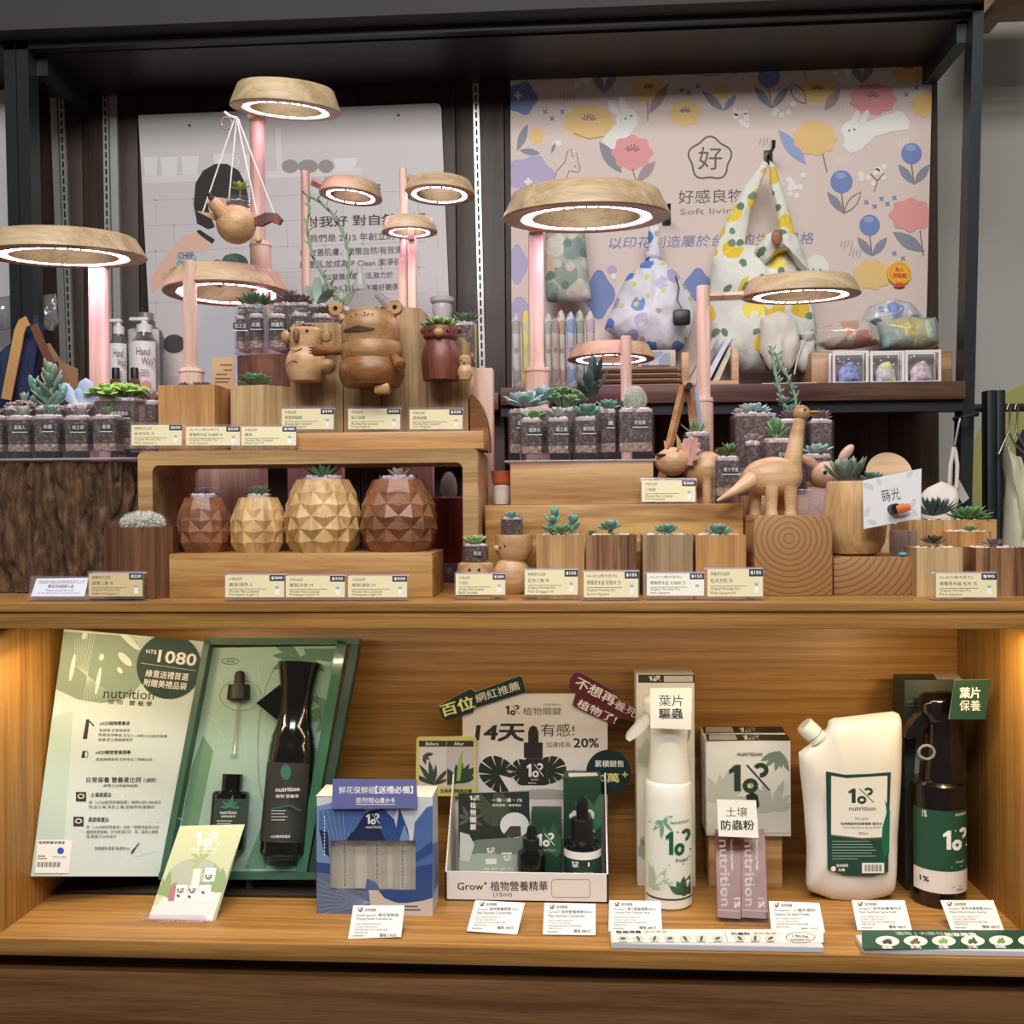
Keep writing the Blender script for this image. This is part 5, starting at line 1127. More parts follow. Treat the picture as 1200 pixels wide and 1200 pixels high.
def blob(t, name, rows, m, cx, d=0.0, n=40, parent=None, sy=1.0):
    """turned body: rows of (radius px, y px)"""
    return t.part(name, MB().lathe([(r * t.s, t.Z(y)) for r, y in rows], m, n, (t.X(cx), d, 0), sy=sy), parent)
def bulge(cx, y0, y1, r, r0, r1, k=10): return [(r0 + (r - r0) * math.sin(PI * min(.5, i / k) ) if i / k <= .5 else r1 + (r - r1) * math.sin(PI * i / k), y1 + (y0 - y1) * i / k) for i in range(k + 1)]
def sph(t, name, cx, cy, r, m, d=0.0, parent=None, ry=None, rd=None, M=None, label=None):
    return t.part(name, MB().ell((t.X(cx), d, t.Z(cy)), (r * t.s, (rd or r) * t.s, (ry or r) * t.s), m, 20, 14, M=M), parent, label=label)
# koala
t = T('koala_planter', 'pale wooden koala planter on the lowest board', 'planter', 360, 447, YA - .030)
q = blob(t, 'body', bulge(0, 408, 447, 24, 19, 17) + [(18, 404), (19.5, 396), (19, 388), (16, 385), (14, 385), (14, 389), (0, 389)], beech, 359)
for cx, d in ((336, .0), (383, .0)):
    e = sph(t, 'ear', cx, 394, 6.5, beechm, d, ry=8, rd=3.5)
sph(t, 'nose', 353, 396, 4, walnut, -.0225, ry=8, rd=3)
sph(t, 'eye', 344, 390, 1.7, eye, -.0185); sph(t, 'eye', 365, 391, 1.7, eye, -.0205)
sph(t, 'arm', 386, 431, 9, beechm, -.008, ry=9, rd=8)
t.part('carved_line', MB().tube([(t.X(343 + i * 3.3), -.0222 - .0015 * math.sin(PI * i / 5), t.Z(411 + 3 * math.sin(PI * i / 5))) for i in range(6)], .0006, ink).tube([(t.X(342 + i * 3), -.0262 - .0012 * math.sin(PI * i / 5), t.Z(433 - 7 * math.sin(PI * i / 6))) for i in range(6)], .0006, ink))
pm = MB(); rosette(pm, (0, 0, t.Z(387)), 13 * t.s, 'violet', 22, .35, .14, 5, 60); t.part('succulent', pm)
# frog
t = T('frog_planter', 'large three-ring wooden frog planter with arms out, between koala and bear', 'planter', 436, 464, YA - .044)
s = t.s
blob(t, 'lower_body', bulge(0, 422, 453, 38.5, 33, 34), beechd, 436); blob(t, 'waist', bulge(0, 402, 424, 36, 33, 33), beechm, 436)
hd = blob(t, 'head', bulge(0, 370, 403, 34.5, 33, 29) + [(29, 367), (28, 366), (24, 366), (23, 374), (0, 374)], beechm, 435)
mo = MB(); n = 16
R0 = 34.9 * s
def onhead(px, py, k=0.0, R_=None, cx=435): 
    x = (px - cx) * s; r = (R_ or R0) + k; return (x + t.X(cx), -math.sqrt(max(0, r * r - x * x)), t.Z(py))
up_, lo_ = [], []
for i in range(n + 1):
    u = i / n; x = 407 + 40 * u; e = math.sin(PI * u) ** .35
    up_.append(onhead(x, 391 - 3.0 * e + .8 * math.sin(3 * PI * u), -.0004)); lo_.append(onhead(x, 391 + 2.8 * e, -.0004))
vs = up_ + lo_; t.part('mouth', MB().add([Vector(v) + Vector((0, -.0006, 0)) for v in vs], [(i, n + 1 + i, n + 2 + i, i + 1) for i in range(n)], ink), hd)
sp_ = MB(); g = random.Random(3)
for i in range(12): sp_.ell(onhead(418 + g.random() * 26, 372.5 + g.random() * 3.5, -.0016), (.0009, .0006, .0009), ink, 6, 4)
t.part('spots', sp_, hd)
for cx, tx in ((396, 404), (465, 459)):
    st = t.part('eye_stalk', MB().tube([(t.X(tx), -.004, t.Z(375)), (t.X(cx), -.004, t.Z(364))], 5 * s, beechm, 12))
    M = Matrix.Translation((t.X(cx), -.004, t.Z(362))) @ Matrix.Rotation(PI / 2, 4, 'X')
    t.part('eye_disc', MB().lathe([(8 * s, -.005), (8.6 * s, -.003), (8.6 * s, .005), (8 * s, .006)], beechm, 24, M=M), st)
    t.part('pupil', MB().lathe([(2.6 * s, .006), (2.6 * s, .0066)], eye, 16, M=M), st)
def arm(p, q, r0, r1, cl):
    A = Vector((t.X(p[0]), p[2], t.Z(p[1]))); B = Vector((t.X(q[0]), q[2], t.Z(q[1]))); mb = MB(); mb.tube([A, A.lerp(B, .4), A.lerp(B, .75), B, B + (B - A) * .08], [r0 * s, r0 * 1.02 * s, r1 * s, r1 * 1.05 * s, r1 * .4 * s], beechd, 14); a = t.part('arm', mb); c2 = MB(); dr = (B - A).normalized(); pr = Vector((-dr.z, 0, dr.x))
    for k in (-1, 0, 1): c2.tube([B + pr * r1 * s * .55 * k + dr * r1 * s * .2, B + pr * r1 * s * .7 * k + dr * r1 * s * 1.1], [.0016, .0005], ink, 6)
    t.part('claws', c2, a)
arm((402, 413, -.018), (378, 415, -.040), 5, 6.4, 1); arm((464, 418, -.022), (476, 434, -.040), 4.6, 6.4, 1)
t.part('foot', MB().box(t.X(443), t.X(461), -.030, -.012, t.Z(464), t.Z(452), beechm, .003))
pm = MB(); rosette(pm, (-4 * s, 0, t.Z(370)), 16 * s, 'green', 12, .62, .18, 15, 70, .15, .6, seed=3); rosette(pm, (12 * s, -.01, t.Z(370)), 13 * s, 'aloe', 14, .5, .16, 15, 70, .15, .8, seed=5); t.part('succulent', pm)
# bear with a chick
t = T('bear_planter', 'dark red-brown wooden bear planter with a round pale nose', 'planter', 517, 446, YA - .028)
blob(t, 'body', bulge(0, 400, 446, 23, 21, 17) + [(20.5, 396), (21, 388), (20, 384), (17, 384), (17, 388), (0, 388)], redw, 517)
sph(t, 'nose', 517, 393, 5.6, beechm, -.0235); sph(t, 'eye', 507, 390, 1.6, eye, -.0205); sph(t, 'eye', 527, 391, 1.6, eye, -.0205)
for cx in (497, 537): sph(t, 'ear', cx, 387, 4.5, redw, .002, rd=3)
pm = MB(); s = t.s
for dx, dy, r, p, sd in ((-4, -.004, 16, 'lime', 1), (8, .0, 14, 'lime', 2), (-16, .012, 13, 'blue', 3), (0, .014, 12, 'blue', 4)): rosette(pm, (dx * s, dy, t.Z(388 - 5)), r * s * 1.15, p, 18, .36, .14, 15, 82, .15, 1.2, seed=sd)
t.part('succulent', pm)
t = T('chick_figure', 'small pale wooden chick clinging to the right side of the bear planter', 'figurine', 545, 445, YA - .034)
blob(t, 'body', bulge(0, 428, 445, 9, 7, 6, 6) + [(7.4, 424), (7, 419), (4, 416.5), (0, 416)], beech, 545); sph(t, 'eye', 541, 423, 1.0, eye, -.0070); sph(t, 'beak', 545, 425, 1.5, beechm, -.009, rd=3)
# jar behind bear
t = T('wood_block', 'narrow wood block under the jar behind the bear planter', 'block', 547, 522, 1.405, z=zbt)
t.box('block', 528, 556, 430, None, 0, .04, pine, .001)
J('tall clear jar with a spiky green rosette behind the bear planter', 531, 557, 377, 430, 1.407, lambda mb, c, s, t: rosette(mb, c, 22 * s, 'aloe', 34, .25, .1, 8, 80, seed=14, point=1.6), zbt + t.Z(430) + .0002)
# arch piece and pink-lit upright at the bridge's right end
t = T('upright_board', 'tall narrow pale board beside the right end of the bridge', 'board', 567, 700, 1.47, z=ZL)
t.box('board', 557, 579, 431, None, 0, .03, ashv, .001)
t = T('arch_block', 'curved quarter-arch wooden block at the right end of the bridge', 'block', 560, 527, 1.372, z=zbt)
a, b = t.X(551), t.X(574); t.part('block', MB().prism([(a, 0), (b, 0)] + [(a + (b - a) * math.cos(k * PI / 20), t.Z(462) * math.sin(k * PI / 20)) for k in range(0, 11)], 0, .03, beechd))

# ---------------- right-hand section
YS = 1.345
t = T('long_step', 'long oak step with strong grain behind the four square pots', 'riser', 719, 700, YS, z=ZL)
t.box('step', 569, 872, 591, None, 0, .16, wood('step_oak', (208, 164, 96), (156, 108, 54), .8, 'x', .4, 2.4, 24), .0015)
zst2 = ZL + t.Z(591)
t = T('wood_block', 'plain wood block under the tray of jars on the long step', 'block', 681, 590, 1.375, z=zst2)
t.box('block', 598, 766, 541, None, 0, .11, wood('block_wood', (200, 158, 108), (170, 124, 78), .8, 'x', .45, 1.2, 28), .0012)
zbk = zst2 + t.Z(541)
t = T('acrylic_tray', 'clear acrylic tray on the plain block under the right-hand jars', 'tray', 680, 541, 1.372, z=zbk)
t.part('tray', MB().box(t.X(591), t.X(769), 0, .115, 0, .0025, MATS['tray_acrylic'], .0008))
zty = zbk + .0028
J('front jar with plump opposite green leaves, leftmost on the right tray', 609, 637, 491, 540, 1.376, lambda mb, c, s, t: rosette(mb, c + Vector((2 * s, 0, 0)), 20 * s, 'green', 8, .55, .22, 25, 72, .05, .6, seed=3), zty, '翡翠木')
J('front jar with a pale white rosette, middle of the right tray', 640, 669, 490, 540, 1.376, ros(14, 'pale', n=22, w=.5, lo=15), zty, '霜之朝')
J('front jar with a blue-green pointed rosette, right of the front row on the tray', 672, 701, 489, 540, 1.376, lambda mb, c, s, t: rosette(mb, c + Vector((2 * s, 0, 5 * s)), 22 * s, 'bluegreen', 36, .36, .14, 5, 82, .2, 1.4, seed=6), zty, '錦司晃')
J('rear jar with a large pale blue rosette at the left of the right tray', 595, 625, 480, 540, 1.412, lambda mb, c, s, t: [rosette(mb, c + Vector((4 * s, 0, 6 * s)), 30 * s, 'blue', 24, .42, .16, 5, 80, .12, .8, seed=2), rosette(mb, c + Vector((26 * s, .015, 14 * s)), 26 * s, 'blue', 14, .4, .16, 20, 80, .12, .9, seed=12)], zty, '藍石蓮')
J('rear jar holding a bushy green jade mass on the right tray', 630, 690, 478, 540, 1.415, lambda mb, c, s, t: bush(mb, c + Vector((0, 0, 2 * s)), 26 * s, 22 * s, 'green', 12, .45, 5), zty)
def kalan(mb, c, s, t):
    g = random.Random(4)
    for i in range(17):
        az = i * 2.4; el = math.radians(20 + 60 * g.random()); h = g.uniform(10, 34)
        mb.tube([c + Vector((0, 0, 0)), c + Vector((0, 0, h * s))], 1.4 * s, stem_m, 5)
        mb.leaf(Matrix.Translation(c + Vector((0, 0, h * s))) @ Matrix.Rotation(az, 4, 'Z') @ Matrix.Rotation(el, 4, 'X'), g.uniform(24, 42) * s, 13 * s, 1.8 * s, pal('spiky'), .2, point=1.8, wob=.13, n=12, base=.2)
J('rear jar with tall dark toothed kalanchoe leaves in the middle of the tray', 676, 712, 478, 540, 1.45, kalan, zty)
J('rear jar with a small blue-green rosette beside the white cactus', 702, 724, 480, 540, 1.412, lambda mb, c, s, t: rosette(mb, c + Vector((0, 0, 3 * s)), 17 * s, 'bluegreen', 24, .42, .16, 10, 80, seed=4), zty, '麗')
J('wide jar with a white woolly cactus at the right end of the tray', 724, 767, 479, 540, 1.40, lambda mb, c, s, t: [cactus(mb, c + Vector((0, 0, 0)), 14 * s, 16 * s, 5, 520), rosette(mb, c + Vector((-14 * s, .012, 6 * s)), 12 * s, 'red', 22, .22, .1, 15, 80, seed=3)], zty, '月宮殿', tagx=750)
# round pots peeking left of the block
t = T('terracotta_cup', 'small orange cup on a white saucer left of the plain block', 'cup', 588, 590, 1.41, z=zst2)
t.lathe('cup', [(8, 568), (11, 566), (12, 556), (13, 552), (11, 552), (10, 560), (0, 562)], mat('terracotta', (186, 96, 60), .5)); t.lathe('saucer', [(9, 591), (10, 586), (10, 570), (7, 567)], mat('saucer_white', (222, 214, 206), .35))
# triceratops
t = T('triceratops_planter', 'wooden triceratops figure with pink frill on the long step', 'figurine', 818, 590, 1.372, z=zst2)
s = t.s; d0 = .030
t.part('body', MB().ell((t.X(834), d0, t.Z(551)), (28 * s, 21 * s, 23 * s), beech, 28, 18))
for px, dd in ((826, -.010), (826, .030), (848, -.010), (848, .030)): t.part('leg', MB().lathe([(6.5 * s, 0), (6.8 * s, .003), (5.6 * s, .012), (6.4 * s, t.Z(560))], beech, 16, (t.X(px + 4), d0 + dd - .01, 0)))
t.part('tail', MB().tube([(t.X(856), d0, t.Z(552)), (t.X(876), d0, t.Z(566)), (t.X(888), d0, t.Z(578))], [11 * s, 6 * s, 1.5 * s], beech, 14))
hdp = t.part('head', MB().ell((t.X(788), d0 - .012, t.Z(540)), (20 * s, 15 * s, 17 * s), beech, 26, 16, f=lambda p, d: Vector((p.x, p.y * (1 + .25 * d.x), p.z * (1 + .15 * d.x)))))
t.part('mouth', MB().ell((t.X(775), d0 - .0225, t.Z(532.5)), (8 * s, 4 * s, 1.8 * s), ink, 14, 8), hdp)
sph(t, 'eye', 795, 528, 1.6, eye, d0 - .0235, parent=hdp); sph(t, 'eye', 784, 524.5, 1.2, eye, d0 - .018, parent=hdp)
M = Matrix.Translation((t.X(809), d0 - .012, t.Z(529))) @ Matrix.Rotation(-.95, 4, 'Z') @ Matrix.Rotation(PI / 2 - .2, 4, 'X'); fr = MB(); n = 60
vs = [M @ Vector((18 * s * (1 + .09 * math.cos(12 * a)) * math.cos(a), 18 * s * (1 + .09 * math.cos(12 * a)) * math.sin(a), z)) for z in (-.0022, .0022) for a in [2 * PI * i / n for i in range(n)]]
fr.add(vs, [tuple(reversed(range(n))), tuple(n + i for i in range(n))] + [(i, (i + 1) % n, n + (i + 1) % n, n + i) for i in range(n)], wood('frill_wood', (216, 176, 160), (196, 150, 134), 1, 'z')); t.part('frill', fr)
for px, py, L, dd in ((783, 524, 9, -.012), (797, 522, 14, -.018), (800, 520, 12, .004)): t.part('horn', MB().tube([(t.X(px), d0 + dd, t.Z(py + 3)), (t.X(px - 1), d0 + dd, t.Z(py - L * .5)), (t.X(px - 3), d0 + dd, t.Z(py - L))], [2.8 * s, 2 * s, .4 * s], beechm, 10))
# wooden tong stand behind
t = T('wooden_easel', 'two crossed light wood sticks standing behind the triceratops', 'stand', 800, 592, 1.46, z=zst2)
for xa_, xb_ in ((802, 768), (810, 824)):
    t.part('stick', MB().tube([(t.X(xa_), 0 if xa_ < 806 else .012, t.Z(452)), (t.X(xb_), 0 if xa_ < 806 else .012, 0)], 5 * t.s, beechm, 4))
t.part('hinge', MB().lathe([(4 * t.s, -.01), (4 * t.s, .03)], blkpl, 14, M=Matrix.Translation((t.X(806), 0, t.Z(455))) @ Matrix.Rotation(PI / 2, 4, 'X')))
f = Face(t, (0, .02, 0), (1, 0, 0), (0, 0, 1)); f.slab([(814, 455), (818, 450), (832, 586), (826, 590)], .002, P((150, 160, 190))); f.part('card')
J('clear jar with thin pointed leaves behind the triceratops frill', 803, 834, 507, 590, 1.425, lambda mb, c, s, t: rosette(mb, c, 22 * s, 'green', 12, .2, .08, 25, 80, .25, 2, seed=3), zst2)
J('clear jar with a red-edged green rosette at the right end of the long step', 838, 868, 536, 590, 1.349, lambda mb, c, s, t: [rosette(mb, c + Vector((0, 0, 2 * s)), 20 * s, 'red', 22, .36, .12, 10, 82, .15, 1.2, seed=2), rosette(mb, c + Vector((5 * s, -.004, 8 * s)), 16 * s, 'green', 9, .34, .12, 30, 82, .15, 1.4, seed=4)], zst2, '南十字星')
# ring-cut block with the long-necked dinosaur
t = T('end_grain_block', 'square log block showing growth rings under the long-necked dinosaur', 'block', 929, 697, 1.275, z=ZL)
cxr = (925 - 929) * t.s; rg = rings('ring_block', (172, 128, 80), (108, 72, 42), 46, (cxr, 0, t.Z(631)))
t.box('block', 884, 976, 604, None, 0, .125, rg, .0015)
zdb = ZL + t.Z(604)
t = T('end_grain_block', 'low log block with curved rings under the round bowl planter', 'block', 1026, 696, 1.285, z=ZL)
t.box('block', 977, 1074, 653, None, 0, .12, rings('ring_low', (168, 126, 80), (100, 66, 38), 42, (-.05, 0, .075)), .0015)
zlb = ZL + t.Z(653)
t = T('dinosaur_planter', 'pale wooden long-necked dinosaur standing on the ring-cut block', 'figurine', 910, 604, 1.30, z=zdb)
s = t.s; d0 = .035; dino = wood('maple', (224, 184, 138), (204, 160, 114), 1, 'x', .38, .3, 40)
t.part('body', MB().ell((t.X(911), d0, t.Z(558)), (36 * s, 24 * s, 24 * s), dino, 32, 20, f=lambda p, d: Vector((p.x, p.y, p.z * (1 + .08 * d.x)))))
t.part('neck', MB().tube([(t.X(934), d0, t.Z(558)), (t.X(937), d0, t.Z(535)), (t.X(941), d0, t.Z(510)), (t.X(946), d0, t.Z(484))], [12.5 * s, 10.5 * s, 8.2 * s, 6.6 * s], dino, 20))
hd = t.part('head', MB().ell((t.X(947), d0, t.Z(482)), (10.5 * s, 9.5 * s, 10 * s), beechm, 22, 14)); t.part('beak', MB().ell((t.X(960), d0, t.Z(481)), (9 * s, 5 * s, 2 * s), beechm, 16, 8).ell((t.X(960), d0, t.Z(484.6)), (8.5 * s, 5 * s, 1.6 * s), beechd, 16, 8), hd)
sph(t, 'eye', 949, 478.5, 1.5, eye, d0 - 9 * s, parent=hd)
t.part('tail', MB().tube([(t.X(893), d0 - .006, t.Z(557)), (t.X(880), d0 - .012, t.Z(565)), (t.X(862), d0 - .018, t.Z(576)), (t.X(842), d0 - .022, t.Z(586.5))], [12 * s, 9.5 * s, 5.5 * s, 1.6 * s], dino, 20))
for px, dd in ((893, .012), (907, -.020), (930, -.016), (927, .020)): t.part('leg', MB().lathe([(7.4 * s, 0), (7.6 * s, .002), (6.4 * s, .006), (6.8 * s, .014), (8.2 * s, t.Z(570))], dino, 18, (t.X(px), d0 + dd, 0)))
# jars behind the dinosaur
t = T('wood_block', 'low wood block under the jars behind the dinosaur', 'block', 925, 640, 1.42, z=ZL)
t.box('block', 880, 985, 580, None, 0, .16, pine, .001); zjb = ZL + t.Z(580)
J('large pink-lit jar with a blue-grey rosette at the back left of the dinosaur', 862, 912, 484, 582, 1.48, lambda mb, c, s, t: [rosette(mb, c + Vector((0, 0, 2 * s)), 24 * s, 'blue', 30, .4, .14, 5, 70, .1, seed=2), rosette(mb, c + Vector((-10 * s, 0, 0)), 18 * s, 'pink', 26, .24, .1, 5, 60, seed=5)], zjb - .0005)
J('small jar with a pink pointed rosette left of the dinosaur neck', 873, 896, 518, 582, 1.425, lambda mb, c, s, t: rosette(mb, c + Vector((0, 0, 3 * s)), 14 * s, 'pink', 30, .26, .1, 10, 80, seed=8, point=1.6), zjb, rnd=True)
J('clear jar with plump green opposite leaves right behind the dinosaur back', 896, 930, 515, 582, 1.425, lambda mb, c, s, t: [opposite(mb, c, c + Vector((0, 0, 16 * s)), 23 * s, 'green', 3, .5, .2, 6)], zjb, '若綠')
def tallsucc(mb, c, s, t):
    P_ = lambda x, y: Vector((t.X(x), c.y, t.Z(y)))
    chain(mb, [P_(930, 488), P_(922, 470), P_(914, 440), P_(907, 402)], 2.6 * s, 'bluegreen', 24, 1.9, 1); chain(mb, [P_(938, 488), P_(936, 462), P_(928, 440), P_(918, 424), P_(912, 410)], 2.2 * s, 'bluegreen', 24, 1.9, 4)
    rosette(mb, c + Vector((0, 0, 4 * s)), 15 * s, 'violet', 26, .4, .16, 10, 80, seed=5); rosette(mb, c + Vector((-6 * s, 0, 22 * s)), 12 * s, 'grey', 16, .5, .2, 10, 80, seed=6); rosette(mb, c + Vector((6 * s, .005, 12 * s)), 12 * s, 'grey', 16, .5, .2, 10, 80, seed=7)
J('jar with two very tall thin leafy stems behind the dinosaur', 912, 946, 492, 582, 1.50, tallsucc, zjb)
J('jar with a grey-violet rosette right of the dinosaur head', 950, 978, 492, 582, 1.49, lambda mb, c, s, t: rosette(mb, c + Vector((0, 0, 2 * s)), 18 * s, 'violet', 24, .34, .14, 10, 80, seed=4), zjb)
J('jar with a powdery blue-green rosette behind the dinosaur neck', 944, 976, 533, 582, 1.43, lambda mb, c, s, t: rosette(mb, c + Vector((3 * s, 0, 3 * s)), 21 * s, 'blue', 20, .42, .16, 10, 78, .1, 1.2, seed=3), zjb)
# rabbit planter
rabw = wood('rabbit_wood', (214, 176, 150), (196, 154, 126), 1, 'x', .42, .3, 40)
t = T('rabbit_planter', 'pale wooden rabbit planter with round ears behind the bowl planter', 'planter', 972, 694, 1.40, z=ZL)
s = t.s; d0 = .012
t.part('body', MB().lathe([(26 * s, 0), (28 * s, t.Z(660)), (30 * s, t.Z(620)), (26 * s, t.Z(590)), (22 * s, t.Z(570))], rabw, 32, (t.X(976), d0 + .02, 0)))
hd = t.part('head', MB().ell((t.X(972), d0, t.Z(556)), (18 * s, 17 * s, 16 * s), rabw, 26, 16)); sph(t, 'eye', 966, 553.5, 2.2, eye, d0 - 17 * s, parent=hd)
for px, py, a_ in ((953, 541, -.9), (995, 531, .7)):
    M = Matrix.Rotation(a_, 4, 'Y'); e = t.part('ear', MB().ell((t.X(px), d0, t.Z(py)), (6 * s, 4 * s, 13 * s), rabw, 18, 12, M=M), hd); t.part('inner_ear', MB().ell((t.X(px), d0 - .003, t.Z(py)), (4 * s, 3 * s, 10 * s), beechm, 16, 10, M=M), e) if 0 else None
# bowl planter with card clip
t = T('bowl_planter', 'round pale wooden bowl planter holding a card clip and grey succulent', 'planter', 1014, 654, 1.292, z=zlb)
s = t.s; d0 = .05
t.part('bowl', MB().lathe([(18 * s, 0), (28 * s, t.Z(650)), (35 * s, t.Z(638)), (37.5 * s, t.Z(620)), (37 * s, t.Z(600)), (34.5 * s, t.Z(580)), (32 * s, t.Z(565)), (29.5 * s, t.Z(563)), (28 * s, t.Z(570)), (0, t.Z(570))], wood('bowl_wood', (226, 186, 132), (200, 154, 100), 1, 'z', .36, .3, 40), 44, (0, d0, 0)))
t.part('glass_liner', MB().lathe([(27 * s, t.Z(570)), (27 * s, t.Z(559)), (26 * s, t.Z(559)), (26 * s, t.Z(569))], jarm, 32, (0, d0, 0)))
pm = MB(); rosette(pm, (-8 * s, d0 - .006, t.Z(568)), 42 * s, 'grey', 26, .25, .11, 36, 86, .10, 1.5, seed=3, tilt=(0, -.15), short=.7); rosette(pm, (18 * s, d0 - .012, t.Z(563)), 20 * s, 'grey', 16, .4, .14, 10, 80, .12, 1.2, seed=6); t.part('succulent', pm)
cl_ = t.part('card_clip', MB().tube([(t.X(1041), d0 - .058, t.Z(597)), (t.X(1043), d0 - .076, t.Z(596))], 6 * s, blkpl, 14).tube([(t.X(1043), d0 - .0775, t.Z(597)), (t.X(1050), d0 - .0785, t.Z(595.5)), (t.X(1058), d0 - .080, t.Z(594))], [4 * s, 5.6 * s, 3.6 * s], mat('clip_orange', (214, 112, 60), .45), 10, flat=.5))
t = T('display_card', 'white leaf-patterned card with two dark characters on the bowl clip', 'card', 1045, 620, 1.272)
f = Face.quad(t, (1011, 563, 1.285), (1080, 549, 1.268), (1012, 620, 1.284), 1.28)
f.slab([(1011, 563), (1080, 549), (1079, 607), (1012, 620)], .0012, P((226, 226, 228)))
for x, y, r, a in ((1018, 570, 7, .4), (1030, 565, 5, 1.2), (1016, 600, 6, 2), (1022, 612, 6, .3), (1070, 590, 6, 1.9), (1072, 600, 5, .9), (1066, 556, 5, 2.3), (1046, 610, 6, .6)): f.ell(x, y, r, r * .5, P((200, 206, 204)), a, 12)
f.text('蒔光', 1035, 1056, 589, 15, P((52, 46, 46)), 0, yb2=585); f.part('card')
clr = clear('box_acrylic', (240, 236, 246), 1.4, .03, .10)
for x0, x1, y0, Y, z, lb in ((936, 974, 573, 1.335, zdb, 'small clear acrylic box beside the dinosaur on the ring-cut block'), (1050, 1076, 622, 1.33, zlb, 'small clear acrylic box behind the round bowl planter')):
    t = T('acrylic_box', lb, 'box', (x0 + x1) / 2, 604, Y, z=z); w = (x1 - x0) / 2 * t.s; H = W((x0 + x1) / 2, y0, Y).z - z
    if H < .01: H = .02
    t.part('box', MB().box(-w, w, 0, .03, 0, H, clr, .001))
t = T('gem_ornament', 'tiny teal glass drop on the low ring block beside the bowl', 'ornament', 1058, 652, 1.294, z=zlb)
t.part('drop', MB().ell((0, 0, .003), (.006, .005, .003), mat('teal_glass', (70, 160, 160), .1)))
# little figures at the front centre
t = T('pot_figure', 'low round wooden figure with two eyes carrying a clear planted jar', 'planter', 555, 694, 1.272, z=ZL)
s = t.s; d0 = .028
t.part('body', MB().lathe([(20 * s, 0), (23 * s, .004), (23 * s, t.Z(672)), (21 * s, t.Z(662)), (17 * s, t.Z(660))], beech, 32, (0, d0, 0)))
sph(t, 'eye', 550, 668, 1.7, eye, d0 - 22.0 * s); sph(t, 'eye', 561, 668, 1.7, eye, d0 - 22.0 * s)
t.part('jar', MB().lathe([(16 * s, t.Z(660)), (16 * s, t.Z(638)), (15.2 * s, t.Z(638)), (15.2 * s, t.Z(659))], jarm, 28, (0, d0, 0))); t.part('soil', MB().lathe([(15 * s, t.Z(659)), (15 * s, t.Z(641)), (0, t.Z(641))], soilm, 24, (0, d0, 0))); gravel(t, 0, d0, 14.5 * s, 14.5 * s, t.Z(640), 30, 5, square=False)
pm = MB(); rosette(pm, (0, d0, t.Z(638)), 17 * s, 'lime', 20, .42, .16, 15, 78, seed=3); t.part('succulent', pm)
f = Face(t, (0, d0 - 16.4 * s, 0), (1, 0, 0), (0, 0, 1)); f.rect(553, 566, 645, 652, tagd); f.text('照波', 555, 564, 651, 5, tagw); f.part('name_tag')
t = T('bird_figure', 'plump pale wooden bird figure with a jar in its head by the first square pot', 'planter', 598, 694, 1.29, z=ZL)
s = t.s; d0 = .026
t.part('body', MB().lathe([(13 * s, 0), (20 * s, t.Z(690)), (23 * s, t.Z(680)), (22 * s, t.Z(668)), (17 * s, t.Z(660)), (14 * s, t.Z(656))], beech, 32, (0, d0, 0)))
hd = t.part('head', MB().lathe([(12 * s, t.Z(661)), (18 * s, t.Z(655)), (22 * s, t.Z(644)), (22.5 * s, t.Z(634)), (21 * s, t.Z(627.5)), (17 * s, t.Z(627)), (17 * s, t.Z(632)), (0, t.Z(632))], beech, 32, (t.X(601), d0, 0)))
sph(t, 'eye', 592, 640, 1.5, eye, d0 - 19.5 * s, parent=hd); sph(t, 'eye', 586, 642, 1.2, eye, d0 - 16.5 * s, parent=hd); sph(t, 'beak', 581, 643, 4, beech, d0 - 11 * s, parent=hd)
t.part('jar', MB().lathe([(14 * s, t.Z(632)), (14 * s, t.Z(605)), (13.2 * s, t.Z(605)), (13.2 * s, t.Z(631))], jarm, 28, (t.X(599), d0, 0))); t.part('soil', MB().lathe([(13 * s, t.Z(631)), (13 * s, t.Z(609)), (0, t.Z(609))], soilm, 24, (t.X(599), d0, 0))); gravel(t, t.X(599), d0, 12.6 * s, 12.6 * s, t.Z(608), 24, 8, square=False)
pm = MB(); rosette(pm, (t.X(599), d0, t.Z(608)), 13 * s, 'bluegreen', 18, .42, .16, 15, 78, seed=5); t.part('succulent', pm)
# four square pots before the long step
cubepot('light orange pine pot with a powdery blue branching succulent', 629, 685, 627, 694, 1.275, pineV, lambda mb, c, s, t: [opposite(mb, c + Vector((-12 * s, -.008, 0)), c + Vector((-6 * s, -.008, 26 * s)), 20 * s, 'bluegreen', 3, .52, .22, 3), opposite(mb, c + Vector((12 * s, -.01, 0)), c + Vector((16 * s, -.01, 18 * s)), 19 * s, 'bluegreen', 2, .5, .22, 5), rosette(mb, c + Vector((0, -.016, 4 * s)), 17 * s, 'green', 9, .5, .22, 10, 60, seed=4)], ZL, dep=.055)
cubepot('dark striped zebra-grain square pot with a small blue-green rosette', 687, 746, 627, 694, 1.275, zebra, lambda mb, c, s, t: [mb.tube([c + Vector((0, -.01, 0)), c + Vector((0, -.01, 8 * s))], 3 * s, stem_g), rosette(mb, c + Vector((0, -.01, 8 * s)), 18 * s, 'bluegreen', 20, .46, .16, 5, 80, seed=7), rosette(mb, c + Vector((-22 * s, -.01, 3 * s)), 8 * s, 'green', 12, .4, .16, 10, 70, seed=3)], ZL, dep=.055)
cubepot('grey-brown square pot with a pointed green rosette', 754, 812, 627, 694, 1.275, grayw, lambda mb, c, s, t: rosette(mb, c + Vector((0, -.01, 4 * s)), 18 * s, 'bluegreen', 26, .4, .15, 5, 80, seed=9, point=1.3), ZL, dep=.055)
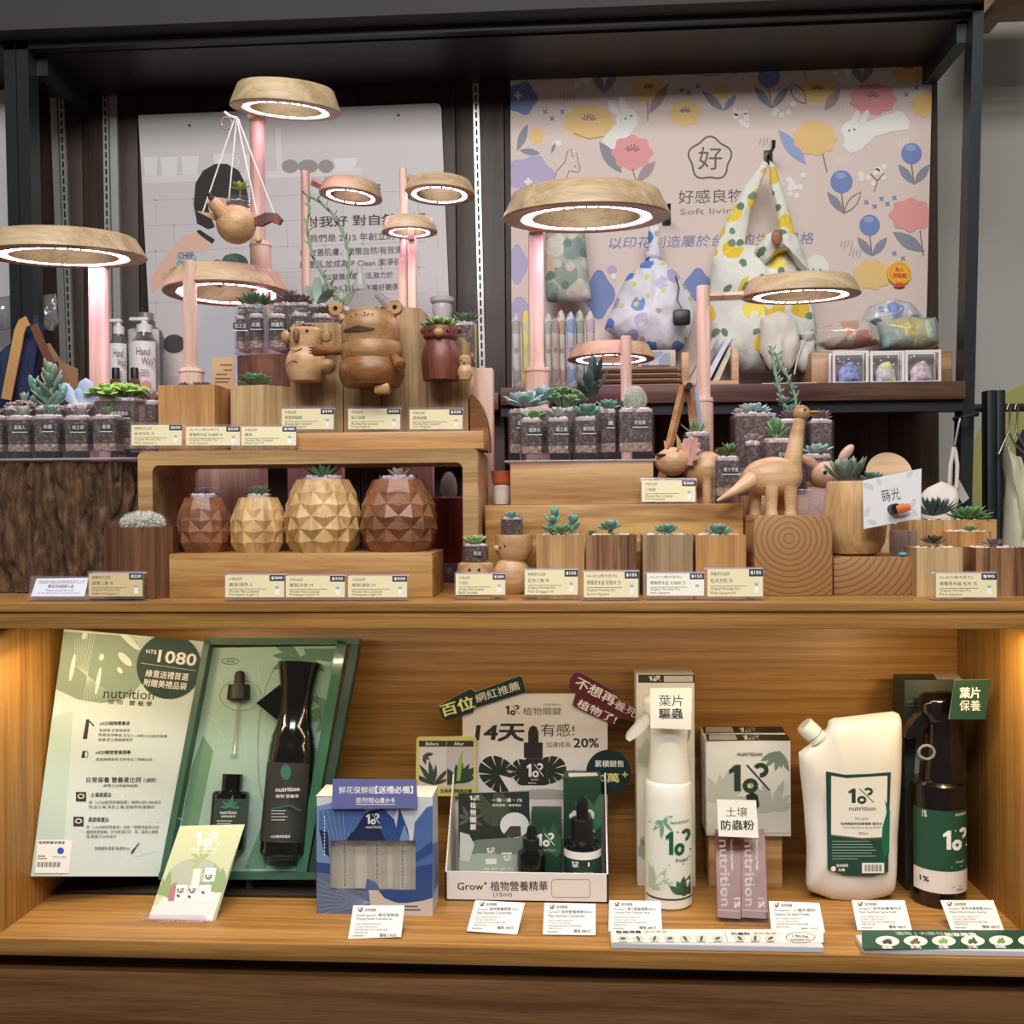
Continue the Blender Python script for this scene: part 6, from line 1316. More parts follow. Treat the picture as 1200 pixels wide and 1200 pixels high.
cubepot('orange pine square pot with a dark green rosette by the ring-cut block', 816, 874, 627, 694, 1.275, pineO, lambda mb, c, s, t: rosette(mb, c + Vector((0, -.01, 3 * s)), 19 * s, 'bluegreen', 22, .4, .14, 5, 78, seed=11, point=1.2), ZL, dep=.055)
# right-hand cluster
cubepot('wide pine pot at the back right with spiky dark and pale rosettes', 1066, 1167, 609, 696, 1.36, pineV, lambda mb, c, s, t: [rosette(mb, c + Vector((-14 * s, -.014, 6 * s)), 36 * s, 'spiky', 40, .12, .07, 8, 80, .25, 2.2, seed=2), rosette(mb, c + Vector((26 * s, -.018, 2 * s)), 30 * s, 'green', 34, .26, .1, 3, 60, .15, 1.6, seed=4)], ZL, dep=.08)
cubepot('hexagonal pine pot with a tiny green plant on white gravel', 1111, 1173, 623, 696, 1.31, pineO, lambda mb, c, s, t: rosette(mb, c + Vector((2 * s, -.012, 2 * s)), 11 * s, 'green', 26, .3, .16, 10, 80, seed=3), ZL, hexa=6, side=.1)
cubepot('small pale pine pot with a flat olive rosette at the front right', 1075, 1128, 642, 697, 1.268, pineP, lambda mb, c, s, t: rosette(mb, c + Vector((0, -.004, 6 * s)), 17 * s, 'dark', 18, .42, .14, 5, 75, seed=5), ZL, dep=.05)
cubepot('dark brown grained pot cut by the right edge of the photo', 1145, 1204, 642, 697, 1.268, zebra, lambda mb, c, s, t: rosette(mb, c + Vector((-2 * s, -.004, 4 * s)), 15 * s, 'violet', 14, .3, .14, 5, 75, seed=6), ZL, dep=.05)

# hanging wooden bird planter
t = T('hanging_bird', 'round wooden bird planter hanging on cords from the highest ring lamp', 'planter', 272, 288, 1.47)
s = t.s
t.part('body', MB().ell((t.X(277), 0, t.Z(263)), (23 * s, 21 * s, 23 * s), beech, 28, 18)); hd = t.part('neck', MB().tube([(t.X(268), -.012, t.Z(256)), (t.X(258), -.02, t.Z(244)), (t.X(255), -.024, t.Z(240))], [9 * s, 8 * s, 6 * s], beech, 16)); t.part('beak', MB().tube([(t.X(257), -.025, t.Z(240)), (t.X(253), -.03, t.Z(233))], [3.5 * s, 2 * s], ink, 10), hd)
sph(t, 'tail_peg', 303, 282, 4, beech)
wl = MB(); wl.prism([(t.X(232), t.Z(247)), (t.X(262), t.Z(252)), (t.X(254), t.Z(259))], -.004, .004, beech); t.part('wing', wl, label='pale left wing')
wr_ = MB(); wr_.prism([(t.X(287), t.Z(262)), (t.X(300), t.Z(256)), (t.X(312), t.Z(251)), (t.X(326), t.Z(252)), (t.X(332), t.Z(259)), (t.X(328), t.Z(265)), (t.X(318), t.Z(261)), (t.X(308), t.Z(266)), (t.X(298), t.Z(265))], -.004, .004, redw); t.part('wing', wr_, label='dark red-brown right wing')
t.part('jar', MB().lathe([(14 * s, t.Z(250)), (14 * s, t.Z(232)), (13.2 * s, t.Z(232)), (13.2 * s, t.Z(249))], jarm, 24, (t.X(279), .004, 0)))
t.part('soil', MB().lathe([(12.8 * s, t.Z(249)), (12.8 * s, t.Z(237)), (0, t.Z(236))], soilm, 20, (t.X(279), .004, 0))); gravel(t, t.X(279), .004, 12 * s, 12 * s, t.Z(236), 26, 6, square=False)
pm = MB(); pm.tube([(t.X(281), .004, t.Z(237)), (t.X(281), .004, t.Z(221))], 1.2 * s, stem_m); rosette(pm, (t.X(281), .004, t.Z(220)), 13 * s, 'jade', 12, .42, .14, 5, 70, seed=2); t.part('succulent', pm)
cord = mat('cord_white', (226, 220, 214), .8)
for a, b in (((274, 135, .01), (238, 248, 0)), ((276, 135, .01), (266, 232, .01)), ((276, 135, .01), (302, 252, -.002)), ((277, 135, .01), (322, 252, -.002))): t.part('cord', MB().tube(t.px(a, b), .9 * s, cord, 6))
lp = [(t.X(264 + 6 * math.cos(k * PI / 10)), .01, t.Z(141 + 7 * math.sin(k * PI / 10))) for k in range(21)]
t.part('hook_ring', MB().tube(lp, 1.1 * s, hs, 6)); t.part('knot', MB().tube(t.px((262, 128, .01), (268, 133, .01), (276, 136, .01)), 2 * s, cord, 6))
# label wrapped on the tall lamp's sleeve
mb = MB(); ss = W(309, 330, 1.57); tl_ = top_lamp
rr = 12.3 * tl_.s; A = [(-2.9 + 2.6 * i / 16) for i in range(17)]; cx0 = tl_.X(309)
mb.add([(cx0 + rr * math.cos(a), rr * math.sin(a), z) for z in (tl_.Z(340), tl_.Z(316)) for a in A], [(i, i + 1, 18 + i, 17 + i) for i in range(16)], P((222, 222, 236)))
lbp = tl_.part('paper_label', mb)
f = Face(tl_, (cx0, -rr - .0008, 0), (1, 0, 0), (0, 0, 1))
f.text('植物生長燈', 301, 317, 322, 4, P((50, 70, 140))); f.text('小心燙手', 301, 313, 328, 4, P((50, 70, 140))); f.text('請勿觸碰', 303, 314, 334, 4, P((50, 70, 140))); f.ell(315, 331, 2, 2.5, P((40, 60, 140))); f.part('lettering', lbp)
# ------------------------------------------------------------------ price cards on the worktop
acr = clear('card_acrylic', (248, 244, 250), 1.6, .03, .06)
paper = P((226, 214, 172), .5); tint = P((96, 88, 66)); tind = P((58, 54, 44)); navyk = P((34, 38, 48)); whk = P((240, 240, 240))
def pricecard(label, x0, x1, y0, y1, Y, z, l1, l2, e1, e2, price, pm=None, ink2=None, tl=.26):
    t = T('price_card', label, 'price card', (x0 + x1) / 2, y1, Y, z=z, group='beige price cards in clear holders')
    H = t.Z(y0); f = Face(t, (0, 0, .0018), (1, 0, 0), (0, tl, 1)); Z0 = f.uv
    w = (x1 - x0) / 2 * t.s; hh = math.hypot(1, tl) * H
    hb = MB(); g = Face(t, (0, .0005, .0004), (1, 0, 0), (0, tl, 1), hb); yt, yb = y0, y1
    g.slab([(x0 - 1.5, yt - 3), (x1 + 1.5, yt - 3), (x1 + 1.5, yb - .3), (x0 - 1.5, yb - .3)], .0022, acr)
    hb.box(-w - .002, w + .002, .0006, .020, 0, .0018, acr)
    hb.add([Vector((sx * (w + .0015), H * tl * .98 + .0022, H * .985)) + Vector((0, dy, dz)) for sx in (-1, 1) for dy, dz in ((0, 0), (.002, 0), (.002, .0012), (0, .0012))], [(0, 4, 5, 1), (1, 5, 6, 2), (2, 6, 7, 3), (3, 7, 4, 0)], P((226, 214, 220), .2))
    t.part('holder', hb)
    f.slab([(x0, yt), (x1, yt), (x1, yb - 3), (x0, yb - 3)], .0003, pm or paper)
    L = x1 - x0; h = yb - 3 - yt; a = x0 + L * .06; i1 = ink2 or tind; i2 = ink2 or tint
    f.rect(x1 - L * .25, x1, yt, yt + h * .27, navyk); f.text(price, x1 - L * .22, x1 - L * .03, yt + h * .2, h * .14, whk, .02)
    f.text(l1, a, a + L * min(.55, .056 * len(l1)), yt + h * .24, h * .14, i2); f.text(l2, a, a + L * min(.62, .066 * len(l2)), yt + h * .51, h * .17, i1, 0)
    f.line([(a, yt + h * .62), (x1 - L * .3, yt + h * .62)], .6, i2); f.text(e1, a, a + L * .52, yt + h * .79, h * .13, i1); f.text(e2, a, a + L * min(.5, .034 * len(e2)), yt + h * .95, h * .13, i1)
    cx_ = x1 - L * .12; f.rect(cx_ - L * .03, cx_ + L * .03, yt + h * .5, yt + h * .62, P((150, 166, 180))); f.rect(cx_ - L * .035, cx_ + L * .035, yt + h * .62, yt + h * .88, P((234, 232, 226)))
    t.part('card', f.mb, smooth=0); return t
O1, O2 = '橡實原木品牌', 'Original Wooden Pot'; K1, K2 = '木製品牌', 'Wooden Plant Container'
pricecard('beige price card reading 220 dollars, leftmost on the bridge by the jars', 154, 213, 498, 525, 1.306, zbt, O1, '松木方形 大', O2, 'Pine Square L', '$220')
pricecard('beige price card headed No.812 below the left orange pine pot', 218, 281, 500, 525, 1.306, zbt, 'No.812(橡木系列)', '橡實原木盆 水曲柳 方', O2, 'Ash Square', '$220')
pricecard('beige price card reading 380 dollars, below the right pine pot', 283, 347, 500, 525, 1.306, zbt, K1, '寶絨', K2, 'Elephant S', '$380')
pricecard('beige price card under the koala planter on the orange plank', 330, 391, 479, 506, 1.323, zpl, K1, '無尾熊磁鐵', K2, 'Koala Magnet', '$330', tl=.10)
pricecard('beige price card under the frog planter on the orange plank', 408, 469, 479, 506, 1.323, zpl, K1, '蛙人磁鐵', K2, 'Frog Magnet', '$550', tl=.08)
pricecard('beige price card under the bear planter on the orange plank', 480, 542, 480, 506, 1.323, zpl, K1, '貓咪磁鐵', K2, 'Cat Magnet', '$330', tl=.10)
pricecard('beige price card at the left under the pineapples, reading light S', 264, 333, 674, 703, 1.212, ZL, K1, '鳳梨淺色 S', K2, 'Pineapple Light S', '$200')
pricecard('beige price card in the middle under the pineapples, reading dark M', 335, 404, 675, 703, 1.212, ZL, K1, '鳳梨深色 M', K2, 'Pineapple Dark M', '$320')
pricecard('beige price card at the right under the pineapples, reading light M', 408, 477, 675, 703, 1.212, ZL, K1, '鳳梨淺色 M', K2, 'Pineapple Light M', '$320')
pricecard('beige price card with 300 dollars before the round pot figure', 534, 592, 673, 700, 1.225, ZL, K1, '勺母丸', K2, 'Ball Inside', '$300')
pricecard('beige price card before the light orange pot, reading Pine Octagon', 615, 677, 668, 700, 1.222, ZL, O1, '松木八角 中', O2, 'Pine Octagon M', '$155')
pricecard('beige price card headed No.802 before the dark striped pot', 684, 748, 670, 703, 1.212, ZL, 'No.802(橡木系列)', '橡實原木盆 斑馬木 方', O2, 'Score Square', '$155')
pricecard('pale shiny price card headed No.811 before the grey-brown pot', 758, 825, 672, 701, 1.218, ZL, 'No.811(橡木系列)', '橡實原木盆 水曲柳 方', O2, 'Ash Square', '$155', P((236, 232, 214), .3))
pricecard('beige price card before the orange pot by the ring-cut block', 829, 894, 667, 702, 1.216, ZL, O1, '松木方形 中', O2, 'Pine Square M', '$155')
pricecard('beige price card headed No.819 at the right end of the worktop', 1097, 1168, 672, 703, 1.212, ZL, 'No.819(橡木系列)', '橡實原木盆 松木 方', O2, 'Pine Square', '$90')
pricecard('tan price card reading Zebra Octagon before the walnut pot', 104, 167, 672, 702, 1.214, ZL, O1, '斑馬八角 大', O2, 'Zebra Octagon L', '$220', P((206, 186, 140), .5))
pricecard('beige price card by the triceratops legs on the long step', 752, 815, 563, 591, 1.349, zst2, K1, '三角龍', K2, 'Triceratops', '$360')
t = T('notice_card', 'white notice card in a clear holder at the foot of the bark stump', 'notice', 68, 703, 1.214, z=ZL)
f = Face(t, (0, 0, .0018), (1, 0, 0), (0, .5, 1)); hb = MB(); g = Face(t, (0, .0006, .0005), (1, 0, 0), (0, .5, 1), hb); g.slab([(36, 675), (106, 675), (105, 703), (33, 703)], .0022, acr); hb.box(t.X(33), t.X(105), .001, .02, 0, .0018, acr); t.part('holder', hb)
f.slab([(43, 678), (104, 677), (99, 699), (36, 699)], .0003, P((226, 230, 240), .4)); vi = P((120, 100, 130))
f.text('為維護木器品質請輕拿輕放勿上市', 45, 99, 684, 4, vi); f.text('歡迎洽詢服務人員', 56, 86, 689, 4, vi, .02); f.text('Please contact the staff', 54, 86, 693, 2.6, vi); f.text('to introduce how to use the product', 44, 93, 696.5, 2.6, vi); t.part('card', f.mb, smooth=0)

# ------------------------------------------------------------------ the lit shelf below
gdk = P((34, 62, 54), .45); gmd = P((70, 104, 86), .5); glt = P((158, 190, 178), .5); gpl = P((204, 217, 215), .5); gxl = P((228, 234, 226), .5)
glossk = mat('gloss_black', (18, 18, 20), .12, coat=.5); bkink = P((44, 46, 44)); wht = P((236, 236, 232), .45)
def monstera(f, cx, cy, r, m, hole, ang=0, seed=0):
    P_ = []
    for i in range(37):
        a = ang + -2.75 + 5.5 * i / 36; q = r * (.86 + .14 * math.cos(2 * (a - ang))); P_.append((cx + q * math.cos(a), cy + q * math.sin(a)))
    f.poly([(cx, cy)] + P_, m)
    for i in range(9):
        a = ang - 2.3 + .575 * i; c_, s_ = math.cos(a), math.sin(a); f.poly([(cx + r * .38 * c_, cy + r * .38 * s_), (cx + r * 1.1 * c_ - r * .05 * s_, cy + r * 1.1 * s_ + r * .05 * c_), (cx + r * 1.1 * c_ + r * .05 * s_, cy + r * 1.1 * s_ - r * .05 * c_)], hole)
def fronds(f, x, y, n, L, m, seed, spread=2.4, a0=-1.57, w=.13):
    g = random.Random(seed)
    for i in range(n):
        a = a0 - spread / 2 + spread * i / max(1, n - 1) + g.uniform(-.1, .1); l = L * g.uniform(.7, 1.1); q = []
        for sg, ts in ((1, (0, .25, .5, .75, 1)), (-1, (.75, .5, .25))):
            for t_ in ts: q.append((x + l * t_ * math.cos(a) - l * w * math.sin(PI * t_) * sg * math.sin(a), y + l * t_ * math.sin(a) + l * w * math.sin(PI * t_) * sg * math.cos(a)))
        f.poly(q, m)
# --- open gift box
YG0, YG1 = 1.36, 1.44
t = T('gift_box', 'open pale green gift box showing a black spray bottle, vial and dropper', 'gift box', 215, 1028, YG0)
f = Face.quad(t, (75, 737, 1.350), (243, 752, 1.425), (36, 1027, 1.282), YG0)
f.slab([(75, 737), (244, 752), (188, 1027), (36, 1027)], .010, gpl, side=wht); f.clip = [(75, 737), (244, 752), (188, 1027), (36, 1027)]
gl2 = P((138, 160, 146), .5); gl3 = P((186, 206, 196), .5); vn = P((206, 216, 204), .5)
f.poly([(71, 740), (160, 746), (176, 770), (166, 800), (154, 815), (138, 822), (118, 824), (92, 820), (66, 808)], gl2); f.poly([(140, 744), (196, 749), (180, 790), (172, 775), (160, 752)], gl3)
for x0, y0, x1, y1, w in ((88, 766, 82, 798, 5), (118, 782, 112, 814, 4.5), (101, 741, 97, 749, 6), (120, 766, 118, 774, 5.5), (139, 765, 154, 780, 8.5), (140, 740, 164, 762, 7), (138, 782, 143, 789, 5)): f.ell((x0 + x1) / 2, (y0 + y1) / 2, math.hypot(x1 - x0, y1 - y0) / 2, w / 2, gxl, math.atan2(y1 - y0, x1 - x0))
for i in range(9): f.line([(112 - i * 3, 740 + i), (104 - i * 2, 780), (98 + i * 4, 822 - i)], .6, gl3)
f.poly([(58, 842), (86, 832), (72, 1027), (34, 1027)], gl3); g = random.Random(2)
for i in range(26): f.ell(g.uniform(80, 200), g.uniform(836, 1010), 1, 1, gxl, 0, 8, lift=30)
for i in range(16):
    x, y, a = g.uniform(60, 200), g.uniform(840, 1015), g.uniform(0, 6.3); f.line([(x, y), (x + 26 * math.cos(a), y + 26 * math.sin(a))], .6, vn, 31)
f.k = 40; f.text('nutrition', 121, 180, 818, 11, bkink, 0, yb2=820); f.text('植 物   營 養 學', 126, 178, 825, 6, bkink, 0, yb2=828)
f.poly([(101, 843), (105, 843), (102, 866), (97, 866)], bkink); f.line([(105, 845), (110, 851)], 1.6, bkink); f.poly([(97, 880), (100, 880), (99, 888), (95, 888)], bkink); f.loop(101, 884, 2, 4, .7, bkink)
f.text('nX20植物營養液', 117, 152, 850, 5, bkink, .01); gt = P((84, 90, 86)); f.text('免稀釋,可直接使用', 116, 152, 858, 4, gt); f.text('營養液用畢後,可加入1:8號nX20植物營養', 115, 196, 863, 4, gt, yb2=865); f.text('精華,更方便繼續使用', 115, 155, 869, 4, gt); f.text('nX20植物營養精華', 112, 153, 884, 5, bkink, .01); f.text('使用稀釋使用,可參考右下稀釋比例', 112, 178, 892, 4, gt)
f.text('日常保養 營養液比例 1:800', 101, 182, 917, 6.5, bkink, .01); f.text('(實際方法依植物調整)', 120, 162, 923, 4, bkink)
for x, y, tx in ((89, 928, '土壤澆灌法:'), (86, 957, '葉面噴灑法:')):
    f.rect(x, x + 12, y, y + 11, bkink); f.loop(x + 6, y + 5, 3.4, 2.4, 1, gxl); f.text(tx, x + 17, x + 42, y + 6, 5.5, bkink, .01); [f.text(q_, x + 15, x + w_, y + 14 + 5.6 * i_, 4, gt) for i_, (q_, w_) in enumerate((('將「nX20植物營養精華」稀釋比例1:800倍水', 100), ('附溫土壤,澆至土壤,使植物有營養份', 92)) if y < 940 else (('將「nX20植物營養液」或是「稀釋過後的nX20', 100), ('植物營養精華」均勻噴灑在花、莖、葉與土壤表', 99), ('面,再進行日常澆水', 50)))]
f.text('附贈便利滴管 每滴約1cc', 111, 152, 996, 4, bkink); f.line([(154, 1000), (158, 994)], 2.4, bkink); f.line([(158, 994), (163, 988)], 1.4, bkink)
f.poly([(44, 984), (85, 984), (81, 1023), (41, 1023)], wht); f.ell(71, 997, 4, 4, P((30, 80, 190))); f.text('植物營養液禮盒', 45, 76, 989, 3.4, bkink, .02); f.text('TWD1,080', 61, 77, 1006, 3, P((90, 90, 150))); f.lines(44, 58, 1003, 2, 3, bkink, 3, 1)
for i in range(17): f.line([(45 + i * 1.6, 1010), (44.6 + i * 1.6, 1016)], .5 + .6 * ((i * 7) % 3 == 0), bkink)
f.ell(198, 781, 38, 38, gdk, 0, 48); f.text('NT$', 171, 183, 766, 5, wht, .01, yb2=767); f.text('1080', 184, 229, 776, 15, wht, .02, yb2=781); f.line([(165, 777), (229, 786)], .8, glt); f.text('綠意送禮首選', 170, 220, 793, 9, wht, .01, yb2=798); f.text('附贈美禮品袋', 168, 218, 804, 9, wht, .01, yb2=809)
f.part('lid_panel')
# tray half
fb = Face.quad(t, (245, 750, YG1), (410, 750, YG1), (194, 1027, YG0), YG0)
fb.slab([(245, 750), (424, 750), (372, 1029), (192, 1029)], .045, P((46, 82, 66), .5))
ins = MB(); fi = Face(t, fb.O + fb.n * .0005, fb.ex, fb.ey, ins); fi.k = 2; fi.clip = [(249, 759), (396, 757), (350, 1021), (200, 1021)]
fi.poly([(249, 759), (396, 757), (350, 1021), (200, 1021)], glt)
lf = P((104, 146, 116), .5); lf2 = P((84, 128, 100), .5)
fi.poly([(250, 880), (238, 940), (222, 1018), (204, 1018), (224, 900), (238, 862)], lf); fronds(fi, 352, 770, 8, 44, lf2, 4, 3.8, 1.9, .16); fronds(fi, 392, 830, 5, 34, lf, 5, 1.8, 2.6, .16); fronds(fi, 380, 880, 4, 36, lf, 6, 1.6, 2.2, .2); fi.poly([(300, 985), (320, 930), (312, 1018), (286, 1018)], lf); fi.poly([(356, 760), (394, 760), (388, 776), (360, 772)], lf2)
for i in range(30):
    x, y = g.uniform(252, 380), g.uniform(770, 1000); a = g.uniform(0, 6.3); fi.line([(x, y), (x + 18 * math.cos(a), y + 18 * math.sin(a))], .5, gl3, 20)
fi.loop(282, 815, 24, 18, .6, bkink, 30); fi.loop(340, 880, 38, 110, .6, bkink, 40); fi.k = 60; fi.loop(270, 775, 10, 3.5, .8, bkink); fi.text('滴管', 265, 275, 777, 4, bkink)
fi.rect(258, 290, 1005, 1013, glt); fi.text('NX20植物營養液', 314, 352, 1013, 5, bkink); fi.loop(333, 1010, 23, 4.5, .7, bkink)
t.part('insert', ins, smooth=0)
rim = MB(); gf = P((58, 96, 78), .45)
def bar(a, b, w, h, fc, mb, m, over=0):
    A = Vector(fc.uv(*a)); B = Vector(fc.uv(*b)); d = (B - A).normalized(); nn = Vector((-d.y, d.x)) * w / 2
    q = [A - nn, B - nn, B + nn, A + nn]; lo = [fc.O + fc.ex * p.x + fc.ey * p.y - fc.n * .002 for p in q]; hi = [p + fc.n * (h + .002) for p in lo]
    mb.add(lo + hi, [(3, 2, 1, 0), (4, 5, 6, 7), (0, 1, 5, 4), (1, 2, 6, 5), (2, 3, 7, 6), (3, 0, 4, 7)], m)
bar((245, 753), (424, 753), .009, .018, fb, rim, gf); bar((248, 752), (196, 1027), .009, .018, fb, rim, gf); bar((192, 1025), (374, 1025), .009, .018, fb, rim, gf); bar((404, 752), (356, 1027), .014, .018, fb, rim, mat('rim_gloss', (66, 112, 88), .15, coat=.6)); bar((419, 752), (368, 1028), .012, .014, fb, rim, gdk)
t.part('tray_rim', rim)
def leanlathe(name, face, top, bot, prof, m, h, parent=None, n=28):
    """turned part along the face between two pixel points; prof = (fraction from bottom, radius px)"""
    M = face.basis(*bot, h); L = Vector(face.uv(*top)) - Vector(face.uv(*bot)); ang = math.atan2(L.x, L.y); mb = MB(); s_ = t.s * 1.03
    mb.lathe([(r * s_, u * L.length) for u, r in prof], m, n, M=M @ Matrix.Rotation(ang, 4, 'Y')); return t.part(name, mb, parent), M @ Matrix.Rotation(ang, 4, 'Y'), L.length
sbp, MS, LS = leanlathe('spray_bottle', fb, (354, 778), (334, 1001), [(0, 24), (.01, 26), (.5, 26.5), (.56, 26), (.585, 24.5), (.60, 25), (.66, 21), (.76, 18.5), (.86, 20), (.95, 23.5), (1, 26), (1, 24), (.99, 0)], glossk, .012)
tr = MB(); s_ = t.s * 1.03
tr.add([MS @ Vector((x * s_, y * s_, z * LS)) for x, y, z in ((-14, -7, .90), (-46, -5, .775), (-16, -7, .68), (-14, 7, .90), (-46, 5, .775), (-16, 7, .68))], [(0, 1, 2), (5, 4, 3), (0, 3, 4, 1), (1, 4, 5, 2), (2, 5, 3, 0)], glossk); t.part('trigger', tr, sbp)
lb_ = MB(); n = 22; A = [-2.75 + 2.35 * i / (n - 1) for i in range(n)]
lb_.add([MS @ Vector((26.8 * s_ * math.cos(a), 26.8 * s_ * math.sin(a), z * LS)) for z in (.07, .47) for a in A], [(i, i + 1, n + i + 1, n + i) for i in range(n - 1)], P((46, 48, 48), .5)); lbl = t.part('label', lb_, sbp)
fl = Face(t, MS @ Vector((0, -27.2 * s_, 0)), MS.to_3x3() @ Vector((1, 0, 0)), MS.to_3x3() @ Vector((0, 0, 1))); tg = P((50, 110, 90)); fl.ell(335, 905, 6, 9, tg); fl.line([(318, 948), (340, 944), (352, 950)], 2, P((40, 84, 72))); fl.text('nutrition', 323, 351, 928, 5, wht, .01, yb2=927); fl.text('植物 營養學', 323, 350, 935, 4, wht, 0); fl.lines(318, 344, 950, 4, 3.6, P((170, 176, 172)), 4, 1); fl.text('nX20植物營養液', 317, 340, 982, 3.5, wht); t.part('lettering', fl.mb, lbl, smooth=0)
vb, MV, LV = leanlathe('vial', fb, (275, 907), (268, 995), [(0, 20), (.02, 21), (.74, 21), (.77, 19), (.785, 11.5), (1, 11.5), (1, 0)], glossk, .008)
fl = Face(t, MV @ Vector((0, -21.6 * s_, 0)), MV.to_3x3() @ Vector((1, 0, 0)), MV.to_3x3() @ Vector((0, 0, 1))); fl.rect(252, 289, 936, 968, P((30, 52, 46))); fronds(fl, 270, 946, 6, 14, tg, 3, 3); fl.text('nutrition', 258, 277, 954, 4, wht); fl.text('植物營養學', 259, 276, 958, 2.6, wht); fl.lines(254, 282, 962, 2, 3, P((170, 176, 172)), 4, 1); t.part('vial_label', fl.mb, vb, smooth=0)
dp, MD, LD = leanlathe('dropper', fb, (283, 786), (281, 820), [(0, 13), (.02, 13.5), (.50, 12.5), (.52, 6), (.8, 6), (.95, 4.5), (1, 0)], mat('matte_black', (30, 30, 31), .5), .006)
leanlathe('dropper_tube', fb, (281, 822), (275, 888), [(0, 1), (.04, 4.5), (.1, 2.6), (.9, 2.6), (1, 3)], clear('tube_glass', (236, 240, 236), 2.2, .05, .12), .004, dp)
# stand below it
t2 = T('box_stand', 'low dark stand holding up the open gift box', 'stand', 215, 1045, 1.33, z=ZF)
t2.part('stand', MB().box(t2.X(60), t2.X(370), .01, .10, 0, (t.loc.z - ZF) - .012, mat('stand_dark', (40, 34, 28), .6), .002))
# --- leaflets in a clear holder
YL0, YL1 = 1.262, 1.334
t = T('leaflet_stand', 'stack of pale green leaflets leaning in a clear holder by the gift box', 'leaflets', 225, 1090, YL0, z=ZF)
for i in range(5):
    f = Face.quad(t, (211, 968, YL1), (287, 966, YL1), (170, 1084, YL0 + .002), YL0, None); off = f.n * (.004 - .0009 * i); f.O = f.O + off
    f.slab([(211 + i * .5, 968), (287, 966), (247 + i, 1084), (171 + i, 1085)], .0004, P((198, 206, 168), .5))
    f.clip = [(211, 968), (287, 966), (247, 1084), (171, 1085)]
    if i == 0:
        lg_ = P((196, 204, 160)); f.ell(228, 1030, 34, 24, P((178, 184, 168)), -.15, 30); f.poly([(197, 1046), (262, 1044), (247, 1084), (171, 1085), (176, 1062), (186, 1060), (187, 1056)], P((226, 226, 226), .5))
        fronds(f, 192, 1050, 7, 30, P((140, 160, 108)), 3, 2.6, -1.2); fronds(f, 262, 1046, 7, 34, P((140, 166, 120)), 5, 2.6, -1.5); fronds(f, 236, 1008, 5, 18, P((166, 184, 124)), 6, 3.2, -2.4)
        f.logo(228, 257, 974, 992, wht, 3.6); f.text('nutrition', 223, 255, 997, 4.5, wht); f.line([(221, 999.5), (252, 999.5)], 1, wht)
        for x0, y0, w, h, c in ((197, 1038, 8, 18, (176, 116, 126)), (204, 1037, 13, 19, (240, 238, 238)), (219, 1038, 11, 18, (240, 238, 238)), (231, 1037, 14, 20, (240, 238, 238)), (224, 1018, 9, 20, (236, 232, 232)), (238, 1017, 13, 16, (240, 238, 238))): f.poly([(x0 + 3, y0), (x0 + w + 3, y0), (x0 + w, y0 + h), (x0, y0 + h)], P(c))
        for x, y in ((207, 1041), (221, 1041), (240, 1025)): f.logo(x, x + 9, y, y + 6, bkink, 1.2)
        for x, y in ((209, 1050), (222, 1051), (238, 1046)): f.ell(x, y, 2.2, 1.6, P((70, 84, 70)), .6)
    t.part('leaflet', f.mb, smooth=0)
hm = MB(); g_ = Face.quad(t, (211, 968, YL1), (287, 966, YL1), (170, 1084, YL0), YL0, hm); g_.slab([(212, 1000), (272, 999), (248, 1088), (168, 1089)], .0018, acr)
hf = Face(t, (0, -.006, 0), (1, 0, 0), (0, -.12, 1), hm); hf.slab([(168, 1072), (238, 1073), (242, 1076), (240, 1090), (168, 1090)], .0016, acr); hm.box(t.X(168), t.X(246), -.006, .004, 0, .0016, acr); hm.add([Vector((t.X(262), .09, 0)), Vector((t.X(268), .10, 0)), Vector((t.X(262), .088, .055)), Vector((t.X(264), .088, .055))], [(0, 1, 3, 2)], acr)
t.part('holder', hm)
f = Face(t, (0, -.0065, 0), (1, 0, 0), (0, -.12, 1)); f.text('立即掃描 領取專屬優惠', 184, 238, 1083, 4, wht, .01); f.part('lettering')

# --- blue boxed flower kit
t = T('flower_kit_box', 'blue flower-printed carton with a clear window and purple sign', 'carton', 439, 1076, 1.291, z=ZF)
X0, X1, H, D = t.X(371), t.X(507), t.Z(934), .055; f = Face(t, (0, 0, 0), (1, 0, 0), (0, 0, 1)); base = P((206, 212, 222), .4)
wx0, wx1, wy0, wy1 = 387, 487, 985, 1043
for q in ((371, 507, 934, wy0), (371, 507, wy1, 1076), (371, wx0, wy0, wy1), (wx1, 507, wy0, wy1)): f.rect(*q, base, 1)
b1, b2, b3, b4 = P((52, 78, 138), .4), P((78, 110, 168), .4), P((116, 144, 192), .4), P((150, 170, 204), .4); dk_ = P((34, 44, 84), .4); wm = P((206, 196, 190), .4)
f.k = 3
def clip(pts):  # keep artwork out of the window
    return [(x, y) for x, y in pts]
f.poly([(371, 945), (392, 940), (414, 958), (420, 985), (387, 985), (387, 1016), (371, 1016)], b3); f.poly([(374, 950), (396, 946), (410, 985), (387, 985), (384, 1002), (374, 975)], b2); f.poly([(374, 972), (384, 975), (386, 1004), (380, 1000)], dk_)
f.poly([(406, 985), (418, 962), (432, 950), (446, 948), (466, 985)], dk_); f.poly([(392, 948), (416, 940), (430, 950), (414, 975), (404, 978)], b2); f.poly([(446, 944), (462, 960), (468, 985), (452, 985), (440, 960)], b1); f.poly([(462, 985), (468, 946), (478, 972), (480, 985)], b1); f.poly([(468, 985), (474, 966), (480, 985)], b3)
